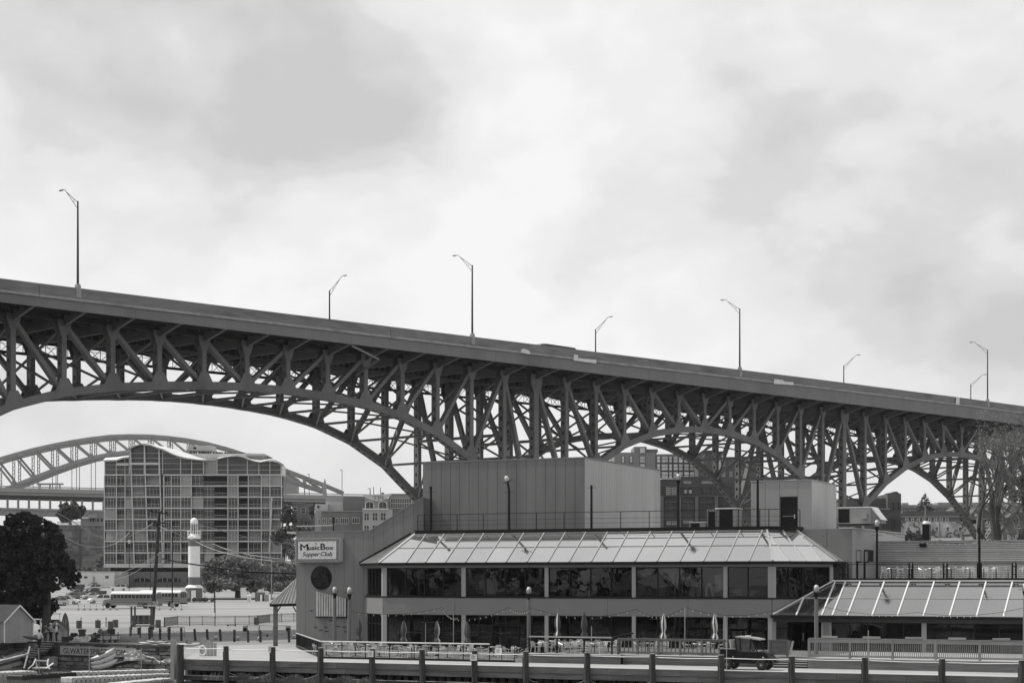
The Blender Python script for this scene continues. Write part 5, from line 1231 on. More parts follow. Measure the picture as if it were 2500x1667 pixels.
floatdock((-25, 1652), (100, 1646), 5, 'white modular float at the far left by the water')
floatdock((54, 1658), (187, 1649), 4, 'black sided modular float pointing left', True)
floatdock((186, 1649), (425, 1643), 4, 'long white walkway float behind the two finger floats')
floatdock((175, 1664), (425, 1653), 4, 'white finger float below the lettered banner')
floatdock((300, 1677), (428, 1664), 3, 'white finger float nearest the big dark pile')
for px, y0, y1, lb in ((96, 1583, 1641, 'thin pipe post on the black sided float'), (218, 1580, 1647, 'thin pipe post in front of the banner lettering'), (345, 1580, 1651, 'thin pipe post at the right, by the tarpaulin heap')):
    d_ = 7.2*F/(y1 - HY) ; A0, A1 = P(px, y1, d_), P(px - (2 if px < 100 else 0), y0, d_)
    tag(MB().tube([A0, A1], .035, 6).build('pipe_post', M_RAFT, base=A0), lb, 'post', 'pipe posts holding the floats')
tag(MB().tube([P(59, 1630, 140), P(73, 1577, 140)], .06, 8).build('leaning_mast', M_WHITE, base=P(59, 1630, 140)), 'white leaning mast rising from the left float', 'mast')
# white frame on the float
wf = thing('white_launch_frame', 'white plastic launch frame with two arched handles on the left float', 'launch frame', P(100, 1632, 141))
c = wf.location
for sx_ in (-1, 1):
    MB().tube([c + Vector((sx_*.85, -.6, .02)), c + Vector((sx_*.55, -.2, .35)), c + Vector((sx_*.5, .3, .75)), c + Vector((sx_*.42, .5, .02))], .06, 6).build('arch', M_FLOAT, wf)
MB().beam(c + Vector((-.5, .3, .66)), c + Vector((.5, .3, .62)), .14, .1).build('cross_bar', M_FLOAT, wf); MB().box(lambda a, b, z_: c + Vector((a, b, z_)), -.5, .5, -.6, .5, .02, .14).build('platform', M_FLOAT, wf)
MB().beam(c + Vector((.5, -.5, .05)), c + Vector((.95, .1, .45)), .12, .08).build('slide', M_WHITE, wf)
# kayaks
def kayak_mb(L=3.4, w_=.38, h=.34, open_=True):
    mb = MB(); n_ = 13; m = 10; vs = []
    for i in range(n_):
        u_ = i/(n_-1)*2 - 1; k_ = max(.02, (1 - abs(u_)**2.3)); zr = .07*abs(u_)**3
        for j in range(m):
            t = 2*math.pi*j/m; vs.append((u_*L/2, math.cos(t)*w_*k_, math.sin(t)*h*.5*(.35 + .65*k_) * (1 if math.sin(t) < 0 else .6) + zr + h*.5))
    fs = [(i*m + j, i*m + (j+1) % m, (i+1)*m + (j+1) % m, (i+1)*m + j) for i in range(n_-1) for j in range(m)] + [tuple(range(m)), tuple((n_-1)*m + j for j in reversed(range(m)))]
    mb.add(vs, fs); return mb
ky0 = thing('kayak', 'x', 'kayak', (0, 0, 0), 'plastic kayaks in the hire yard')
M_KAY = mat('kayak_plastic', .42, .4, .12, 1.5, per_obj=.18, spec=.5); M_KAYD = mat('kayak_dark', .08, .4, .15, 1.5)
kayak_mb().build('hull', M_KAY, ky0, smooth=True)
MB().lathe((0, 0, .27), [(.02, .0), (.26, .012), (.28, .03), (.25, .06), (.2, .03), (.02, .02)], 14, sx=1.7).build('cockpit', M_KAYD, ky0)
MB().tube([(-.3, 0, .30), (-.42, 0, .5)], [.17, .15], 8).build('seat_back', M_KAYD, ky0); freeze(ky0)
def placek(o, loc, rx, ry, rz, label, sc_=(1, 1, 1)):
    o.location = loc; o.rotation_euler = (rx, ry, rz); o['label'] = label; o.scale = sc_; return o
kd = 141
kl = [(P(256, 1606, kd), R(10), R(-24), R(8), 'topmost kayak of the tilted stack on the floats', (.62, 1, 1.75)), (P(258, 1618, kd), R(10), R(-21), R(8), 'middle kayak of the tilted stack on the floats', (.62, 1, 1.75)), (P(259, 1630, kd), R(10), R(-17), R(8), 'lowest kayak of the tilted stack on the floats', (.62, 1, 1.75)),
      (P(20, 1613, 139), 0, R(-13), R(4), 'pale kayak on the gangway at the far left edge', (1.0, 1, 1)), (GP(362, 1573, .05), 0, 0, R(-5), 'pale kayak lying on the yard right of the banner', (.5, 1, .9)), (GP(405, 1575, .05), 0, 0, R(6), 'pale kayak lying in the middle of the yard row', (.55, 1, .9)),
      (GP(462, 1577, .02), 0, 0, R(-3), 'pale kayak lying against the grey plank bin', (.6, 1, .9)), (GP(380, 1570, .3), 0, R(3), R(8), 'pale kayak lying across the two behind the short posts', (.5, 1, .8))]
for i, a in enumerate(kl): placek(ky0 if i == 0 else dup(ky0), *a)
dk = thing('dark_kayak', 'dark kayak held by the man in the pale shirt on the stairs', 'kayak', P(82, 1561, 156)); mb = kayak_mb(1.9, .25, .4); mb.v = [Matrix.Rotation(R(4), 4, 'Y') @ v + dk.location for v in mb.v]; mb.build('hull', M_KAYD, dk, smooth=True)
# heap of tarpaulin
def heap(c, rx, ry, rz_, n_, m, nm, label, cat, seed=1):
    r_ = random.Random(seed); mb = MB(); N1, N2 = 9, 16; vs = []
    for i in range(N1):
        t = i/(N1-1)*math.pi/2
        for j in range(N2):
            p = 2*math.pi*j/N2; k_ = 1 + r_.uniform(-.28, .28); vs.append(c + Vector((math.cos(p)*math.cos(t)*rx*k_, math.sin(p)*math.cos(t)*ry*k_, math.sin(t)*rz_*k_)))
    mb.add(vs, [(i*N2 + j, i*N2 + (j+1) % N2, (i+1)*N2 + (j+1) % N2, (i+1)*N2 + j) for i in range(N1-1) for j in range(N2)])
    return tag(mb.build(nm, m, base=c), label, cat)
heap(P(327, 1611, 141), .8, .45, .72, 0, mat('tarpaulin', .35, .5, .5, 3, spec=.5, dirt=.3), 'tarpaulin_heap', 'crumpled grey tarpaulin heap at the top of the ramp', 'tarpaulin', 3)
heap(P(412, 1618, 139), .7, .4, .3, 0, MATS['tarpaulin'], 'net_heap', 'small heap of netting beside the pale square post', 'netting', 8)
tag(MB().tube([P(353, 1613, 140), P(371, 1615, 139.6)], [.16, .16], 12).build('metal_drum', M_STONE, base=P(353, 1618, 140)), 'small drum lying on the stones below the yard', 'drum')
tag(MB().tube([P(341, 1593, 141), P(360, 1602, 141), P(375, 1604, 140), P(384, 1612, 140), P(395, 1616, 139)], .03, 5).build('hose', M_WHITE, base=P(341, 1593, 141)), 'pale hose trailing from the tarpaulin heap', 'hose')
# yard table over the wall
yt = thing('yard_bench', 'dark low bench over the sea wall below the yard kayaks', 'bench', P(359, 1580, 152)); MB().box(lambda a, b, z_: P(359, 1580, 150) + Vector((a, b, z_)), -1.15, 1.15, 0, .5, -.06, .04).build('bench_top', M_WOODD, yt)
for s_ in (-.9, .9): MB().box(lambda a, b, z_: P(359, 1580, 150) + Vector((a, b, z_)), s_ - .04, s_ + .04, .2, .3, -.7, -.061).build('leg', M_WOODD, yt)
# plank bin and life ring
bnp = thing('plank_bin', 'grey upright plank bin standing at the left end of the apron', 'plank bin', GP(509, 1600, 0)); c = bnp.location
for i in range(5):
    MB().box(lambda a, b, z_: c + Vector((a, b, z_)), -.62 + i*.25, -.40 + i*.25, -.04, .02, 0, 1.42 - .12*i + (0 if i else -.1)).build('plank', M_COLM, bnp)
for i in range(4): MB().box(lambda a, b, z_: c + Vector((a, b, z_)), -.66, -.60, .05 + i*.22, .24 + i*.22, 0, 1.35 - .05*i).build('plank', M_BAND, bnp)
c = P(494, 1587, 131.5); lr = thing('life_ring', 'pale life ring hung beside the plank bin', 'life ring', c)
pts = [c + Vector((math.cos(t*math.pi/9)*.26, 0, math.sin(t*math.pi/9)*.34)) for t in range(19)]; MB().tube(pts, .055, 7, cap=False).build('ring', M_WHITE, lr)
# short chained posts along the quay lane
POST = [(338, 1548, 1531), (365, 1559, 1531), (391, 1560, 1532), (413, 1561, 1530), (443, 1563, 1531), (477, 1563, 1534), (507, 1563, 1535), (539, 1564, 1535), (572, 1566, 1536), (606, 1567, 1537), (636, 1567, 1537), (706, 1567, 1538)]
pl_ = ['left of the bike booth', 'below the painted bike booth', 'right under the booth counter', 'right of the grey drum by the booth', 'second right of the booth', 'above the yard kayaks', 'above the plank bin', 'right of the plank bin', 'behind the leftmost traffic cone', 'before the left board sign', 'between the two barriers', 'right of the shelter post']
tops = []
for (px, yb, yt_), lb in zip(POST, pl_):
    b_ = GP(px, yb); zt = CZ + (HY - yt_)/F*b_.y
    t = MB().lathe(b_, [(.115, 0), (.115, zt - .03), (.09, zt)], 10).build('chain_post', M_WOODD, base=b_); tag(t, 'short dark timber post ' + lb, 'post', 'short chained posts along the quay lane')
    t.rotation_euler = (0, R(rnd.uniform(-5, 2)), 0); tops.append(b_ + Z*(zt - .2))
for i, (a, b) in enumerate(zip(tops[1:-1], tops[2:])):
    tag(MB().tube([a.lerp(b, t/8) - Z*(.22*4*(t/8)*(1 - t/8)) for t in range(9)], .02, 4).build('chain', M_POLE, base=a), 'chain sagging between the short posts, number %d from the booth' % (i+1) if False else 'chain sagging right of the post ' + pl_[i+1], 'chain', 'chains between the short posts')
# crowd barriers
def barrier(pa, pb, yb, h, label, n_=12, m=None, gp='steel crowd barriers'):
    A0, A1 = GP(pa, yb), GP(pb, yb + .0); m = m or M_POLE; t = thing('crowd_barrier', label, 'barrier', A0, gp); r_ = .018
    MB().tube([A0, A0 + Z*(h-.1), A0.lerp(A1, .03) + Z*h, A0.lerp(A1, .97) + Z*h, A1 + Z*(h-.1), A1], r_*1.3, 5).build('frame', m, t); MB().beam(A0 + Z*.2, A1 + Z*.2, .03).build('bottom_rail', m, t)
    bm = MB()
    for i in range(1, n_): p = A0.lerp(A1, i/n_); bm.beam(p + Z*.2, p + Z*h, r_*.8)
    tag(bm.build('bars', m, t), kind='stuff')
barrier(316, 366, 1553, 1.05, 'crowd barrier below the bike booth', 12); barrier(368, 408, 1555, 1.05, 'crowd barrier before the grey drum'); barrier(410, 451, 1556, 1.05, 'crowd barrier at the left end of the chained posts')
barrier(600, 631, 1550, 1.0, 'crowd barrier behind the left board sign', 12, M_COLM); barrier(634, 666, 1550, 1.0, 'crowd barrier left of the shelter post', 12, M_COLM); barrier(678, 700, 1550, 1.0, 'crowd barrier right of the shelter post', 8, M_COLM)
# black picket fence
fe = thing('picket_fence', 'black metal picket fence across the car park', 'fence', GP(560, 1527))
FP = [(401, 1530), (434, 1526), (463, 1527), (494, 1526), (525, 1527), (575, 1526), (608, 1525), (628, 1524), (658, 1520), (688, 1518), (717, 1517), (740, 1516)]
for (pa, ya), (pb, yb) in zip(FP[:-1], FP[1:]):
    A0, A1 = GP(pa, ya), GP(pb, yb); H = 1.12
    MB().beam(A0, A0 + Z*(H + .08), .09 if pa in (401, 463, 525) else .06).build('fence_post', M_BLACK, fe)
    MB().beam(A0 + Z*H, A1 + Z*H, .05).build('rail', M_BLACK, fe); MB().beam(A0 + Z*.12, A1 + Z*.12, .05).build('rail', M_BLACK, fe); MB().beam(A0 + Z*(H-.14), A1 + Z*(H-.14), .03).build('rail', M_BLACK, fe)
    pk = MB(); n_ = int((A1 - A0).length/.16)
    for i in range(1, n_): p = A0.lerp(A1, i/n_); pk.beam(p + Z*.1, p + Z*H, .02)
    tag(pk.build('pickets', M_BLACK, fe), kind='stuff')
# drums
for px, yb, lb in ((193, 1533, 'leftmost grey drum on the car park, with a short pole behind'), (239, 1532, 'grey drum between the leftmost one and the pair'), (270, 1535, 'nearer drum of the pair left of the booth'), (282, 1530.5, 'farther drum of the pair left of the booth'),
                   (386, 1531, 'grey drum at the right of the bike booth'), (626, 1524, 'grey drum standing by the picket fence')):
    b_ = GP(px, yb); t = thing('grey_drum', lb, 'drum', b_, 'grey drums on the car park')
    MB().lathe(b_, [(.30, 0), (.33, .04), (.33, .4), (.34, .42), (.33, .44), (.33, .84), (.30, .86)], 16).build('drum_body', mat('drum_plastic', .11, .6, .1, 2), t); MB().lathe(b_, [(.345, .862), (.345, .90), (.05, .91)], 16).build('lid', MATS['drum_plastic'], t)
for px, y0, y1, lb in ((198, 1506, 1529, 'short dark bollard behind the leftmost drum'), (259, 1506, 1530, 'thin dark bollard between the drums'), (239, 1510, 1518, 'short bollard peeping over the second drum')):
    b_ = GP(px, y1 if px != 239 else 1530); zt = CZ + (HY - y0)/F*b_.y; tag(MB().tube([b_, b_ + Z*zt], .05, 8).build('bollard', M_BLACK, base=b_), lb, 'bollard', 'thin dark bollards on the car park')
# cones
cn0 = thing('traffic_cone', 'x', 'traffic cone', (0, 0, 0), 'traffic cones on the car park'); M_CONE = mat('cone_plastic', .22, .6, .05, 2)
MB().lathe((0, 0, 0), [(.17, .04), (.12, .35), (.075, .62), (.03, .95), (.02, 1.0)], 12).build('cone', M_CONE, cn0); MB().box(W, -.24, .24, -.24, .24, 0, .045).build('base', M_BLACK, cn0)
MB().lathe((0, 0, 0), [(.126, .34), (.095, .52)], 12).build('collar', M_WHITE, cn0); freeze(cn0)
cl = [(191, 1492, 'leftmost traffic cone of the row of seven'), (206, 1492, 'second traffic cone of the row of seven'), (220, 1492.5, 'third traffic cone of the row of seven'), (235, 1492.5, 'middle traffic cone of the row of seven'), (252, 1493, 'traffic cone below the bus front wheel'), (269, 1493, 'sixth traffic cone, dark shadow beside it'), (285, 1492.5, 'last traffic cone of the row of seven'),
      (389, 1496, 'traffic cone just right of the booth sign'), (416, 1496, 'left one of two cones by the pale lamp foot'), (427, 1495.5, 'right one of two cones by the pale lamp foot'), (443, 1495, 'rightmost cone on the car park'), (375, 1494, 'cone hidden half behind the booth post'),
      (527, 1561, 'cone on the quay lane above the plank bin'), (580, 1562, 'cone on the quay lane left of the board sign'), (632, 1563, 'cone on the quay lane between the barriers'), (718, 1558, 'cone beside the corner of the grey wall')]
for i, (px, yb, lb) in enumerate(cl):
    o = cn0 if i == 0 else dup(cn0); o.location = Vector(GP(px, yb)) if yb > 1500 else P(px, yb, 320); 
    if yb < 1500: o.location.z = gz(o.location.y)
    o['label'] = lb; o.scale = (1, 1, 1) if yb < 1500 else (.8, .8, .75); o.rotation_euler = (0, 0, rnd.uniform(0, 3))
# board signs, scooters
for px, pb, lb in ((598, 607, 'pale folding board sign with a round mark, left of the shelter'), (703, 712, 'pale folding board sign with a round mark, right of the shelter')):
    A0 = GP(px, 1554); t = thing('board_sign', lb, 'sign', A0, 'folding board signs'); MB().prism([A0 + Vector((-.28, 0, 0)), A0 + Vector((.28, 0, 0)), A0 + Vector((.24, .2, 1.1)), A0 + Vector((-.24, .2, 1.1))], (0, .04, 0)).build('board', M_COLM, t)
    cc_ = A0 + Vector((0, .12, .72)); MB().prism([cc_ + Vector((math.cos(q*math.pi/8)*.2, -.03, math.sin(q*math.pi/8)*.2)) for q in range(16)], (0, -.01, 0)).build('round_mark', M_BLACK, t)
    MB().prism([A0 + Vector((-.28, .45, 0)), A0 + Vector((.28, .45, 0)), A0 + Vector((.24, .26, 1.1)), A0 + Vector((-.24, .26, 1.1))], (0, .04, 0)).build('back_leg', M_COLM, t)
for px, py, sgn, lb in ((565, 1528, 1, 'electric scooter standing by the picket fence'), (642, 1553, -1, 'electric scooter standing left of the shelter post')):
    c = GP(px, py); t = thing('kick_scooter', lb, 'scooter', c, 'parked electric scooters')
    for x in (-.45, .45): MB().tube([c + Vector((x, -.03, .11)), c + Vector((x, .03, .11))], .11, 12).build('wheel', M_RUBBER, t)
    MB().box(lambda a, b, z_: c + Vector((a, b, z_)), -.38, .3, -.08, .08, .13, .18).build('deck', M_BLACK, t); MB().tube([c + Vector((.45*sgn, 0, .15)), c + Vector((.34*sgn, 0, 1.1))], .025, 6).build('stem', M_BLACK, t); MB().tube([c + Vector((.34*sgn, -.25, 1.1)), c + Vector((.34*sgn, .25, 1.1))], .02, 6).build('handlebar', M_BLACK, t)
# bike booth
c = GP(345, 1556); bt = thing('bike_booth', 'open timber booth with carved leaf panel and BIKE lettering', 'booth', c)
sc1 = c.y/F
def bx_(px0, px1, py0, py1, y0, y1, nm, m): return MB().box(W, (px0-CX)*sc1, (px1-CX)*sc1, c.y + y0, c.y + y1, CZ + (HY-py1)*sc1, CZ + (HY-py0)*sc1).build(nm, m, bt)
for a, b, y0, y1, yy in ((312, 316, 1478, 1536, 1.2), (327, 331, 1479, 1530, 0), (367, 373, 1476, 1555, 0), (316, 320, 1530, 1554, .2), (339, 342, 1530, 1557, .3), (362, 366, 1528, 1557, .4)): bx_(a, b, y0, y1, yy, yy + .15, 'post', M_WOOD)
bx_(331, 369, 1501, 1523, .05, .1, 'leaf_panel', M_WOODD); bx_(316, 327, 1502, 1530, .5, .55, 'side_panel', M_WOOD)
bx_(330, 378, 1525, 1528.5, -.35, .3, 'counter', M_WOODL); bx_(311, 376, 1477, 1479.5, -.1, 1.3, 'roof', M_WHITE)
lf_ = MB()
def leafvein(x0, y0, x1, y1, w__=.035):
    lf_.beam(Vector(((x0-CX)*sc1, c.y + .03, CZ + (HY-y0)*sc1)), Vector(((x1-CX)*sc1, c.y + .03, CZ + (HY-y1)*sc1)), w__, .03, side=Vector((0, 1, 0)))
for cx_, wdx in ((351, 9), (337, 5), (364, 5)):
    leafvein(cx_, 1523, cx_, 1503)
    for q in range(5):
        y_ = 1521 - q*3.6; leafvein(cx_, y_, cx_ - wdx*(1 - q*.16), y_ - 4); leafvein(cx_, y_, cx_ + wdx*(1 - q*.16), y_ - 4)
for q in range(5): leafvein(321, 1528, 317 + q*2.2, 1512 + abs(q-2)*2)
tag(lf_.build('leaf_carving', M_COLM, bt), kind='stuff')
for txt, pxa, pya, hgt, wpx, m_, sh in (('BIKE', 336, 1481, .48, 27, M_WOODD, .15), ('2019', 372, 1479, .5, 15, M_WHITE, .12)):
    mb, w0 = text_mb(txt, hgt, lambda a, b, c_: (a, b, c_), .02, 0, sh); k_ = wpx*sc1/w0; mb.v = [Vector(((pxa-CX)*sc1 + v.x*k_, c.y - .15 - v.z, CZ + (HY-pya)*sc1 + v.y)) for v in mb.v]; mb.build('lettering', m_, bt)
# surfboard
c = GP(159, 1557); sb_ = thing('upright_surfboard', 'tall dark surfboard standing upright behind the small shed', 'surfboard', c)
prof = [(-.33, 0), (-.40, .5), (-.42, 1.0), (-.36, 1.6), (-.22, 2.15), (-.06, 2.42), (0, 2.45), (.06, 2.42), (.22, 2.15), (.36, 1.6), (.42, 1.0), (.40, .5), (.33, 0)]
MB().prism([c + Vector((x*.92, 0, z_)) for x, z_ in prof], (0, .1, 0)).build('board', mat('board_paint', .10, .4, .12, 2, spec=.5), sb_)
for x, z0_, z1_ in ((-.18, .3, 1.75), (.06, .3, 1.85)): MB().box(lambda a, b, z_: c + Vector((a, b, z_)), x, x + .05, -.01, -.002, z0_, z1_).build('stripe', M_COLM, sb_)
# ---- sheds
def shed(c, ax, L, Wd, He, Hr, label, mw, mr, trim, name='shed', over=.15, planks=12):
    """gable end faces along -ax; ax points away from the gable to the rear"""
    ax = Vector(ax).normalized(); bx = Vector((-ax.y, ax.x, 0)) * -1; fr = lambda a, b, z_: c + bx*a + ax*b + Z*z_
    t = thing(name, label, 'shed', c)
    MB().prism([fr(-Wd/2, .04, 0), fr(Wd/2, .04, 0), fr(Wd/2, .04, He - .03), fr(0, .04, Hr - .05), fr(-Wd/2, .04, He - .03)], ax*(L-.05)).build('walls', mw, t)
    for i in range(planks):
        x0, x1 = -Wd/2 + Wd*i/planks, -Wd/2 + Wd*(i+1)/planks; h = lambda x: He + (Hr-He)*(1 - abs(x)/(Wd/2)) - .05
        pts = [fr(x0 + .006, .0, 0), fr(x1 - .006, .0, 0), fr(x1 - .006, .0, h(x1)), fr(x0 + .006, .0, h(x0))]
        MB().prism(pts, ax*.035).build('wall_plank', mw, t)
    for sg in (-1, 1):
        a, b = fr(sg*(Wd/2 + over), -over, He - over*(Hr-He)/(Wd/2)), fr(0, -over, Hr); d_ = ax*(L + 2*over)
        nrm = (b - a).cross(d_).normalized(); nrm = nrm if nrm.z > 0 else -nrm
        MB().prism([a, b, b + nrm*.06, a + nrm*.06], d_).build('roof_slope', mr, t)
        MB().prism([a - Z*.10 - ax*.02, b - Z*.12 - ax*.02, b + nrm*.05 - ax*.02, a + nrm*.05 - ax*.02], ax*-.03).build('barge_board', trim, t)
        MB().beam(fr(sg*(Wd/2 - .03), -.02, 0), fr(sg*(Wd/2 - .03), -.02, He - .05), .1, .06, side=bx).build('corner_trim', trim, t)
    return t, fr
M_SHED = mat('shed_wall', .32, .8, .1, 1.2, per_obj=.04); M_SHROOF = mat('shed_roof', .17, .9, .12, 1)
c = GP(46, 1568); t, fr = shed(c, (-.80, .60, 0), 5.5, 3.2, 1.95, 3.35, 'grey plank boat shed with white trim at the left edge', M_SHED, M_SHROOF, M_WHITE, planks=13)
MB().box(fr, -.2, .2, -.03, -.005, 2.55, 2.85).build('gable_vent', M_COLM, t)
# porch
MB().box(fr, 1.62, 2.45, -.1, 1.0, 2.0, 2.1).build('porch_roof', M_WHITE, t); MB().box(fr, 2.35, 2.43, -.05, .05, 0, 2.0).build('porch_post', M_WHITE, t); MB().box(fr, 1.7, 2.3, -.02, .02, .85, .93).build('porch_rail', M_WHITE, t)
MB().beam(fr(1.7, 0, .1), fr(2.35, 0, .9), .07).build('porch_brace', M_WHITE, t)
c = GP(137, 1562); t, fr = shed(c, (-.12, .99, 0), 2.2, 1.55, 1.05, 1.75, 'small pale shed with dark gable between the people and the surfboard', M_COLM, M_WOODD, M_COLM, 'small_shed', planks=8)
MB().box(fr, .1, .5, -.04, -.005, .05, .75).build('shed_door', M_RAFT, t); MB().prism([fr(-.35, -.03, 1.1), fr(.35, -.03, 1.1), fr(0, -.03, 1.5)], Vector((0, -.01, 0))).build('dark_gable', M_BLACK, t)
tt = thing('timber_stand', 'dark open timber stand behind the small shed', 'stand', GP(132, 1550)); c = tt.location
for x in (-.55, .55):
    MB().box(lambda a, b, z_: c + Vector((a, b, z_)), x - .03, x + .03, 0, .06, 0, 2.15).build('post', M_WHITE if x > 0 else M_WOODD, tt)
MB().box(lambda a, b, z_: c + Vector((a, b, z_)), -.6, .62, -.1, .5, 2.15, 2.2).build('canopy', M_WOODD, tt); MB().box(lambda a, b, z_: c + Vector((a, b, z_)), -.52, .52, .0, .04, 1.2, 1.6).build('panel', M_WOODD, tt)
# ---- equipment clutter on the yard
M_CL = [mat('clutter_dark', .03, .7, .5, 4), mat('clutter_mid', .15, .7, .5, 4), mat('clutter_pale', .5, .7, .3, 4)]
r_ = random.Random(4)
rk = thing('gear_cart', 'dark flat cart heaped with paddling gear at the right of the yard', 'gear cart', GP(262, 1567)); c = rk.location
for z_ in (.12, .62): MB().box(lambda a, b, zz: c + Vector((a, b, zz)), -1.05, 1.1, -.4, .4, z_, z_ + .07).build('shelf', M_BLACK, rk)
for x in (-1, -.3, .4, 1.05): MB().box(lambda a, b, zz: c + Vector((a, b, zz)), x - .03, x + .03, -.42, -.36, 0, .95).build('upright', M_BLACK, rk)
for x in (-.7, -.2, .3, .8): MB().tube([c + Vector((x, -.45, .14)), c + Vector((x, -.3, .14))], .14, 10).build('wheel', M_RUBBER, rk)
gear = [('life_vest', 'life vest'), ('gear_bag', 'bag'), ('storage_crate', 'crate'), ('paddle_bundle', 'paddles')]
spots = [(172, 1562, 'between the small shed and the first crate'), (181, 1556, 'just right of the surfboard'), (188, 1565, 'at the front of the yard, left'), (198, 1556, 'behind the dark upright crate'), (205, 1566, 'in the middle front of the yard'), (213, 1563, 'left of the gear cart'), (224, 1557, 'behind the gear cart, left end'), (236, 1556, 'behind the gear cart, second'),
         (246, 1551, 'on the far side of the gear cart'), (262, 1549, 'heaped highest on the gear cart'), (272, 1551, 'heaped at the right of the gear cart'), (283, 1558, 'at the right end of the gear cart'), (230, 1566, 'under the gear cart front'), (160, 1566, 'at the foot of the small shed')]
for i, (px, py, wh) in enumerate(spots):
    up = px in (246, 262, 272); c2 = GP(px, 1566 if up else py); 
    if up: c2 = c2 + Z*.69
    kind = i % 3; m_ = M_CL[(i*2 + (1 if i % 4 else 0)) % 3]
    if kind == 0: heap(c2, .42, .3, .34, 0, m_, 'life_vest_heap', 'heap of dark life vests ' + wh if m_ is M_CL[0] else 'heap of life vests ' + wh, 'life vests', i)
    elif kind == 1:
        t = thing('storage_crate', ('dark' if m_ is M_CL[0] else 'grey' if m_ is M_CL[1] else 'pale') + ' storage crate ' + wh, 'crate', c2); MB().box(lambda a, b, zz: c2 + Vector((a, b, zz)), -.3, .3, -.2, .2, 0, .42).build('box', m_, t); MB().box(lambda a, b, zz: c2 + Vector((a, b, zz)), -.33, .33, -.23, .23, .422, .47).build('lid', m_, t)
    else: heap(c2, .35, .25, .42, 0, m_, 'gear_bag', 'soft gear bag ' + wh, 'bag', i + 40)
t = thing('upright_crate', 'tall dark crate standing in the yard below the leftmost drum', 'crate', GP(200, 1560)); c = t.location
MB().box(lambda a, b, zz: c + Vector((a, b, zz)), -.3, .25, 0, .4, 0, .72).build('box', mat('crate_dark', .06, .7, .2, 3), t); MB().box(lambda a, b, zz: c + Vector((a, b, zz)), -.36, .3, -.04, .44, .722, .95).build('lid', MATS['crate_dark'], t)
tag(MB().box(W, *[(q-CX)*GP(300,1566).y/F for q in (292, 333)], GP(300, 1566).y, GP(300, 1566).y + .7, 0, .5).build('pale_bench', M_WOODL, base=GP(312, 1566)), 'pale slatted bench box right of the gear cart', 'bench')
# bush
def leaves(mb, blobs, n, size, rg, sub=0):
    if sub:
        nb_ = []
        for c_, r3 in blobs:
            nb_.append((c_, tuple(q*.72 for q in r3)))
            for _ in range(sub):
                d = Vector((rg.gauss(0, 1), rg.gauss(0, 1), rg.gauss(0, 1))).normalized(); k_ = rg.uniform(.2, .42); nb_.append(((c_[0] + d.x*r3[0]*.82, c_[1] + d.y*r3[1]*.82, c_[2] + d.z*r3[2]*.82), tuple(q*k_ for q in r3)))
        blobs = nb_
    tot = sum((b[1][0]*b[1][1]*b[1][2])**.72 for b in blobs)
    for c_, r3 in blobs:
        k_ = max(4, int(n * (r3[0]*r3[1]*r3[2])**.72/tot))
        for _ in range(k_):
            while True:
                d = Vector((rg.gauss(0, 1), rg.gauss(0, 1), rg.gauss(0, 1)))
                if d.length > .1: break
            d.normalize(); rr_ = rg.uniform(.55, 1.02)**.7
            p = Vector((c_[0] + d.x*r3[0]*rr_, c_[1] + d.y*r3[1]*rr_, c_[2] + d.z*r3[2]*rr_))
            if noise.noise(p*(1.1/size*.28)) < -.28: continue
            a = Vector((rg.uniform(-1, 1), rg.uniform(-1, 1), rg.uniform(-.7, .7))).normalized(); b = a.orthogonal().normalized(); b = (b + d*.6).normalized(); s_ = size*rg.uniform(.6, 1.3)
            mb.add([p - a*s_*.5, p + b*s_*.35, p + a*s_*.5, p - b*s_*.35], [(0, 1, 2, 3)])
def make_tree(name, label, base, H, crown, n, size, m, trunk_r, seed, limbs=7, group=None, cat='tree', lean=(0, 0), first=.25):
    rg = random.Random(seed); t = thing(name, label, cat, base, group)
    top = base + Vector((lean[0], lean[1], H*.72)); tm = MB(); mid = base.lerp(top, .5) + Vector((rg.uniform(-.2, .2), 0, 0))
    tm.tube([base - Z*.2, base.lerp(mid, .5), mid, top], [trunk_r*1.25, trunk_r, trunk_r*.8, trunk_r*.3], 9); tm.build('trunk', M_BARK, t)
    for i in range(limbs):
        u_ = first + (1 - first)*rg.random(); p = base.lerp(top, u_); b_ = rg.choice(crown); q = Vector(b_[0]) + Vector((rg.uniform(-.4, .4)*b_[1][0], rg.uniform(-.4, .4)*b_[1][1], 0))
        m_ = p.lerp(q, .5) - Z*(.08*H*rg.random()); MB().tube([p, m_, q], [trunk_r*.42, trunk_r*.25, trunk_r*.1], 6).build('limb', M_BARK, t)
    cm = MB(); leaves(cm, crown, n, size, rg, 9); cm.build('crown', m, t); return t
def blobs_px(lst, d, yr=1.0):
    return [(tuple(P(px, py, d + dy)), (rx/F*d, rx/F*d*yr, ry/F*d)) for px, py, rx, ry, dy in lst]
b_ = GP(112, 1550); 
make_tree('large_dark_tree', 'large dark broadleaf tree towering over the boat sheds', b_, 11, blobs_px([(60, 1300, 48, 46, 0), (20, 1350, 55, 60, 1), (100, 1340, 55, 60, 0), (135, 1400, 48, 55, -1), (60, 1420, 60, 60, 0), (100, 1285, 30, 32, 1), (150, 1372, 30, 32, 0), (80, 1462, 36, 38, 0), (10, 1440, 50, 55, 1), (165, 1418, 20, 25, 0), (40, 1275, 30, 26, 1),
     (128, 1310, 26, 28, -1), (-25, 1320, 40, 50, 1), (70, 1370, 85, 80, 3), (48, 1495, 56, 30, 2), (118, 1482, 26, 26, 1), (92, 1505, 22, 22, 3), (188, 1408, 10, 14, 0), (85, 1268, 20, 18, 0), (45, 1475, 45, 28, 1), (170, 1395, 16, 18, 0)], b_.y, .9), 70000, .33, M_LEAF, .42, 2, 12)
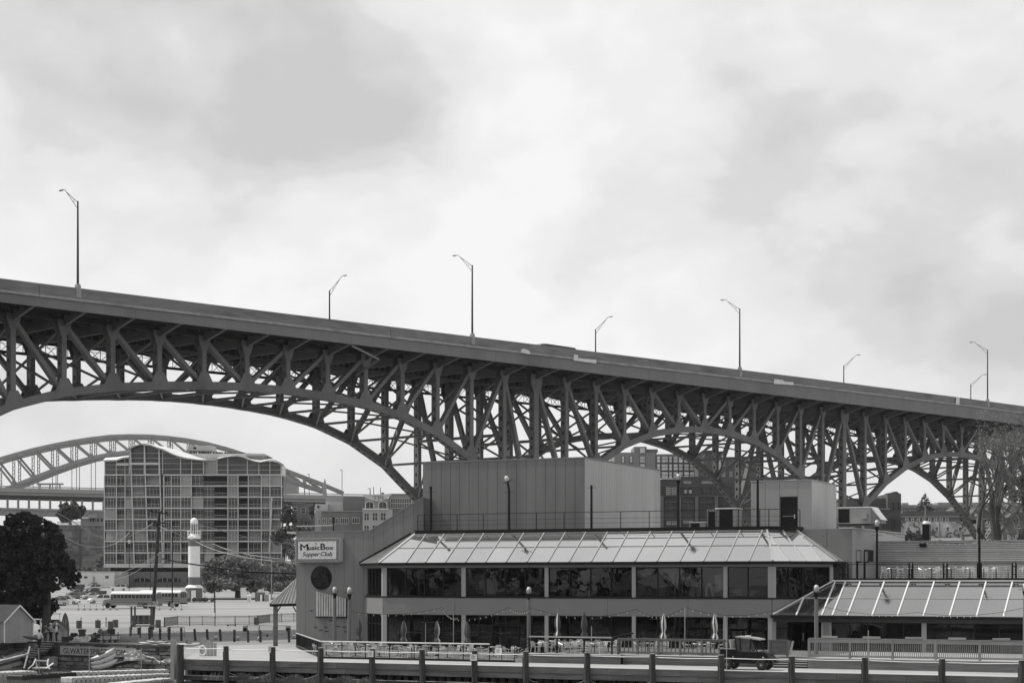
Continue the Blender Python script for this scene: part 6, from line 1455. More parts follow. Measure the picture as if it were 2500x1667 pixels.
bu = MB(); leaves(bu, blobs_px([(31, 1561, 12, 9, 0), (40, 1558, 9, 8, 0), (22, 1563, 8, 6, 0)], 163), 900, .13, random.Random(6)); tag(bu.build('small_bush', M_LEAF, base=GP(31, 1568)), 'small dark bush before the plank boat shed', 'bush')
bu = MB(); leaves(bu, blobs_px([(8, 1577, 14, 9, 0)], 158), 700, .12, random.Random(7)); tag(bu.build('wall_weed', M_LEAF, base=P(8, 1586, 158)), 'clump of weeds growing from the stone wall at the left edge', 'weed clump')
# ---- people
def skinned(vs, es, rs, sub=1):
    me = bpy.data.meshes.new('s'); me.from_pydata([tuple(v) for v in vs], es, []); o = bpy.data.objects.new('s', me); COL.objects.link(o)
    m = o.modifiers.new('k', 'SKIN'); 
    for i, r__ in enumerate(rs): me.skin_vertices[0].data[i].radius = (r__, r__) if not isinstance(r__, tuple) else r__
    me.skin_vertices[0].data[0].use_root = True
    if sub: ss = o.modifiers.new('u', 'SUBSURF'); ss.levels = sub; ss.render_levels = sub
    dg = bpy.context.evaluated_depsgraph_get(); dg.update(); e2 = bpy.data.meshes.new_from_object(o.evaluated_get(dg))
    mb = MB(); mb.add([v.co for v in e2.vertices], [tuple(p.vertices) for p in e2.polygons]); bpy.data.objects.remove(o); bpy.data.meshes.remove(me); bpy.data.meshes.remove(e2); return mb
M_SKIN = mat('skin', .32, .6, .05, 3)
def person(loc, rz, label, top, legs, hair, arms=((.0, .0), (.0, .0)), stride=0.0, hat=None):
    t = thing('person', label, 'person', loc); H = 1.74
    rot = Matrix.Rotation(rz, 4, 'Z'); T = lambda p: rot @ Vector(p) + loc
    # pelvis, chest, neck, head; legs; arms with elbows bent by arms=(forward, out)
    V_ = [(0, 0, .93), (0, 0, 1.12), (0, .01, 1.34), (0, 0, 1.47), (0, -.01, 1.53), (0, -.02, 1.64)]; E_ = [(0, 1), (1, 2), (2, 3), (3, 4), (4, 5)]; R_ = [.135, .125, (.17, .12), .065, .06, .105]
    RT_ = [(0, 1), (1, 2)]; tops_v = [(0, 0, .90), (0, 0, 1.12), (0, .01, 1.34), (0, 0, 1.45)]; tops_r = [.150, .142, (.188, .135), .09]; tops_e = [(0, 1), (1, 2), (2, 3)]
    lv = [(0, 0, .93)]; le = []; lr_ = [.145]
    for sg in (-1, 1):
        st_ = stride*sg; i = len(V_); V_ += [(sg*.10, 0, .86), (sg*.11, -st_*.5 - .02, .48), (sg*.11, st_*-1.0 + .03, .09), (sg*.12, -st_ - .12, .035)]; E_ += [(0, i), (i, i+1), (i+1, i+2), (i+2, i+3)]; R_ += [.095, .062, .045, .04]
        j = len(lv); lv += [(sg*.10, 0, .86), (sg*.11, -st_*.5 - .02, .48), (sg*.11, -st_ + .03, .12)]; le += [(0, j), (j, j+1), (j+1, j+2)]; lr_ += [.108, .078, .07]
        fw, ot = arms[0 if sg < 0 else 1]
        el = (sg*(.25 + ot*.5), -fw*.12, 1.14); ha = (sg*(.25 + ot - fw*.10), -.05 - fw*.32, .90 + fw*.22)
        i = len(V_); V_ += [(sg*.19, 0, 1.40), el, ha]; E_ += [(2, i), (i, i+1), (i+1, i+2)]; R_ += [.058, .042, .030]
        hd = Vector(ha) - Vector(el); hd.normalize()
        pal = Vector(ha) + hd*.07; i2 = len(V_); V_.append(tuple(pal)); E_.append((i+2, i2)); R_.append(.034)
        ud = Vector((0, 1, 0)) - hd*hd.y; ud = ud.normalized() if ud.length > .1 else Vector((1, 0, 0))
        for q in range(4):
            o_ = ud*(-.03 + .02*q); k3 = len(V_); V_ += [tuple(pal + o_ + hd*.04), tuple(pal + o_*1.1 + hd*(.09 - .012*abs(q-1.3)) - Vector((sg*.02, 0, 0)))]; E_ += [(i2, k3), (k3, k3+1)]; R_ += [.010, .008]
        k3 = len(V_); V_ += [tuple(Vector(ha) + ud*-.045 + hd*.05), tuple(Vector(ha) + ud*-.06 + hd*.085)]; E_ += [(i+2, k3), (k3, k3+1)]; R_ += [.011, .009]
        j = len(tops_v); tops_v += [(sg*.19, 0, 1.40), tuple(Vector(el)), tuple(Vector(el).lerp(Vector(ha), .75))]; tops_e += [(2, j), (j, j+1), (j+1, j+2)]; tops_r += [.075, .06, .05]
    for vv, ee, rr_, nm, m_ in ((V_, E_, R_, 'body', M_SKIN), (tops_v, tops_e, tops_r, 'shirt', top), (lv, le, lr_, 'trousers', legs)):
        mb = skinned(vv, ee, rr_); mb.v = [T(v) for v in mb.v]; mb.build(nm, m_, t, smooth=True)
    mb = MB(); mb.lathe((0, .01, 1.66), [(.02, .115), (.07, .10), (.108, .045), (.112, 0), (.10, -.05), (.07, -.09)], 12); mb.v = [T(v) for v in mb.v if True]; mb.build('hair', hair, t, smooth=True)
    fc = MB(); fc.prism([(-.012, -.125, 1.62), (.012, -.125, 1.62), (.008, -.118, 1.66), (-.008, -.118, 1.66)], (0, .03, 0)); 
    for sg in (-1, 1): fc.lathe((sg*.04, -.105, 1.655), [(.002, -.012), (.012, 0), (.002, .012)], 6); fc.lathe((sg*.112, 0, 1.64), [(.004, -.035), (.016, 0), (.004, .035)], 6)
    fc.v = [T(v) for v in fc.v]; tag(fc.build('face_features', M_SKIN, t), kind='stuff')
    for sg in (-1, 1):
        st_ = stride*sg; mb = MB().prism([(sg*.12 - .05, -st_ - .2, 0), (sg*.12 + .05, -st_ - .2, 0), (sg*.12 + .045, -st_ + .08, 0), (sg*.12 - .045, -st_ + .08, 0)], (0, 0, .09)); mb.v = [T(v) for v in mb.v]; mb.build('shoe', M_BLACK, t)
    return t
MT1 = mat('shirt_pale', .55, .8, .1, 3); MT2 = mat('shirt_dark', .06, .8, .2, 3); MT3 = mat('trousers_dark', .018, .8, .2, 3); MT4 = mat('shirt_patterned', .30, .8, .95, 7); MH1 = mat('hair_dark', .015, .6, .2, 5); MH2 = mat('hair_pale', .5, .6, .1, 5)
person(P(96, 1586, 153), R(165), 'man in pale shirt and black trousers stepping down the stairs', MT1, MT3, MH1, ((.1, .05), (.9, .05)), .22)
person(GP(111, 1568.5), R(150), 'man in dark clothes with head bent, standing behind the stairs', MT2, MT2, MH1, ((.8, 0), (.3, .05)))
person(GP(124, 1568), R(80), 'person in patterned shirt and black trousers, pale cap', MT4, MT3, MH2, ((.9, 0), (.5, .05)), .05)
person(GP(138, 1568.5), R(-70), 'person in pale top and black trousers standing at the right of the group', MT1, MT3, MH2, ((.7, 0), (.2, .02)), .04)
# ---- cars
M_CARW = mat('car_paint_white', .72, .3, .02, 2, spec=.6); M_CARG = mat('car_paint_grey', .18, .3, .03, 2, spec=.6, metallic=.3); M_CARD = mat('car_paint_dark', .035, .3, .03, 2, spec=.6); M_CARS = mat('car_paint_silver', .5, .3, .03, 2, spec=.6, metallic=.3)
def car(loc, rz, kind, m, label):
    t = thing('parked_car', label, 'car' if kind != 'pickup' else 'pickup truck', loc, 'cars parked behind the drums'); rot = Matrix.Rotation(rz, 4, 'Z'); T = lambda p: rot @ Vector(p) + loc
    if kind == 'suv': L, Wd, body, cab = 4.7, .92, [(-2.3, .45), (-2.32, .95), (-2.2, 1.08), (.75, 1.08), (1.9, .98), (2.28, .80), (2.35, .45)], [(-2.15, 1.06), (-1.9, 1.62), (-1.5, 1.70), (.1, 1.70), (.4, 1.62), (1.15, 1.06)]
    elif kind == 'sedan': L, Wd, body, cab = 4.7, .9, [(-2.3, .4), (-2.32, .85), (-2.1, .98), (.9, .96), (1.9, .84), (2.25, .68), (2.32, .4)], [(-1.75, .96), (-1.1, 1.38), (-.7, 1.45), (.2, 1.43), (.45, 1.36), (1.2, .95)]
    else: L, Wd, body, cab = 5.6, .97, [(-2.8, .55), (-2.82, 1.15), (-.9, 1.15), (1.2, 1.15), (2.5, 1.08), (2.75, .9), (2.8, .5)], [(-.95, 1.14), (-.9, 1.75), (-.6, 1.82), (.5, 1.82), (.75, 1.75), (1.35, 1.14)]
    def loft(prof, w0, w1, zlo, zhi):
        mb = MB(); n_ = len(prof); vs = []
        for y_ in (-1, 1):
            for x, z_ in prof: vs.append(T((x, y_*(w0 + (w1-w0)*max(0, min(1, (z_-zlo)/(zhi-zlo)))), z_)))
        mb.add(vs, [tuple(range(n_)), tuple(reversed(range(n_, 2*n_)))] + [(i, n_+i, n_+(i+1) % n_, (i+1) % n_) for i in range(n_)]); return mb
    bd = [(-L/2 + .1, .28)] + body + [(L/2 - .1, .28)]
    loft(bd, Wd, Wd - .06, .5, 1.1).build('body', m, t, smooth=False)
    zt = max(z_ for _, z_ in cab); zb = cab[0][1]
    loft(cab, Wd - .08, Wd - .26, zb, zt).build('glasshouse', M_GLASSC, t)
    rf = [(x, z_) for x, z_ in cab if z_ > zt - .12]; 
    loft(rf + [(rf[-1][0] - .02, zt + .03), (rf[0][0] + .02, zt + .03)], Wd - .235, Wd - .24, zt - .1, zt).build('roof', m, t)
    pm = MB()
    for y_ in (-1, 1):
        for x in ((cab[0][0] + .25, cab[1][0] + .15), (-.55, -.55), (cab[-1][0] - .05, cab[-2][0] - .02)):
            pm.beam(T((x[0], y_*(Wd - .085), zb)), T((x[1], y_*(Wd - .245), zt)), .09, .05)
    pm.build('pillars', m, t)
    for x in (-L*.30, L*.31):
        for y_ in (-1, 1):
            w_ = MB().tube([T((x, y_*(Wd - .2), .33)), T((x, y_*(Wd + .01), .33))], [.34, .34], 16).build('wheel', M_RUBBER, t); MB().tube([T((x, y_*(Wd + .005), .33)), T((x, y_*(Wd + .02), .33))], [.21, .19], 10).build('rim', M_COLM, w_)
    for y_ in (-1, 1):
        MB().box(lambda a, b, c_: T((a, b, c_)), L/2 - .16, L/2 - .02, y_*.72 - .16, y_*.72 + .16, .62, .76).build('headlight', M_WHITE, t); MB().box(lambda a, b, c_: T((a, b, c_)), -L/2 - .02, -L/2 + .1, y_*.74 - .12, y_*.74 + .12, .72, .98).build('tail_light', M_CARD, t)
    MB().box(lambda a, b, c_: T((a, b, c_)), L/2 - .06, L/2 + .01, -.45, .45, .45, .62).build('grille', M_BLACK, t)
    return t
def lot(px, py):
    """point on the rising car park seen at a pixel"""
    lo, hi = 150.0, 560.0
    for _ in range(50):
        d = (lo + hi)/2
        if HY + (CZ - gz(d))/d*F > py: lo = d
        else: hi = d
    p = P(px, py, lo); p.z = gz(lo); return p
for px, py, rz, kd_, m_, lb in ((166, 1474.5, -5, 'suv', M_CARW, 'white car seen side on beside the big tree, nose to the right'), (136, 1478, 215, 'suv', M_CARS, 'pale car half hidden under the big dark tree'), (243, 1472, 212, 'suv', M_CARW, 'white car nose on, tucked behind the bus front'),
      (224, 1462, 212, 'sedan', M_CARS, 'silver saloon car facing left, behind the nose on white car'), (230, 1453, 205, 'pickup', M_CARD, 'dark pickup truck in the middle of the parked rows'), (227, 1441, 205, 'suv', M_CARS, 'pale car just behind the dark pickup truck'), (188, 1441, 205, 'suv', M_CARD, 'dark car farthest left in the back row'),
      (186, 1454, 210, 'sedan', M_CARG, 'grey saloon behind the side on white car'), (174, 1462, 212, 'sedan', M_CARG, 'grey hatchback at the edge of the tree shade'), (289, 1441, 192, 'suv', M_CARW, 'white family car alone above the bus roof')):
    car(lot(px, py), R(rz), kd_, m_, lb)
# ---- school buses
def bus(loc, rz, label):
    t = thing('school_bus', label, 'bus', loc, 'two school buses'); rot = Matrix.Rotation(rz, 4, 'Z'); T = lambda a, b, c_: rot @ Vector((a, b, c_)) + loc
    M_BUS = mat('bus_paint', .24, .45, .05, 1.5); M_BUSR = mat('bus_roof', .78, .5, .04, 1.5); Wb = 1.2
    MB().prism([T(-5.4, -Wb, .55), T(3.6, -Wb, .55), T(3.6, -Wb, 2.62), T(-5.4, -Wb, 2.62)], rot @ Vector((0, 2*Wb, 0))).build('body', M_BUS, t)
    sec = [(-Wb, 2.62), (-Wb*.93, 2.86), (-Wb*.7, 3.0), (0, 3.08), (Wb*.7, 3.0), (Wb*.93, 2.86), (Wb, 2.62)]
    MB().prism([T(-5.42, y_, z_) for y_, z_ in sec], rot @ Vector((9.04, 0, 0))).build('roof', M_BUSR, t)
    MB().prism([T(3.6, -1.0, .5), T(5.3, -.95, .5), T(5.35, -.95, 1.25), T(5.0, -.9, 1.55), T(3.6, -1.0, 1.75)], rot @ Vector((0, 1.95, 0))).build('hood', M_BUS, t)
    for y_ in (-Wb - .012, Wb + .002):
        for z_ in (1.02, 1.38, 1.70): MB().box(T, -5.35, 3.5, y_, y_ + .01, z_, z_ + .07).build('rub_rail', M_BLACK, t)
        for i in range(11): MB().box(T, -4.9 + i*.74, -4.9 + i*.74 + .6, y_, y_ + .01, 1.88, 2.5).build('window', M_GLASSC, t)
        MB().box(T, 3.25 if y_ < 0 else 3.25, 3.55, y_, y_ + .01, 1.6, 2.5).build('window', M_GLASSC, t)
    MB().box(T, -5.43, -5.402, -1.08, 1.08, .6, 2.6).build('rear_panel', mat('bus_rear', .2, .5, .1, 2), t)
    for y_ in (-.95, -.25, .45): MB().box(T, -5.45, -5.432, y_, y_ + .5, 1.75, 2.45).build('rear_window', M_GLASSC, t)
    MB().box(T, -5.47, -5.452, -.85, .85, 2.58, 2.78).build('rear_sign', M_BLACK, t)
    MB().box(T, 3.602, 3.62, -1.0, 1.0, 1.7, 2.6).build('windscreen', M_GLASSC, t); MB().box(T, -5.6, -5.43, -1.15, 1.15, .5, .72).build('bumper', M_BLACK, t); MB().box(T, 5.36, 5.48, -1.0, 1.0, .5, .72).build('bumper', M_BLACK, t)
    for x in (-3.2, 4.25):
        for y_ in (-1.2, .9): w_ = MB().tube([T(x, y_, .5), T(x, y_ + .3, .5)], .5, 18).build('wheel', M_RUBBER, t); MB().tube([T(x, y_ - .01, .5), T(x, y_ + .02, .5)], .26, 12).build('rim', M_COLM, w_)
    for y_ in (-.8, .8): MB().tube([T(5.36, y_, 1.0), T(5.40, y_, 1.0)], .13, 10).build('headlight', M_WHITE, t)
    return t
bus(lot(322, 1484), R(166), 'nearer school bus with its hood to the left, before the parked cars')
bus(lot(388, 1480), R(158), 'farther school bus showing its rear beside the lighthouse')
# ---- light poles and the utility pole
for px, y0, y1, r_p, lb, m_ in ((315.5, 1327, 1441, .10, 'dark car park lamp pole above the bus middle', M_BLACK), (420.5, 1297, 1484, .13, 'tall black lamp pole on a pale foot beside the farther bus', M_BLACK), (367, 1338, 1440, .10, 'dark pole just left of the utility pole', M_BLACK), (327, 1325, 1430, .08, 'thin dark pole before the left flats', M_BLACK),
                        (454, 1335, 1432, .22, 'wooden pole just left of the lighthouse', M_BARK), (383.5, 1390, 1432, .18, 'short wooden pole right of the utility pole', M_BARK), (663, 1365, 1460, .13, 'leaning service pole beside the shelter roof', M_COLM)):
    b_ = lot(px, y1); t = thing('light_pole', lb, 'pole', b_, 'poles on the car park'); zt = CZ + (HY - y0)/F*b_.y
    MB().tube([b_, Vector((b_.x, b_.y, zt))], [r_p, r_p*.75], 8).build('pole', m_, t)
    if px == 420.5: MB().box(lambda a, b, c_: b_ + Vector((a, b, c_)), -.3, .3, -.3, .3, 0, .95).build('foot', M_COLM, t); MB().box(lambda a, b, c_: b_ + Vector((a, b, c_)), -.5, .5, -.1, .1, zt - b_.z, zt - b_.z + .12).build('lamp_head', M_BLACK, t)
    if px == 315.5: MB().lathe(Vector((b_.x, b_.y, zt)), [(.12, 0), (.36, .4), (.4, .8), (.1, 1.0)], 10).build('lamp_globe', M_GLOBE, t)
up = thing('utility_pole', 'leaning timber utility pole with three crossarms and cables', 'utility pole', GP(372, 1556)); 
d_ = GP(372, 1540).y + 20; pb_, pt_ = P(371, 1536, 204), P(389, 1252, 204); pb_.z = -.02; MB().tube([pb_, pt_], [.24, .17], 10).build('pole', M_BARK, up)
for py, px0, px1, dy in ((1250, 363, 412, 5), (1277, 360, 408, -1), (1284, 372, 402, 2)):
    MB().beam(P(px0, py - dy*.5 - 1, 203.7), P(px1, py + dy, 203.7), .12, .14).build('crossarm', M_BARK, up)
    ins = MB()
    for q in range(4): c_ = P(px0 + (px1-px0)*(q + .5)/4, py - 2 + dy*(q-1)*.3, 203.7); ins.lathe(c_, [(.05, -.05), (.08, .05), (.03, .2)], 6)
    tag(ins.build('insulators', M_BLACK, up), kind='stuff')
MB().lathe(P(380, 1390, 203.6), [(.12, 0), (.2, .1), (.2, .5), (.1, .6)], 8).build('transformer', M_BARK, up)
def wire(pts, d0_, d1_, m, r__, label, sag=0.0):
    P3 = []; n_ = len(pts)
    for i, (px, py) in enumerate(pts): P3.append(P(px, py, d0_ + (d1_ - d0_)*i/(n_-1)))
    # smooth through the points
    out_ = []
    for i in range(n_ - 1):
        p0 = P3[max(i-1, 0)]; p1 = P3[i]; p2 = P3[i+1]; p3 = P3[min(i+2, n_-1)]
        for q in range(6):
            t = q/6; out_.append(.5*((2*p1) + (-p0 + p2)*t + (2*p0 - 5*p1 + 4*p2 - p3)*t*t + (-p0 + 3*p1 - 3*p2 + p3)*t*t*t))
    out_.append(P3[-1]); tag(MB().tube(out_, r__, 4).build('overhead_cable', m, base=P3[0]), label, 'cable', 'overhead cables')
wire([(373, 1277), (340, 1297), (300, 1314), (262, 1316), (225, 1302), (190, 1280), (140, 1252)], 203, 175, M_RAFT, .038, 'bright cable sagging left from the pole to the tree crown')
wire([(316, 1300), (290, 1322), (250, 1335), (200, 1330), (165, 1314), (140, 1300)], 240, 200, M_RAFT, .038, 'bright lower cable curving through the left flats')
wire([(390, 1284), (420, 1297), (470, 1318), (560, 1343), (640, 1360), (724, 1372)], 203, 190, M_RAFT, .038, 'bright cable passing behind the lighthouse to the right')
wire([(463, 1314), (520, 1340), (600, 1360), (724, 1374)], 260, 200, M_RAFT, .04, 'bright cable from the lighthouse gallery to the restaurant')
wire([(520, 1327), (570, 1345), (640, 1358), (724, 1367)], 260, 200, M_RAFT, .04, 'upper bright cable starting right of the lighthouse')
wire([(395, 1363), (440, 1372), (500, 1381), (560, 1390), (610, 1396), (724, 1400)], 203, 190, M_BLACK, .10, 'thick black bundled cable passing over the trees')
wire([(388, 1350), (350, 1375), (300, 1396), (262, 1404), (190, 1406)], 203, 230, M_COLM, .03, 'thin cable falling left from the pole middle')
wire([(389, 1352), (340, 1390), (290, 1412), (230, 1420)], 203, 230, M_COLM, .03, 'thin lower cable falling left from the pole middle')
wire([(482, 1279), (560, 1300), (640, 1318), (724, 1330)], 260, 220, M_POLE, .05, 'thin grey cable from the lighthouse lantern to the right')
# ---- lighthouse
lb_ = lot(474, 1467); d_ = lb_.y; k_ = d_/F
lh = thing('lighthouse', 'white lighthouse with two dark bands on an eight sided base', 'lighthouse', lb_)
zz = lambda py: (HY - py)*k_ + CZ - lb_.z
MB().lathe(lb_, [(20.5*k_, -.3), (20.5*k_, zz(1435))], 8, rot=R(22.5)).build('base', M_BRICKM, lh); MB().lathe(lb_, [(22.5*k_, zz(1435) + .01), (22.5*k_, zz(1433)), (14.8*k_, zz(1427))], 8, rot=R(22.5)).build('base_cap', M_WHITE, lh)
for y0, y1, m_ in ((1427, 1408, M_BRICKM), (1408, 1333, M_WHITE), (1333, 1315, M_BRICKM)): MB().lathe(lb_, [(14.3*k_, zz(y0) + .005), (14.3*k_, zz(y1) - .005)], 24).build('tower_band', m_, lh, smooth=False)
MB().lathe(lb_, [(15.5*k_, zz(1315)), (16*k_, zz(1311)), (13*k_, zz(1308)), (9.5*k_, zz(1303))], 20).build('gallery_base', M_WHITE, lh)
rg_ = MB()
for a in range(16):
    t0, t1 = a*math.pi/8, (a+1)*math.pi/8; p = lambda t, z_: lb_ + Vector((math.cos(t)*16.5*k_, math.sin(t)*16.5*k_, z_)); rg_.beam(p(t0, zz(1296)), p(t1, zz(1296)), .09); rg_.beam(p(t0, zz(1303)), p(t1, zz(1303)), .06); rg_.beam(p(t0, zz(1296)), p(t0, zz(1311)), .07)
rg_.build('gallery_rail', M_WHITE, lh)
MB().lathe(lb_, [(8*k_, zz(1303)), (8*k_, zz(1279))], 12).build('lantern_core', M_GLASSC, lh)
for a in range(12): p = lb_ + Vector((math.cos(a*math.pi/6)*8.6*k_, math.sin(a*math.pi/6)*8.6*k_, 0)); MB().beam(p + Z*zz(1303), p + Z*zz(1279), .12).build('lantern_bar', M_WHITE, lh)
MB().lathe(lb_, [(9.3*k_, zz(1279.5)), (9.5*k_, zz(1275)), (8.5*k_, zz(1269)), (5*k_, zz(1265)), (.3*k_, zz(1263))], 18).build('dome', M_WHITE, lh, smooth=True)
MB().box(lambda a, b, c_: lb_ + Vector((a, b, c_)), -3.6*k_, 7.4*k_, -20.0*k_, -18.5*k_, 0, zz(1440)).build('door', M_WHITE, lh)
# planting bed with small shrubs round the lighthouse
MB_ = MB().lathe(lot(480, 1470), [(38*k_, -.2), (38*k_, .12), (34*k_, .14)], 24, sy=.35); tag(MB_.build('planting_bed', M_ROAD, base=lot(480, 1470)), 'low kerbed planting bed round the lighthouse foot', 'planting bed')
for i, (px, r__, wh) in enumerate(((440, 9, 'left of the lighthouse base'), (459, 5, 'at the left corner of the lighthouse base'), (474, 5, 'before the lighthouse door'), (487, 6, 'at the right corner of the lighthouse base'), (500, 9, 'just right of the lighthouse'), (519, 6, 'at the right end of the planting bed'), (449, 6, 'second from the left of the bed'))):
    mb = MB(); leaves(mb, [(tuple(P(px, 1463, d_ - 6)), (r__*k_, r__*k_*.7, 5*k_))], 500, .22, random.Random(i + 60)); tag(mb.build('small_shrub', M_LEAFM if i % 2 else M_LEAF, base=P(px, 1467, d_ - 6)), 'small round shrub ' + wh, 'shrub', 'small shrubs round the lighthouse')
t = thing('road_sign', 'round pale sign on a thin post right of the lighthouse', 'sign', lot(500, 1463)); c = t.location; MB().tube([c, c + Z*2.1], .04, 6).build('post', M_COLM, t); MB().tube([c + Z*1.9 + Vector((0, -.06, 0)), c + Z*1.9], .42, 16).build('disc', M_BAND, t)
t = thing('feather_flag', 'tall dark feather flag with pale lettering marks', 'flag', GP(526, 1512)); c = P(526, 1500, 260); c.z = -.02; t.location = c
MB().tube([c, P(525, 1440, 260), P(521.5, 1434, 260)], .035, 6).build('pole', M_BLACK, t); MB().prism([P(521, 1434, 260), P(524, 1442, 260), P(526, 1456, 260), P(526, 1495, 260), P(523, 1495, 260), P(522, 1455, 260)], (0, .03, 0)).build('cloth', mat('flag_cloth', .04, .8, .3, 6), t)
for i in range(5): MB().box(lambda a, b, c_: P(523.2, 1452 + i*8, 260) + Vector((a, b, c_)), -.0, .11, -.02, -.01, 0, .2).build('print', M_COLM, t)
# mid trees
def lotree(px, py, cr, n, size, m, seed, tr, label, name='broadleaf_tree'):
    b_ = lot(px, py); return make_tree(name, label, b_, (py - min(c[1] - c[3] for c in cr))/F*b_.y, blobs_px(cr, b_.y), n, size, m, tr, seed, 8, None, 'tree', (0, 0), .2)
lotree(580, 1459, [(560, 1385, 50, 30, 0), (610, 1395, 46, 28, 2), (520, 1410, 36, 30, 1), (590, 1370, 40, 22, 0), (560, 1420, 50, 24, -2), (625, 1425, 34, 18, 0), (505, 1395, 22, 24, 0), (555, 1365, 30, 14, 0), (500, 1425, 20, 14, 0)], 18000, .55, M_LEAFM, 5, .55, 'wide round tree with a short dark trunk right of the lighthouse')
lotree(663, 1448, [(665, 1400, 38, 30, 0), (700, 1395, 32, 36, 2), (690, 1430, 40, 18, 0), (650, 1420, 24, 20, 0), (655, 1378, 18, 14, 0)], 11000, .55, M_LEAFM, 7, .35, 'round tree half hidden behind the restaurant wall')
lotree(694, 1432, [(698, 1325, 22, 26, 0), (684, 1345, 20, 22, 0), (710, 1345, 24, 26, 0), (700, 1300, 12, 12, 0), (672, 1360, 14, 12, 0)], 6500, .6, M_LEAFM, 9, .3, 'taller narrow tree beside the flats, above the restaurant roofline')
for px, py, lb in ((398, 1432, 'small thin tree before the dark garage arches, left'), (443, 1432, 'small thin tree before the garage arches beside the wooden pole')):
    lotree(px, py, [(px, py - 35, 12, 14, 0), (px - 5, py - 24, 11, 9, 0), (px + 6, py - 20, 9, 9, 0)], 1200, .6, M_LEAF, int(px), .14, lb, 'small_tree')
# utility cabinets under the tree
for px, py, w2, h2, m_, lb in ((634, 1467, 1.0, 1.9, M_BRICKM, 'dark utility cabinet under the round tree'), (650, 1467, .9, 1.4, M_COLM, 'pale utility cabinet beside the dark one')):
    c = lot(px, py); t = thing('utility_cabinet', lb, 'cabinet', c); MB().box(lambda a, b, c_: c + Vector((a, b, c_)), -w2, w2, 0, 1, 0, h2).build('box', m_, t); MB().box(lambda a, b, c_: c + Vector((a, b, c_)), -w2 + .1, -.03, -.03, -.005, .1, h2 - .1).build('door', m_, t); MB().box(lambda a, b, c_: c + Vector((a, b, c_)), .03, w2 - .1, -.03, -.005, .1, h2 - .1).build('door', m_, t)
for px, lb in ((606, 'left pale bollard of the pair under the tree'), (611, 'right pale bollard of the pair under the tree'), (638, 'pale bollard before the dark cabinet'), (659, 'pale bollard right of the cabinets')):
    c = lot(px, 1468); tag(MB().lathe(c, [(.2, 0), (.2, 1.3), (.1, 1.4)], 8).build('pale_bollard', M_WHITE, base=c), lb, 'bollard')
isl = MB().lathe(lot(575, 1462), [(4.6, -.1), (4.6, .12), (4.2, .2)], 24, sx=2.2, sy=1.6); tag(isl.build('tree_island', M_LEAF, base=lot(575, 1462)), 'dark planted island under the wide tree', 'planting bed')
t = thing('chain_fence', 'pale mesh fence behind the utility cabinets', 'fence', lot(650, 1452)); 
fpx = (588, 605, 623, 640, 658, 676)
for a, b in zip(fpx[:-1], fpx[1:]):
    A0, A1 = lot(a, 1457), lot(b, 1457); MB().beam(A0, A0 + Z*1.8, .08).build('post', M_POLE, t); MB().beam(A0 + Z*1.8, A1 + Z*1.8, .05).build('rail', M_POLE, t); mb = MB()
    for q in range(1, 10): p = A0.lerp(A1, q/10); mb.beam(p, p + Z*1.8, .02)
    tag(mb.build('mesh_wires', M_COLM, t), kind='stuff')
# ---- shelter with ribbed roof left of the restaurant
sh = thing('ribbed_shelter', 'open shelter with translucent ribbed hip roof and timber post', 'shelter', GP(672, 1576)); d_ = 153.0
pz = lambda px, py, dd: P(px, py, dd)
MB().box(W, (667-CX)/F*d_, (677-CX)/F*d_, d_, d_ + .35, -.02, CZ + (HY - 1480)/F*d_).build('post', M_WOOD, sh)
c0, c1, c2 = pz(660, 1474, d_), pz(760, 1472, d_ - 3), pz(700, 1462, d_ + 9)
MB().beam(pz(659, 1477, d_), pz(740, 1475, d_), .3, .22).build('eave_beam', M_BLACK, sh)
apex = pz(760, 1380, d_ + 4.5)
M_RIB = mat('ribbed_sheet', .17, .4, .25, 2, spec=.5)
mb = MB(); lft, rgt, back = pz(657, 1474, d_), pz(800, 1472, d_), pz(680, 1462, d_ + 9); mb.add([lft, rgt, apex], [(0, 1, 2)]); mb.build('roof_slope', M_RIB, sh)
mb = MB(); mb.add([lft, apex, back], [(0, 1, 2)]); mb.build('roof_slope', M_RIB, sh)
for i in range(1, 16):
    a = lft.lerp(rgt, i/16); e_ = lft.lerp(apex, i/16) if i < 12 else None
    if e_ is not None: MB().beam(a + Vector((0, -.05, .02)), (lft.lerp(apex, min(1, i/16 + .28))) + Vector((0, -.05, .02)), .035).build('rib', M_COLM, sh)
for i in range(1, 9): MB().beam(lft.lerp(back, i/9) + Vector((-.03, 0, .03)), lft.lerp(apex, .12 + i/9*.8) + Vector((-.03, 0, .03)), .035).build('rib', M_COLM, sh)
MB().beam(lft, apex, .08).build('hip_rib', M_COLM, sh)
MB().beam(pz(677, 1493, d_), pz(685, 1479, d_), .09).build('knee_brace', M_BLACK, sh); MB().beam(pz(723, 1493, d_), pz(716, 1479, d_), .09).build('knee_brace', M_BLACK, sh)
# ================================================================== FAR BACKGROUND
rnd = random.Random(77)
def pbox(mb, px0, px1, py0, py1, d, dep):
    """box standing at distance d, dep metres deep, seen between these columns and rows"""
    k = d/F; return mb.box(W, (px0-CX)*k, (px1-CX)*k, d, d + dep, CZ + (HY-py1)*k, CZ + (HY-py0)*k)
def ppoly(mb, pts, d, dep): return mb.prism([P(x, y, d) for x, y in pts], (0, dep, 0))
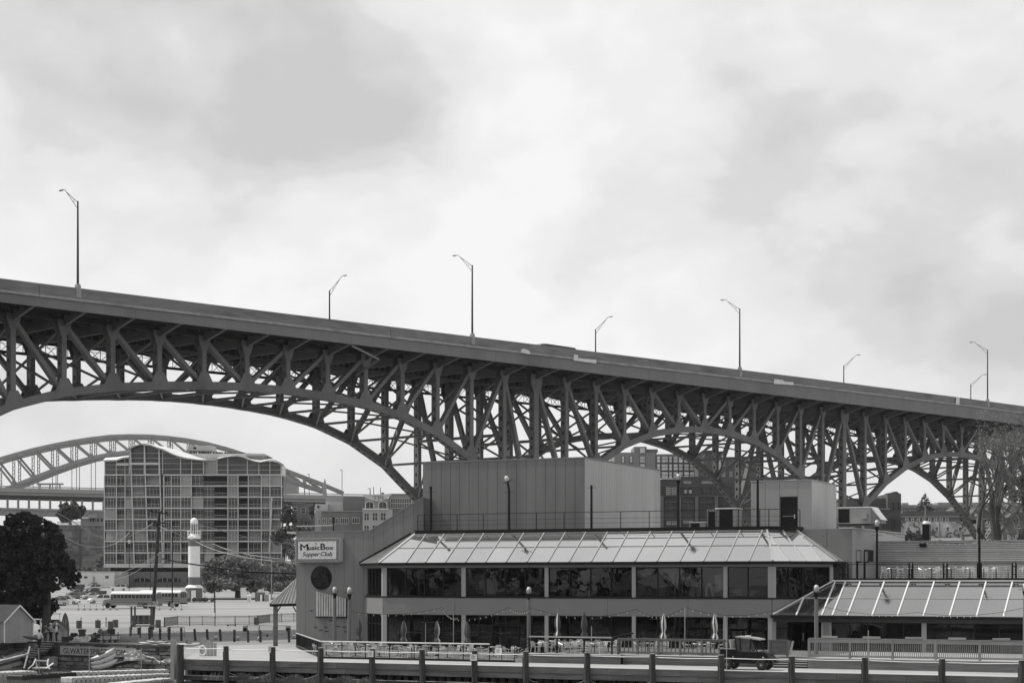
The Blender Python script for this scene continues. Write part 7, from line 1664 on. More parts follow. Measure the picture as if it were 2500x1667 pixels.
# ---------------- apartment block
DA = 550.0
flats = thing('apartment_building', 'glassy apartment block with wavy roofs and pale floor slabs', 'building', P(460, 1385, DA))
YF = [1159, 1186, 1213, 1240, 1267, 1294, 1321, 1349, 1377]
pbox(MB(), 256, 686, 1160, 1384, DA + 2.6, 6).build('core', M_DARKIN, flats)
def lean(x, y): return x + (10*(y - 1083)/300 if 316 <= x <= 390 else 0)
def flatbay(x0, x1, y0, y1, d, n_, tr=(.2, .8), balc=False, tone=None):
    k = d/F; dd = d + (1.9 if balc else .25)
    q = lambda x, y, o: P(lean(x, y) if abs(d - (DA - 1)) < .1 and 316 <= x0 and x1 <= 390 else x, y, d) + Vector((0, o, 0))
    g = MB(); oo = dd - d; g.add([q(x0, y1, oo), q(x1, y1, oo), q(x1, y0, oo), q(x0, y0, oo), q(x0, y1, oo + .1), q(x1, y1, oo + .1), q(x1, y0, oo + .1), q(x0, y0, oo + .1)], [(0, 1, 2, 3), (7, 6, 5, 4), (0, 4, 5, 1), (1, 5, 6, 2), (2, 6, 7, 3), (3, 7, 4, 0)])
    w_ = g.build('window', tone or rnd.choice((M_FARG, M_FARG, M_FARG2)), flats)
    fr = MB(); t_ = .075
    for i in range(1, n_):
        x = x0 + (x1-x0)*i/n_; fr.beam(q(x, y1, oo - .05), q(x, y0, oo - .05), t_, .08, side=(1, 0, 0))
    for v in tr:
        y = y0 + (y1-y0)*v; fr.beam(q(x0, y, oo - .052), q(x1, y, oo - .052), .06, t_, side=(0, 1, 0))
    if fr.v: fr.build('frame', M_FARFR, w_)
    if balc:
        rl_ = MB(); h = 1.05/k
        rl_.beam(q(x0, y1 - h, -.5), q(x1, y1 - h, -.5), .06, .08); 
        for i in range(9): x = x0 + (x1-x0)*i/8; rl_.beam(q(x, y1, -.5), q(x, y1 - h, -.5), .045)
        tag(rl_.build('balcony_rail', M_FARFR, flats), kind='stuff')
M_FARG2 = mat('flat_glass_curtain', 0.25, 0.3, 0.35, 0.25, spec=0.5, per_obj=0.4)
SEC = [(255, 284, DA + .5, 4, 0), (284, 305, DA + .5, 2, 0), (305, 326, DA + .5, 2, 0), (318, 352, DA - 1, 3, 0), (352, 388, DA - 1, 4, 1), (386, 401, DA + 1.5, 1, 0), (400, 418, DA - .5, 3, 0), (418, 441, DA - .5, 3, 0), (441, 467, DA - .5, 3, 0),
       (467, 497, DA + .2, 3, 0), (497, 524, DA + .8, 3, 0), (524, 556, DA + 1.2, 2, 1), (556, 581, DA, 3, 0), (581, 606, DA + .8, 2, 1), (606, 638, DA + .6, 3, 1), (638, 659, DA, 3, 0), (659, 688, DA - .3, 3, 0)]
for si, (x0, x1, d, n_, bl) in enumerate(SEC):
    for fi in range(8):
        y0, y1 = YF[fi] + 1.8, YF[fi+1] - 1.6
        b_ = bl or (rnd.random() < .22 and si not in (5,))
        if si in (3, 4): b_ = (fi + si) % 2 == 0
        flatbay(x0 + .8, x1 - .8, y0, y1, d, n_, (.22, .8) if not b_ else (.12,), bool(b_))
    for fi in range(9):
        y = YF[fi]; o = -.9 if bl else -.25
        sm = MB(); k = d/F
        xa, xb = (x0, x1) if not (3 <= si <= 4) else (lean(x0, y), lean(x1, y)); sm.box(W, (xa-CX)*k, (xb-CX)*k, d + o - .01*(si % 3), d + 2.4, CZ + (HY-y-1.6)*k, CZ + (HY-y+1.6)*k); sm.build('floor_slab', M_FARSLAB, flats)
for px in (254.5, 284, 305, 418, 441, 467, 556, 581, 606, 638, 659, 687):
    d = DA - .6; pbox(MB(), px - .9, px + .9, 1161, 1376, d, .5).build('column', M_FARSLAB, flats)
for px in (318, 352, 387.5): 
    MB().beam(P(lean(px, 1377), 1377, DA - 1.5), P(lean(px, 1100), 1095 if px != 352 else 1085, DA - 1.5), .28, .4, side=(1, 0, 0)).build('leaning_column', M_FARSLAB, flats)
pbox(MB(), 398, 401, 1161, 1376, DA - .8, .5).build('column', M_FARSLAB, flats)
pbox(MB(), 253, 690, 1376.5, 1384.5, DA - 1.4, 6).build('base_slab', M_FARSLAB, flats)
pbox(MB(), 270, 690, 1385, 1396, DA + 3, 18).build('recess', M_DARKIN, flats)
# leaning bay at the right end
for fi in range(2, 7): MB().beam(P(664 - (fi-2)*1.2, YF[fi], DA - 1.2), P(663 - (fi-1)*1.2, YF[fi+1], DA - 1.2), .5, .3).build('leaning_column', M_FARFR, flats)
# top storeys under the curved roofs
def curved(front, back, ybase, d, muls, trs, name_roof='curved_roof', depth=16, xr=None):
    xs = [p[0] for p in front]
    def yf(x):
        for (xa, ya), (xb, yb) in zip(front[:-1], front[1:]):
            if xa <= x <= xb: return ya + (yb-ya)*(x-xa)/(xb-xa)
        return front[-1][1]
    x0, x1 = xr; pts = [(x0, ybase), (x1, ybase)]; n_ = 14
    for i in range(n_ + 1): x = x1 + (x0-x1)*i/n_; pts.append((x, yf(x) + 3))
    ppoly(MB(), pts, d + .6, 9).build('top_wall', M_FARG, flats)
    ms = [x0] + [m for m in muls if x0 < m < x1] + [x1]
    for m in ms: MB().beam(P(m, ybase, d + .4), P(m, yf(m) + 3, d + .4), .25, .2, side=(1, 0, 0)).build('top_mullion', M_FARSLAB, flats)
    for y in trs:
        seg = [x for x in [x0 + (x1-x0)*i/20 for i in range(21)] if yf(x) + 3 < y]
        if len(seg) > 1: MB().beam(P(seg[0], y, d + .45), P(seg[-1], y, d + .45), .14, .12).build('transom', M_FARFR, flats)
    mb = MB(); n_ = len(front); k_ = d/F
    vs = [P(x, y, d - 1.6) for x, y in front] + [P(x, y, d + depth) for x, y in back] + [P(x, y + 2.2, d - 1.6) for x, y in front] + [P(x, y + 2.2, d + depth) for x, y in back]
    fs = []
    for i in range(n_ - 1): fs += [(i, i+1, n_+i+1, n_+i), (2*n_+i, 3*n_+i, 3*n_+i+1, 2*n_+i+1), (i, 2*n_+i, 2*n_+i+1, i+1), (n_+i, n_+i+1, 3*n_+i+1, 3*n_+i)]
    fs += [(0, n_, 3*n_, 2*n_), (n_-1, 3*n_-1, 4*n_-1, 2*n_-1)]
    mb.add(vs, fs); mb.build(name_roof, mat('flat_roof_metal', .62, .5, .05, .3), flats, smooth=False)
    # dark soffit edge
    mb = MB(); 
    for (xa, ya), (xb, yb) in zip(front[:-1], front[1:]): mb.beam(P(xa, ya + 1.2, d - 1.75), P(xb, yb + 1.2, d - 1.75), .2, .32, side=(0, 1, 0))
    mb.build('roof_edge', M_FARWALL, flats)
W1 = [(306, 1101), (318, 1093), (330, 1087), (345, 1083), (358, 1083), (370, 1086), (382, 1091), (398, 1096), (410, 1102), (425, 1109), (441, 1114), (460, 1118), (480, 1121), (505, 1123)]
B1 = [(320, 1098), (330, 1091), (340, 1086), (352, 1083), (366, 1083), (380, 1086), (395, 1089), (412, 1093), (425, 1096), (440, 1100), (455, 1105), (470, 1110), (485, 1116), (505, 1121)]
curved(W1, B1, 1158, DA - .6, (352, 388, 397, 441, 468), (1106, 1118, 1131, 1145), xr=(316, 497))
W2 = [(527, 1120), (540, 1117), (553, 1114), (565, 1112.5), (580, 1112), (595, 1115), (610, 1121), (622, 1125), (635, 1127), (650, 1124), (662, 1122), (672, 1123), (685, 1129), (693, 1134)]
B2 = [(535, 1116), (548, 1114), (558, 1112), (568, 1111.5), (582, 1112), (597, 1115), (612, 1120), (624, 1122), (637, 1123), (651, 1121), (663, 1120), (672, 1122), (682, 1128), (690, 1133)]
curved(W2, B2, 1158, DA, (556, 604, 632, 659, 686), (1134, 1147), xr=(530, 688))
W3 = [(251, 1123), (265, 1122.5), (285, 1122), (292, 1119), (300, 1116.5), (308, 1115), (317, 1115)]
B3 = [(258, 1117), (270, 1116.5), (288, 1115), (295, 1114), (303, 1113), (310, 1112), (318, 1112)]
curved(W3, B3, 1158, DA + .8, (284, 305), (1134, 1146), xr=(256, 316))
pbox(MB(), 497, 530, 1124, 1158, DA + 1, 8).build('top_wall', M_FARG2, flats); pbox(MB(), 495, 530, 1121, 1124, DA + .5, 9).build('roof_edge', M_FARFR, flats)
for x in (503, 512, 521): pbox(MB(), x, x + .7, 1124, 1158, DA + .9, .09).build('top_mullion', M_FARFR, flats)
pbox(MB(), 283, 316, 1130, 1136, DA - .3, 1).build('floor_slab', M_FARSLAB, flats); pbox(MB(), 317, 390, 1129, 1134, DA - 1.6, 1).build('floor_slab', M_FARSLAB, flats)
# penthouse structure behind
pbox(MB(), 463, 645, 1107, 1130, DA + 16, 10).build('penthouse', M_FARSLAB, flats); pbox(MB(), 459, 518, 1087, 1100, DA + 20, 8).build('plant_room', M_FARFR, flats); pbox(MB(), 472, 479, 1091, 1096, DA + 19.9, .09).build('penthouse_window', M_DARKIN, flats)
pbox(MB(), 600, 653, 1111, 1113.5, DA + 14, 12).build('canopy', M_FARWALL, flats)
pg = MB()
for i in range(26): pbox(pg, 463 + i*7, 463 + i*7 + rnd.uniform(3, 6), 1100 + i*.3, 1107 + i*.28, DA + 17, 1.0)
tag(pg.build('roof_garden', M_LEAF, flats), kind='stuff')
# ground floor arches
gar = thing('garage_wall', 'low dark garage wall with shallow arched openings under the flats', 'garage', P(480, 1430, DA - 4))
pbox(MB(), 294, 720, 1395, 1436, DA - 3, 12).build('wall', mat('garage_wall', .13, .9, .12, .3), gar)
for cx_, w2 in ((347, 20), (402, 18), (428, 13), (470, 14), (520, 16), (565, 16), (610, 16), (655, 16)):
    pts = [(cx_ - w2, 1419)] + [(cx_ - w2*math.cos(t*math.pi/8), 1417 - 7*math.sin(t*math.pi/8)) for t in range(9)] + [(cx_ + w2, 1419)]
    ppoly(MB(), pts, DA - 3.2, .15).build('arched_opening', M_DARKIN, gar)
    for o in (-5, 6): pbox(MB(), cx_ + o - .8, cx_ + o + .8, 1411, 1419, DA - 3.4, .15).build('pier', M_FARWALL, gar)
wb = thing('white_building', 'low white flat roofed building behind the parked cars', 'building', P(235, 1430, DA - 20)); D_ = DA - 15
pbox(MB(), 176, 280, 1395, 1430, D_, 10).build('wall', mat('white_render', .6, .8, .06, .3), wb); pbox(MB(), 175, 281, 1393.5, 1395, D_ - .3, 11).build('coping', M_FARWALL, wb); pbox(MB(), 280.1, 296, 1395, 1432, D_ + 1, 10).build('side_wall', M_FARFR, wb)
for x in (205, 257): pbox(MB(), x, x + 8, 1405, 1411, D_ - .15, .13).build('window', M_FARG, wb)
pbox(MB(), 281, 314, 1405, 1429, D_ - .5, 1.0).build('shutter', M_FARWALL, wb)
stp = MB()
for i in range(6): pbox(stp, 213 + i*2.4, 234, 1428 - i*1.6, 1429.5 - i*1.4, D_ - 3, 1.5)
tag(stp.build('stair', M_LEDGE, wb), kind='stuff')
pbox(MB(), 227, 231, 1405, 1422, D_ - .2, .12).build('door', M_FARWALL, wb)
# dark railings along the back of the car park
bf = thing('back_fence', 'thin dark fence at the back of the car park before the flats', 'fence', P(480, 1432, DA - 12))
for a in range(252, 700, 26):
    A0, A1 = P(a, 1432.5, DA - 12), P(a + 26, 1432.5, DA - 12); H = 1.7; A0.z = A1.z = gz(DA - 12); MB().beam(A0, A0 + Z*H, .12).build('post', M_BLACK, bf); MB().beam(A0 + Z*H, A1 + Z*H, .07).build('rail', M_BLACK, bf); pk = MB()
    for i in range(1, 10): p = A0.lerp(A1, i/10); pk.beam(p, p + Z*H, .035)
    tag(pk.build('pickets', M_BLACK, bf), kind='stuff')
# ---------------- stone abutment and things on it
DSW = 600.0; ab = thing('stone_abutment', 'high old ashlar retaining wall left of the flats', 'wall', P(190, 1392, DSW)); kS_ = DSW/F
pbox(MB(), 100, 262, 1283, 1402, DSW + .5, 14).build('backing', M_BRICKM, ab)
M_ASH = mat('ashlar', .20, .95, .25, .5, dirt=.3, per_obj=.3)
y = 1284
while y < 1400:
    h = rnd.uniform(5.5, 7.5); x = 118 + rnd.uniform(-8, 0)
    while x < 254:
        L = rnd.uniform(9, 22); pbox(MB(), x + .25, min(x + L - .25, 257), y + .25, y + h - .25, DSW - rnd.uniform(0, .12), .45).build('stone', M_ASH, ab); x += L
    y += h
pbox(MB(), 100, 257, 1280.5, 1283.5, DSW - .5, 3).build('coping', M_FARWALL, ab); pbox(MB(), 193, 197, 1290, 1400, DSW - .5, .4).build('drain_pipe', M_BRICK, ab)
t = thing('terrace_fence', 'pale picket fence on top of the stone retaining wall', 'fence', P(200, 1281, DSW)); pk = MB()
for i in range(46): pbox(pk, 140 + i*2.5, 140.8 + i*2.5, 1272, 1280.5, DSW - .2, .1)
tag(pk.build('pickets', M_FARWALL, t), kind='stuff'); pbox(MB(), 139, 255, 1274.5, 1275.3, DSW - .08, .09).build('rail', M_FARWALL, t)
def simple_tree(name, label, px, py, cr, d, n, size, m, seed, tr=.4):
    b_ = P(px, py, d); return make_tree(name, label, b_, (py - min(c[1]-c[3] for c in cr))/F*d, blobs_px(cr, d), n, size, m, tr, seed, 6, None, 'tree', (0, 0), .3)
simple_tree('round_tree', 'round dark tree on the stone wall before the far bridge', 172, 1284, [(172, 1252, 30, 24, 0), (155, 1255, 20, 20, 0), (188, 1250, 20, 20, 0), (160, 1238, 14, 12, 0), (183, 1236, 14, 11, 0)], 606, 6500, .85, M_LEAFD2 if 'M_LEAFD2' in globals() else mat('leaf_far', .075, .7, .4, .4), 31)
hb2 = thing('hill_house', 'pale stepped building peeping left of the flats', 'house', P(230, 1275, 612)); pbox(MB(), 236, 256, 1250, 1281, 612, 8).build('wall', M_FARWALL, hb2); pbox(MB(), 197, 235.8, 1264, 1281, 613, 8).build('wall', M_FARWALL, hb2); pbox(MB(), 216, 236, 1256, 1264, 612.5, 7).build('upper_wall', M_FARFR, hb2)
for x in (220, 226, 238, 247): pbox(MB(), x, x + 3, 1265, 1273, 611.8 if x > 236 else 612.8, .1).build('window', M_DARKIN, hb2)
# slopes covered with scrub beside the abutment
sl = MB(); leaves(sl, blobs_px([(90, 1350, 40, 60, 0), (140, 1388, 50, 16, -6), (215, 1392, 40, 8, -4), (245, 1370, 10, 22, -3), (120, 1320, 14, 50, -3), (60, 1300, 60, 30, 2)], 590), 5000, 1.0, random.Random(9)); tag(sl.build('scrub', MATS['leaf_far'], base=P(150, 1390, 590)), 'scrub growing at the foot of the stone retaining wall', 'scrub', kind='stuff')
# ---------------- far arch bridge
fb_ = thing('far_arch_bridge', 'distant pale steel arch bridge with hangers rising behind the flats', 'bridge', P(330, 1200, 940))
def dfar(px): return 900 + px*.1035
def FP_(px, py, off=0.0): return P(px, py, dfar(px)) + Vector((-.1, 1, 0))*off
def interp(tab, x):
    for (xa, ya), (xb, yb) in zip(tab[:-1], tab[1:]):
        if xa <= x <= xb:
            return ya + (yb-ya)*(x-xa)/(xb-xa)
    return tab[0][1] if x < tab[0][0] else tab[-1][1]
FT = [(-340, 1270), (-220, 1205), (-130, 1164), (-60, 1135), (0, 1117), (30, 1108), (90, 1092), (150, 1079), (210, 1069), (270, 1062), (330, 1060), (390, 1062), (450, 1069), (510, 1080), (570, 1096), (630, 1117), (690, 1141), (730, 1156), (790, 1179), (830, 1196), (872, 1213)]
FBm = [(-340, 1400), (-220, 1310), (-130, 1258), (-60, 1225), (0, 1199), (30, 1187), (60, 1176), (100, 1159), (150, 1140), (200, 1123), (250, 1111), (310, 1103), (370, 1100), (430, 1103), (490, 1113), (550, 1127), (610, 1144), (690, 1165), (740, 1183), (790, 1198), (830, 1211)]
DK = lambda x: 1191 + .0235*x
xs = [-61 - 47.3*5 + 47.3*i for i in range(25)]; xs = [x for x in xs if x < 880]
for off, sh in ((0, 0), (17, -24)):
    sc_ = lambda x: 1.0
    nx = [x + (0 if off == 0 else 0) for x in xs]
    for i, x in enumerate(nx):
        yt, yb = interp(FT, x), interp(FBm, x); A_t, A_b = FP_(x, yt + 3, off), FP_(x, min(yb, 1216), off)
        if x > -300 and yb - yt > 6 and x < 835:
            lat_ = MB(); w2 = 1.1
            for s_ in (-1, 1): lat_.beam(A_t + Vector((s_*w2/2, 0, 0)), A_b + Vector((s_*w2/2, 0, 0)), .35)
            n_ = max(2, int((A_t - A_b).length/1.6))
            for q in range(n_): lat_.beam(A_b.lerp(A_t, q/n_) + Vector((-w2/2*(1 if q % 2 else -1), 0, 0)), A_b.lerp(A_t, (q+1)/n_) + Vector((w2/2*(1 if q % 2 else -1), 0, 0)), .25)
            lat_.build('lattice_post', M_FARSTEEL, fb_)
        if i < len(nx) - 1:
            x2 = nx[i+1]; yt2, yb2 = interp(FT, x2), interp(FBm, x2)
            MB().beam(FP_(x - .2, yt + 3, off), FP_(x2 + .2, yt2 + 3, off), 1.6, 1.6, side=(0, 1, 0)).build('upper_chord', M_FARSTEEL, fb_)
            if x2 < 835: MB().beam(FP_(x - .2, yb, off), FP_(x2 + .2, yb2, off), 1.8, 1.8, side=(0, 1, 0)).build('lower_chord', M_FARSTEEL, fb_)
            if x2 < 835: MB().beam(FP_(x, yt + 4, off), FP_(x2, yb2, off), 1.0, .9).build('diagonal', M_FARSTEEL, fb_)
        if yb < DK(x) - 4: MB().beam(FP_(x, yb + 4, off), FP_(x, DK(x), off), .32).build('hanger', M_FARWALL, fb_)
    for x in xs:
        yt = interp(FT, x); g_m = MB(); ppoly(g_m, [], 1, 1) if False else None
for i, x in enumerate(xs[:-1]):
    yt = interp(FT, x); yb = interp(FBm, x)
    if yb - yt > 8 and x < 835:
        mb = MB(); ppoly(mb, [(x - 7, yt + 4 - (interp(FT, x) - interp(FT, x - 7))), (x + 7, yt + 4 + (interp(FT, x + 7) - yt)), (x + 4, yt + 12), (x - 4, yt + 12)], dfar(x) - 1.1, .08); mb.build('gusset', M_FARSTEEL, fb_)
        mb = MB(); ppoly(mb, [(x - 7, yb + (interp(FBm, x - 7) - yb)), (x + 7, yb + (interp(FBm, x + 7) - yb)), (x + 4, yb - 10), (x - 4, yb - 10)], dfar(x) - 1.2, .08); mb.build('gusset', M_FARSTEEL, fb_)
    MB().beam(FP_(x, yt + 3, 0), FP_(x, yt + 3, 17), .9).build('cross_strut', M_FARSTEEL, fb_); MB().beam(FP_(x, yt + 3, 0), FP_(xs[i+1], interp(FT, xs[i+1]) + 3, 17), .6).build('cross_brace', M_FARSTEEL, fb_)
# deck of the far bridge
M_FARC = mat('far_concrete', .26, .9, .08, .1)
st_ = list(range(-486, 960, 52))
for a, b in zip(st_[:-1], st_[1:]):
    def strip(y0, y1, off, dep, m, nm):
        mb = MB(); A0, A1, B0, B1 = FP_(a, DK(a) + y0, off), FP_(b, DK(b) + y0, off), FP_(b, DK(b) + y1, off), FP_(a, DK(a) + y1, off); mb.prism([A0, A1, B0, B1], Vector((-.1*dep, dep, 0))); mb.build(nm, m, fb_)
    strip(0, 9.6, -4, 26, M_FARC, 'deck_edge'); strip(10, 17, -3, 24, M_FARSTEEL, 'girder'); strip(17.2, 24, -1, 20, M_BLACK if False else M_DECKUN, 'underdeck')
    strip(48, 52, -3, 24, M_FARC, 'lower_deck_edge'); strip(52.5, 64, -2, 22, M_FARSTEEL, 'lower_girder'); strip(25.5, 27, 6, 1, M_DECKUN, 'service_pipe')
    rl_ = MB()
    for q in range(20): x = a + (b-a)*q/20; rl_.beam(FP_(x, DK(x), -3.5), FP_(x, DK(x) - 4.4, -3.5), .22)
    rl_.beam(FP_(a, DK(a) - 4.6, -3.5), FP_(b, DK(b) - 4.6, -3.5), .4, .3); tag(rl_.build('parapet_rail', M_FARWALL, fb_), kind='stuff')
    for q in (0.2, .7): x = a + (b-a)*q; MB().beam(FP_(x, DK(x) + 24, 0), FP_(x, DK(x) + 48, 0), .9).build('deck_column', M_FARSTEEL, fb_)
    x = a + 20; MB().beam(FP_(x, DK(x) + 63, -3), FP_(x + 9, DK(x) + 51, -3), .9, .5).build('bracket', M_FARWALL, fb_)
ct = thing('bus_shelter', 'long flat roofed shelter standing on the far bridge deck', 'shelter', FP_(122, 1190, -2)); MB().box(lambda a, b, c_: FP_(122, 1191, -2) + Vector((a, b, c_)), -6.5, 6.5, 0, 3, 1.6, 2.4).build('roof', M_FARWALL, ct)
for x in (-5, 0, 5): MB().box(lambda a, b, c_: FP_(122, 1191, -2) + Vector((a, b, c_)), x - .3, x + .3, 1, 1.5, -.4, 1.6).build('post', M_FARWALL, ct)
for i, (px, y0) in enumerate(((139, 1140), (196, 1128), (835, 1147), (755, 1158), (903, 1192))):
    tp = thing('far_lamp_post', 'thin lamp post on the far bridge deck, ' + ('leftmost', 'second from the left', 'tall one right of the arch end', 'one with two lamps at the arch end', 'rightmost')[i], 'lamp post', FP_(px, DK(px), -3)); MB().beam(FP_(px, DK(px), -3), FP_(px, y0, -3), .35).build('pole', M_FARWALL, tp); MB().beam(FP_(px, y0, -3), FP_(px - 5, y0 + 1, -3), .35).build('arm', M_FARWALL, tp)
dm = MB(); ppoly(dm, [(787, 1212), (790, 1180), (792.5, 1168), (795, 1180), (797, 1212)], 960, 3); tag(dm.build('far_spire', M_FARWALL, base=P(792, 1212, 960)), 'small pointed tower behind the end of the far arch', 'tower')
fbx = thing('far_tower_block', 'pale block seen through the far arch right of the flats', 'building', P(705, 1200, 1050)); pbox(MB(), 688, 724, 1166, 1203, 1050, 12).build('wall', M_FARWALL, fbx); pbox(MB(), 700, 712, 1158, 1166, 1050, 8).build('upper_wall', M_FARWALL, fbx)
# ---------------- buildings between the flats and the restaurant
def building(name, label, cat, px, py, d, walls, wins, extras=(), frame_m=None, glass=None):
    t = thing(name, label, cat, P(px, py, d)); walls = list(walls)
    for nm, x0, x1, y0, y1, dz, dep, m in walls: pbox(MB(), x0, x1, y0, y1, d + dz, dep).build(nm, m, t)
    for x0, x1, y0, y1, dz, nx_, ny_ in wins:
        o = pbox(MB(), x0, x1, y0, y1, d + dz - .12, .11).build('window', glass or M_FARG, t); fr = MB(); e_ = .35
        k = (d + dz)/F; t_ = .5
        for xx in [x0 + (x1-x0)*i/nx_ for i in range(nx_ + 1)]: pbox(fr, xx - t_, xx + t_, y0 - t_, y1 + t_, d + dz - .2, .075)
        for yy in [y0 + (y1-y0)*i/ny_ for i in range(ny_ + 1)]: pbox(fr, x0 - t_, x1 + t_, yy - t_, yy + t_, d + dz - .19, .062)
        fr.build('frame', frame_m or M_FARFR, o)
    return t
building('brick_house', 'brick house with curved parapet left of the long brick building', 'house', 735, 1300, 520, [('wall', 713, 757, 1228, 1300, 0, 12, M_BRICKM), ('wing', 757.2, 790, 1262, 1300, 1, 10, M_BRICKM), ('roof_edge', 705, 770, 1296, 1300, -2, 2, M_BRICK)], [(716, 725, 1238, 1252, 0, 1, 2), (735, 746, 1239, 1253, 0, 1, 2), (716, 725, 1264, 1275, 0, 1, 2), (742, 750, 1272, 1282, 0, 1, 1)])
tt_ = thing('brick_parapet', 'curved brick parapet crowning the small brick house', 'parapet', P(729, 1228, 520)); MB().prism([P(709 + i*4, 1228.5 - 4.5*math.sin(i/10*math.pi)**.8, 519.6) for i in range(11)] + [P(749, 1229, 519.6), P(709, 1229, 519.6)], (0, 1.5, 0)).build('curved_top', M_BRICKM, tt_)
MB().prism([P(733 + i*2.4, 1266 - 5*math.sin(i/10*math.pi)**.7, 516) for i in range(11)] + [P(757, 1272, 516), P(733, 1272, 516)], (0, 4, 0)).build('porch_hood', M_BRICK, tt_)
building('white_roof_shed', 'low pale flat roof behind the restaurant wall', 'building', 715, 1300, 470, [('roof', 700, 724, 1297, 1301, 0, 10, M_FARSLAB)], [])
bw = building('brick_building', 'long brick building with white framed windows behind the sloping wall', 'building', 825, 1300, 470,
   [('wall', 786, 886, 1248, 1312, 0, 14, M_BRICKM), ('side_wall', 769, 785.8, 1247, 1312, .6, 12, M_FARWALL), ('upper_block', 769, 800, 1230, 1246.8, 1, 10, M_FARFR), ('upper_block', 795, 838, 1224, 1247.6, 4, 8, M_FARFR), ('dark_block', 838.3, 888, 1212, 1247.6, 3, 10, M_BRICKM), ('roof_block', 795, 862, 1214, 1223.8, 8, 8, M_FARWALL), ('coping', 786, 887, 1246.4, 1248.2, -.3, .25, M_FARWALL)],
   [(787, 797, 1265, 1278, 0, 2, 1), (803, 813, 1265, 1278, 0, 2, 1), (815, 825, 1264, 1278, 0, 2, 1), (831, 850, 1264, 1278, 0, 4, 1), (860, 877, 1263, 1277, 0, 3, 1), (775, 782, 1266, 1278, .6, 2, 1), (803, 825, 1297, 1306, 0, 4, 1), (832, 852, 1297, 1306, 0, 4, 1), (861, 878, 1296, 1306, 0, 3, 1), (773, 781, 1233, 1241, 1, 1, 1)], frame_m=M_FARSLAB)
tpi = building('sign_topped_building', 'pale building topped by a hanging curve lettered TPI', 'building', 930, 1300, 465,
   [('wall', 885.5, 958, 1243, 1312, 0, 14, mat('tpi_wall', .36, .8, .06, .3)), ('brick_wing', 958.3, 1040, 1243, 1312, 1, 12, M_BRICKM), ('ledge', 885, 948, 1241, 1243, -.6, 8, M_WHITE), ('pavilion', 891, 948, 1216, 1240.8, 1, 8, M_FARWALL), ('right_pavilion', 948.5, 1020, 1206, 1242.8, 2, 8, M_FARWALL), ('roof_edge', 950, 1010, 1204.5, 1206, 1.5, 9, M_FARWALL), ('vent', 931, 937, 1202, 1207, 2, 1, M_POLE)],
   [(889, 901, 1252, 1270, 0, 2, 2), (909, 922, 1251.5, 1270, 0, 2, 2), (929, 942, 1251.5, 1270, 0, 2, 2), (889, 901, 1282, 1299, 0, 2, 2), (909, 922, 1281, 1298, 0, 2, 2), (954, 1004, 1216, 1240, 2, 9, 2)], frame_m=M_FARSLAB)
for cx_ in (902.5, 934.5):
    pts = [(cx_ - 10, 1240)] + [(cx_ - 10*math.cos(t*math.pi/10), 1230 - 6.5*math.sin(t*math.pi/10)) for t in range(11)] + [(cx_ + 10, 1240)]
    ppoly(MB(), pts, 465.75, .2).build('arched_window', M_FARG, tpi)
    am = MB()
    for (xa, ya), (xb, yb) in zip(pts[:-1], pts[1:]): am.beam(P(xa, ya, 465.6), P(xb, yb, 465.6), .12, .14)
    am.build('arch_frame', M_WHITE, tpi); pbox(MB(), cx_ - .4, cx_ + .4, 1224, 1240, 465.55, .1).build('mullion', M_FARFR, tpi)
cv = [(884, 1208)] + [(884 + 73*i/12, 1208 + 14.5*math.sin(math.pi*i/12)) for i in range(1, 12)] + [(957, 1205), (920, 1206)]
ppoly(MB(), cv, 464.2, .6).build('curved_fascia', mat('tpi_fascia', .5, .7, .05, .3), tpi)
mb, w0 = text_mb('TPI', 12*465/F*.92, lambda a, b, c_: (a, b, c_), .02, .02); k_ = 27*465/F/w0; base_ = P(909, 1220, 464.1); mb.v = [base_ + Vector((v.x*k_, -.05 - v.z, v.y)) for v in mb.v]; mb.build('lettering', M_FARWALL, tpi)
for px, y0 in ((912, 1188), (929, 1189), (904, 1193)): MB().beam(P(px, 1207, 466), P(px, y0, 466), .16).build('mast', M_POLE, tpi)
simple_tree('dark_tree', 'dark tree between the flats and the brick house', 702, 1282, [(702, 1252, 18, 22, 0), (712, 1262, 14, 16, 0), (694, 1266, 12, 16, 0), (698, 1240, 10, 10, 0)], 515, 3600, .8, MATS['leaf_far'], 33)
simple_tree('small_dark_tree', 'small dark tree right of the brick house', 762, 1264, [(762, 1248, 7, 14, 0), (764, 1240, 6, 8, 0)], 500, 900, .6, MATS['leaf_far'], 34)
sc2 = MB(); leaves(sc2, blobs_px([(725, 1290, 40, 7, 0), (700, 1300, 30, 14, 0), (680, 1310, 20, 20, 3)], 500), 2500, .8, random.Random(3)); tag(sc2.build('hedge_mass', MATS['leaf_far'], base=P(720, 1300, 500)), 'dark hedge mass behind the restaurant wall', 'hedge', kind='stuff')
tL = thing('roof_street_lamp', 'T shaped black lamp post behind the restaurant wall before the brick building', 'lamp post', P(814, 1300, 170)); MB().beam(P(814, 1302, 170), P(814, 1265, 170), .11).build('pole', M_BLACK, tL); MB().beam(P(811, 1264, 170), P(818, 1264, 170), .2, .12).build('head', M_BLACK, tL); MB().beam(P(724, 1284, 172), P(813, 1282, 170), .05).build('pale_arm', M_WHITE, tL)
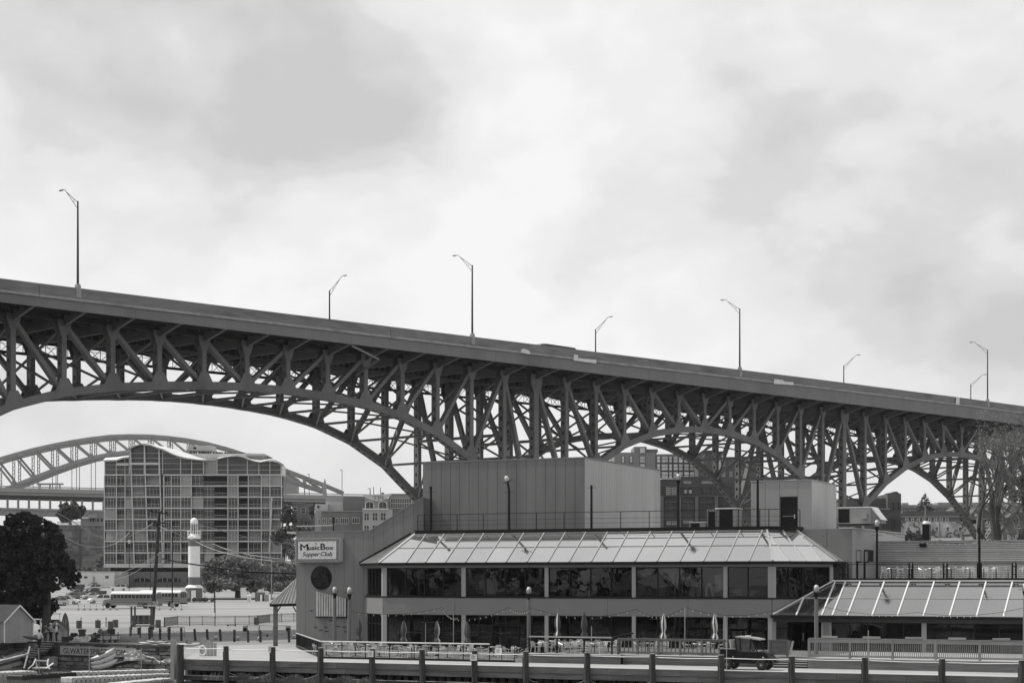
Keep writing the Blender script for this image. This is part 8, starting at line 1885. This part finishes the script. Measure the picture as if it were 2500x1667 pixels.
# ---------------- right side: warehouse and flats behind the bridge
wh_px = dict(frame_m=M_FARWALL)
MW = mat('warehouse_brick', .095, .9, .14, .5, dirt=.2)
building('brick_warehouse', 'dark brick warehouse with banded storeys behind the roof railing', 'warehouse', 1700, 1300, 330,
   [('wall', 1560, 1846, 1170, 1330, 0, 20, MW), ('parapet', 1655, 1730, 1163, 1170, .3, 4, MW), ('cornice', 1560, 1846, 1209.5, 1211.5, -.4, .35, M_BRICKM), ('upper_band', 1560, 1846, 1186, 1187.2, -.3, .25, M_BRICKM), ('coping', 1614, 1656, 1166.5, 1170, -.3, 3, M_FARFR)] +
   [('pilaster', x, x + 8, 1212, 1330, -.45, .4, M_BRICKM) for x in (1612, 1655, 1697, 1745, 1790)] + [('lintel', a, b, y, y + 2, -.3, .25, M_BRICKM) for a, b in ((1624, 1654), (1666, 1694), (1708, 1742)) for y in (1224, 1266)] + [('blank_panel', 1669, 1688, 1174, 1181, -.15, .12, M_FARWALL), ('blank_panel', 1713, 1740, 1174, 1181, -.15, .12, M_FARWALL)],
   [(1669, 1690, 1189, 1208, 0, 2, 2), (1709, 1740, 1188, 1208, 0, 3, 2), (1624, 1653, 1229, 1249, 0, 2, 2), (1667, 1693, 1229, 1249, 0, 2, 2), (1709, 1741, 1228, 1248, 0, 3, 2), (1709, 1741, 1270, 1285, 0, 3, 2), (1755, 1780, 1229, 1249, 0, 2, 2)], frame_m=M_BRICKM, glass=mat('warehouse_glass', .05, .3, .4, .6, per_obj=.3))
building('pale_window_bay', 'pale many paned windows of the dark brick warehouse', 'window bay', 1640, 1290, 329.6, [('surround', 1625, 1652.5, 1187.8, 1209, .1, .15, M_BRICKM)], [(1626, 1638, 1189, 1208, 0, 3, 4), (1639.5, 1651.5, 1189, 1208, 0, 3, 4), (1627, 1639, 1271, 1281, -.0, 3, 2), (1640.5, 1652.5, 1271, 1281, 0, 3, 2), (1668, 1679.5, 1270, 1277, 0, 3, 1), (1681, 1692.5, 1270, 1277, 0, 3, 1), (1671, 1677, 1195, 1204, -.1, 1, 1), (1682, 1689, 1195, 1204, -.1, 1, 1)], frame_m=M_BRICKM, glass=mat('pale_pane', .5, .6, .1, 1))  # pale panes set into the brick front
MA2 = mat('apartment_brick', .20, .85, .1, .3); ga = mat('bright_window', .55, .3, .2, .3, per_obj=.25); gb = mat('grey_window', .2, .3, .3, .3, per_obj=.4)
wl = []
for xa, xb in ((1518, 1524), (1538, 1544), (1562, 1575), (1604, 1612), (1615, 1631), (1633, 1641), (1644, 1655), (1657, 1667), (1670, 1682), (1684, 1695), (1698, 1712)):
    for ya, yb in ((1113, 1129), (1132, 1148), (1151, 1167)):
        if xa < 1600 and ya > 1140: continue
        wl.append((xa, xb, ya, yb, -.0, 1, 2))
wl += [(1562, 1575, 1092, 1106, 0, 1, 1)]
building('apartment_block', 'modern grid windowed apartment block seen under the middle arch', 'building', 1620, 1180, 430,
   [('wall', 1500, 1600, 1104, 1200, .0, 20, MA2), ('wall', 1600.3, 1722, 1108, 1200, .3, 20, MA2), ('tower', 1548, 1579, 1090, 1103.8, .5, 12, MA2), ('upper_block', 1580, 1606, 1096, 1103.8, 3, 8, M_BRICKM)] , wl, frame_m=M_BRICK, glass=ga)
wl = [(x, x + 7, y, y + 15, 0, 1, 2) for x in (1711, 1720, 1806, 1816) for y in (1118, 1146)] + [(x, x + 9, y, y + 14, 0, 1, 2) for x in (1745, 1762, 1780) for y in (1125, 1150, 1185)]
building('dark_apartment_block', 'darker flats with roof lanterns left of the penthouse, behind the bridge', 'building', 1775, 1180, 420,
   [('wall', 1705, 1850, 1115, 1240, -.0, 18, MW), ('lantern', 1720, 1744, 1101, 1114.8, 2, 6, M_BRICKM), ('lantern_roof', 1715, 1748, 1099, 1101, 1, 8, MW), ('lantern', 1752, 1768, 1103, 1114.8, 2, 6, M_BRICKM), ('lantern_roof', 1748, 1772, 1101, 1103, 1, 8, MW)], wl, frame_m=M_BRICKM, glass=gb)
building('distant_roofs', 'low distant roofs seen just above the penthouse through the bridge', 'building', 1850, 1180, 700, [('wall', 1815, 1880, 1166, 1200, 0, 20, M_FARWALL), ('upper_wall', 1840, 1862, 1160, 1165.8, 2, 8, M_FARWALL)], [(1820 + i*9, 1824 + i*9, 1168, 1172, 0, 1, 1) for i in range(5)])
# brick tower building at the right
building('brick_tower_building', 'dark brick building with a square stair tower right of the penthouse', 'building', 2160, 1300, 380,
   [('tower', 2167, 2200, 1205, 1330, -1, 14, M_BRICK), ('wall', 2050, 2166.7, 1216, 1330, 1, 16, M_BRICK), ('front_wing', 2110, 2172, 1243, 1330, -4, 3, M_BRICK), ('parapet', 2140, 2172, 1240.5, 1242.8, -4.3, 3.5, M_FARWALL), ('pilaster', 2148, 2152, 1243, 1330, -4.5, .45, MW)],
   [(2178, 2184, 1226, 1245, -1, 1, 2), (2191, 2197, 1226, 1245, -1, 1, 2), (2180, 2186, 1267, 1290, -1, 1, 2), (2192, 2198, 1267, 1290, -1, 1, 2), (2155, 2171, 1266, 1288, -4, 4, 1)], frame_m=MW, glass=MATS['warehouse_glass'])
tw_ = thing('tower_pediment', 'small stepped pediment on top of the brick stair tower', 'pediment', P(2183, 1205, 379)); ppoly(MB(), [(2167, 1205), (2167, 1203), (2178, 1202.5), (2181, 1200), (2188, 1199), (2193, 1201), (2195, 1203.5), (2200, 1205)], 379, 3).build('pediment', M_BRICK, tw_)
# hillside with houses at the right
hs = MB(); n_ = 24; vs = []
for i in range(n_ + 1):
    px = 1780 + (2900-1780)*i/n_
    for d, y in ((400, 1400), (470, 1325), (560, 1285), (700, 1262), (900, 1252)):
        p = P(px, y + 5*math.sin(i*1.3 + d*.01), d); vs.append(p)
hs.add(vs, [(i*5 + j, (i+1)*5 + j, (i+1)*5 + j + 1, i*5 + j + 1) for i in range(n_) for j in range(4)]); tag(hs.build('hillside', mat('hill_ground', .11, .95, .35, .12), smooth=True), 'wooded hillside with houses', kind='structure')
hm = MB(); leaves(hm, blobs_px([(2000 + i*38 + rnd.uniform(-10, 10), 1262 + rnd.uniform(-6, 30), 26, 12, rnd.uniform(0, 80)) for i in range(26)], 540), 9000, 1.1, random.Random(12)); tag(hm.build('hillside_trees', MATS['leaf_far'], base=P(2300, 1280, 540)), 'mass of trees over the hillside', 'trees', kind='stuff')
M_MUR = mat('mural_wall', .45, .8, .75, .35); 
tr_ = building('brick_row_house', 'long brick terrace with small white windows and dark roof below the conifer', 'house', 2245, 1275, 455, [('wall', 2198, 2345, 1262, 1276, 0, 8, M_BRICKM), ('eave', 2196, 2346, 1259.5, 1262, -.5, 1, M_FARWALL)], [(2211 + i*14, 2217 + i*14, 1263.5, 1271, 0, 1, 2) for i in range(8)], frame_m=M_WHITE, glass=M_DARKIN)
ppoly(MB(), [(2196, 1259.5), (2346, 1259.5), (2320, 1247), (2205, 1247)], 455.5, 7).build('roof_slope', M_BRICK, tr_)
mu = building('mural_house', 'long pale building painted with dark swirling mural and square windows', 'house', 2270, 1320, 440, [('wall', 2200, 2350, 1273, 1326, 0, 8, M_MUR)], [(x, x + 8, 1286, 1295, 0, 1, 2) for x in (2214, 2240, 2283, 2310, 2368 - 28)], frame_m=M_WHITE, glass=M_DARKIN)
sw_ = MB(); r9 = random.Random(2)
for i in range(13):
    cx_, cy_, rr_ = r9.uniform(2205, 2345), r9.uniform(1278, 1318), r9.uniform(6, 15); a0_ = r9.uniform(0, 6)
    pts = [P(cx_ + math.cos(a0_ + t*.35)*rr_*(1 - t*.03), min(1325, max(1274, cy_ + math.sin(a0_ + t*.35)*rr_*.8*(1 - t*.03))), 439.8) for t in range(10)]
    for p, q in zip(pts[:-1], pts[1:]): sw_.beam(p, q, .06, .28, side=(0, 1, 0))
tag(sw_.build('mural_swirls', M_BRICK, mu), kind='stuff')
def gable(name, label, px0, px1, yb, ye, yr, d, dep, mw, mr, wins=(), cat='house'):
    t = thing(name, label, cat, P((px0+px1)/2, yb, d)); mx_ = (px0+px1)/2
    ppoly(MB(), [(px0, yb), (px1, yb), (px1, ye), (mx_, yr), (px0, ye)], d, dep).build('wall', mw, t)
    for a, b in (((px0 - 2, ye + 1), (mx_, yr - 1.5)), ((mx_, yr - 1.5), (px1 + 2, ye + 1))): mb = MB(); ppoly(mb, [a, b, (b[0], b[1] + 2), (a[0], a[1] + 2)], d - .6, dep + 1); mb.build('roof_slope', mr, t)
    for x0, x1, y0, y1 in wins:
        o = pbox(MB(), x0, x1, y0, y1, d - .12, .11).build('window', M_DARKIN, t); fr = MB()
        for xx in (x0, (x0+x1)/2, x1): pbox(fr, xx - .5, xx + .5, y0, y1, d - .2, .075)
        for yy in (y0, (y0+y1)/2, y1): pbox(fr, x0 - .5, x1 + .5, yy - .5, yy + .5, d - .19, .062)
        fr.build('frame', M_WHITE, o)
    return t
gable('gabled_house', 'small gabled house with a pale chimney side left of the leafless tree', 2378, 2410, 1328, 1300, 1278, 430, 10, M_FARWALL, M_BRICK, [(2390, 2397, 1305, 1313)])
gable('gabled_house', 'brick gabled house right behind the leafless tree trunks', 2448, 2512, 1328, 1276, 1246, 420, 12, M_BRICKM, M_BRICK, [(2483, 2497, 1280, 1289), (2460, 2466, 1306, 1316), (2480, 2488, 1306, 1316)])
gable('gabled_house', 'pale gabled house on the slope between the bridge braces', 2350, 2376, 1326, 1308, 1296, 445, 9, M_FARFR, M_BRICK, [(2358, 2364, 1311, 1318)])
gable('gabled_house', 'mid grey house high on the slope under the right arch', 2322, 2362, 1262, 1248, 1236, 560, 10, M_FARWALL, M_BRICK, [(2330, 2335, 1250, 1256), (2346, 2351, 1250, 1256)])
gable('gabled_house', 'hill house right of the conifer beyond the bridge post', 2370, 2420, 1268, 1252, 1240, 540, 10, M_BRICKM, M_BRICK, [(2380, 2385, 1254, 1260), (2398, 2403, 1254, 1260)])
building('flat_roofed_school', 'wide low pale roofed building on the hill left of the conifer', 'building', 2240, 1250, 620, [('wall', 2195, 2330, 1240, 1256, 0, 14, M_FARWALL), ('roof_band', 2195, 2332, 1232, 1239.8, -1, 16, MA2), ('upper_block', 2203, 2218, 1227, 1232, 2, 6, M_FARWALL)], [(2200 + i*12, 2207 + i*12, 1243, 1248, 0, 2, 1) for i in range(9)])
building('hill_roofs', 'long grey roofs crowning the hill at the right', 'building', 2420, 1240, 760, [('wall', 2290, 2560, 1226, 1250, 0, 14, M_FARWALL), ('chimney', 2369, 2374, 1206, 1226, 2, 2, M_FARWALL), ('chimney', 2440, 2450, 1214, 1226, 2, 3, M_BRICKM)], [(2300 + i*14, 2307 + i*14, 1232, 1238, 0, 1, 1) for i in range(14)])
building('low_white_roofs', 'pale low roofs right behind the corrugated wall', 'building', 2350, 1325, 300, [('wall', 2283, 2346, 1313, 1330, 0, 8, M_WHITE), ('wall', 2388, 2420, 1315, 1330, 2, 8, M_FARFR)], [(2292, 2299, 1317, 1321, 0, 1, 1)])
# conifer
cf = thing('conifer', 'tall dark conifer standing on the hillside under the right arch', 'tree', P(2258, 1275, 480)); k4 = 480/F
MB().tube([P(2258, 1276, 480), P(2258, 1201, 480)], [.35, .05], 7).build('trunk', M_BARK, cf); cm = MB(); r7 = random.Random(8)
bl_ = []
for lv in range(15):
    y = 1206 + lv*4.4; rr_ = 4 + lv*2.4
    for q in range(5 + lv//2):
        th = r7.uniform(0, 6.28); k5 = r7.uniform(.35, .95); bl_.append((tuple(P(2258 + math.cos(th)*rr_*k5, y + 2.5*k5, 480 + math.sin(th)*rr_*k5*k4)), (rr_*.32*k4, rr_*.32*k4, 1.9*k4)))
leaves(cm, bl_, 5200, .5, r7); cm.build('crown', MATS['leaf_far'], cf)
simple_tree('round_shrub', 'round leafy shrub behind the corrugated wall before the mural', 2230, 1330, [(2230, 1308, 20, 13, 0), (2245, 1314, 12, 9, 0), (2216, 1314, 10, 9, 0)], 300, 2600, .4, M_LEAFM, 36, .15)
for px, y0, y1, d, lb in ((2259, 1233, 1275, 400, 'street lamp pole in front of the conifer'), (2293, 1262, 1330, 350, 'timber pole before the mural, right'), (2243, 1273, 1330, 350, 'thin pole before the mural, left'), (2386, 1260, 1330, 260, 'grey lamp post beside the black terrace pole')):
    t = thing('street_pole', lb, 'pole', P(px, y1, d), 'poles below the hillside'); MB().beam(P(px, y1, d), P(px, y0, d), .2).build('pole', M_FARWALL, t); MB().beam(P(px - 6, y0, d), P(px + 2, y0 + 1, d), .16).build('arm', M_FARWALL, t)
# ---------------- leafless tree at the right, in front of the bridge
DT = 166.0; bt_ = thing('leafless_tree', 'tall thinly leaved tree with twin trunks at the right edge', 'tree', P(2458, 1400, DT)); r5 = random.Random(21)
br = MB(); tips = []
def grow(p, d_, L, r__, lvl):
    n_ = 3; pts = [p]; q = p; dd = d_.copy()
    for i in range(n_):
        dd = (dd + Vector((r5.uniform(-.22, .22), r5.uniform(-.22, .22), r5.uniform(-.05, .20)))); px_ = CX + F*q.x/q.y
        dd = (dd + Vector((.5 if px_ < 2395 else 0, 0, -.45 if q.z > 18 else 0))).normalized()
        if q.z > 20.3 or px_ < 2368: L *= .5
        q = q + dd*L/n_; pts.append(q)
    tgt = br if lvl > 0 else None
    rs = [r__*(1 - .4*i/n_) for i in range(n_ + 1)]
    if lvl == 0: MB().tube(pts, rs, 8).build('trunk', M_BARK, bt_)
    elif lvl == 1: MB().tube(pts, rs, 6).build('limb', M_BARK, bt_)
    else: br.tube(pts, rs, 4 if lvl < 4 else 3, cap=False)
    if lvl >= 5: tips.append(pts[-1]); tips.append(pts[1]); return
    for c in range(4 if lvl in (1, 2) else 3):
        i = r5.choice((1, 2, 3)) if c else 3; s_ = .55 if lvl < 3 else .8
        nd = (dd + Vector((r5.gauss(0, s_), r5.gauss(0, s_), r5.uniform(-.1, .55)))).normalized()
        grow(pts[i], nd, L*r5.uniform(.58, .82), rs[i]*.6, lvl + 1)
for px, dx, r__ in ((2438, -.10, .50), (2474, .08, .62), (2476, .50, .26), (2440, -.42, .24)):
    grow(P(px, 1390, DT + r5.uniform(-.5, .5)), Vector((dx, 0, 1)).normalized(), 6.3, r__, 0)
tag(br.build('twigs', mat('twig_bark', .12, .9, .3, 3), bt_), kind='stuff')
lm = MB()
for p in tips:
    for _ in range(1):
        q = p + Vector((r5.uniform(-.35, .35), r5.uniform(-.35, .35), r5.uniform(-.2, .45))); a = Vector((r5.uniform(-1, 1), r5.uniform(-1, 1), r5.uniform(-1, 1))).normalized()*.075; b = a.orthogonal().normalized()*.04; lm.add([q - a, q + b, q + a, q - b], [(0, 1, 2, 3)])
tag(lm.build('young_leaves', M_LEAFM, bt_), kind='stuff')
# ---------------- opposite river bank, out of view; trees and sheds added for their reflections
obk = MB(); obk.add([(-900, 40, -.5), (-150, 12, -.5), (-60, -80, -.5), (60, -120, -.5), (900, -140, -.5), (900, -380, 2), (-900, -380, 2)], [(0, 1, 2, 3, 4, 5, 6)]); tag(obk.build('opposite_bank', M_ROAD), 'opposite river bank', kind='structure')
ob = MB(); ro = random.Random(44); bb2 = []
for i in range(70):
    x = -420 + i*12 + ro.uniform(-4, 4); y = (6 - 14*((x + 420)/300)) if x < -120 else -98 - .1*(x + 120); y -= 14
    bb2.append(((x, y + ro.uniform(-6, 2), ro.uniform(4, 9)), (ro.uniform(7, 11), 6, ro.uniform(7, 11))))
leaves(ob, bb2, 15000, 2.2, ro); tag(ob.build('reflected_trees', M_LEAF, base=(-150, -20, 0)), 'unseen dark belt of trees added on the opposite bank for reflections', 'trees', kind='stuff')
for i, (x, y, w3, h3, lb) in enumerate(((-168, 3, 13, 5.6, 'pale boathouse out of view, added for reflections, west one'), (-128, -3, 9, 7.5, 'pale boathouse out of view, added for reflections, middle one'), (-232, 6, 16, 6.2, 'long pale shed out of view, added for reflections'), (-96, -40, 8, 6.0, 'small pale shed out of view, added for reflections'), (-300, 8, 18, 7.0, 'far pale shed out of view, added for reflections'))):
    t = thing('boathouse', lb, 'boathouse', (x, y, -.4)); c = Vector((x, y, -.4)); f5 = lambda a, b, z_: c + Vector((a, b, z_))
    MB().prism([f5(-w3/2, 0, 0), f5(w3/2, 0, 0), f5(w3/2, 0, h3*.7), f5(0, 0, h3), f5(-w3/2, 0, h3*.7)], (0, -9, 0)).build('wall', M_FARFR if i % 2 else M_FARWALL, t)
    for q in (-.28, 0, .28): MB().box(f5, q*w3 - 1, q*w3 + 1, .01, .1, .3, h3*.45).build('door', M_BRICK, t)
# ---------------- haze
def haze_box():
    m = bpy.data.materials.new('haze_air'); m.use_nodes = True; t = m.node_tree; t.nodes.clear(); o_ = t.nodes.new('ShaderNodeOutputMaterial'); v = t.nodes.new('ShaderNodeVolumePrincipled')
    v.inputs['Color'].default_value = (.95, .95, .95, 1); v.inputs['Density'].default_value = HAZE; v.inputs['Anisotropy'].default_value = .2; t.links.new(v.outputs[0], o_.inputs['Volume'])
    o = MB().box(W, -2600, 2600, -420, 6400, -6, 150).build('haze', m); tag(o, 'thin pale air haze', kind='stuff')
HAZE = 0.00005
haze_box()
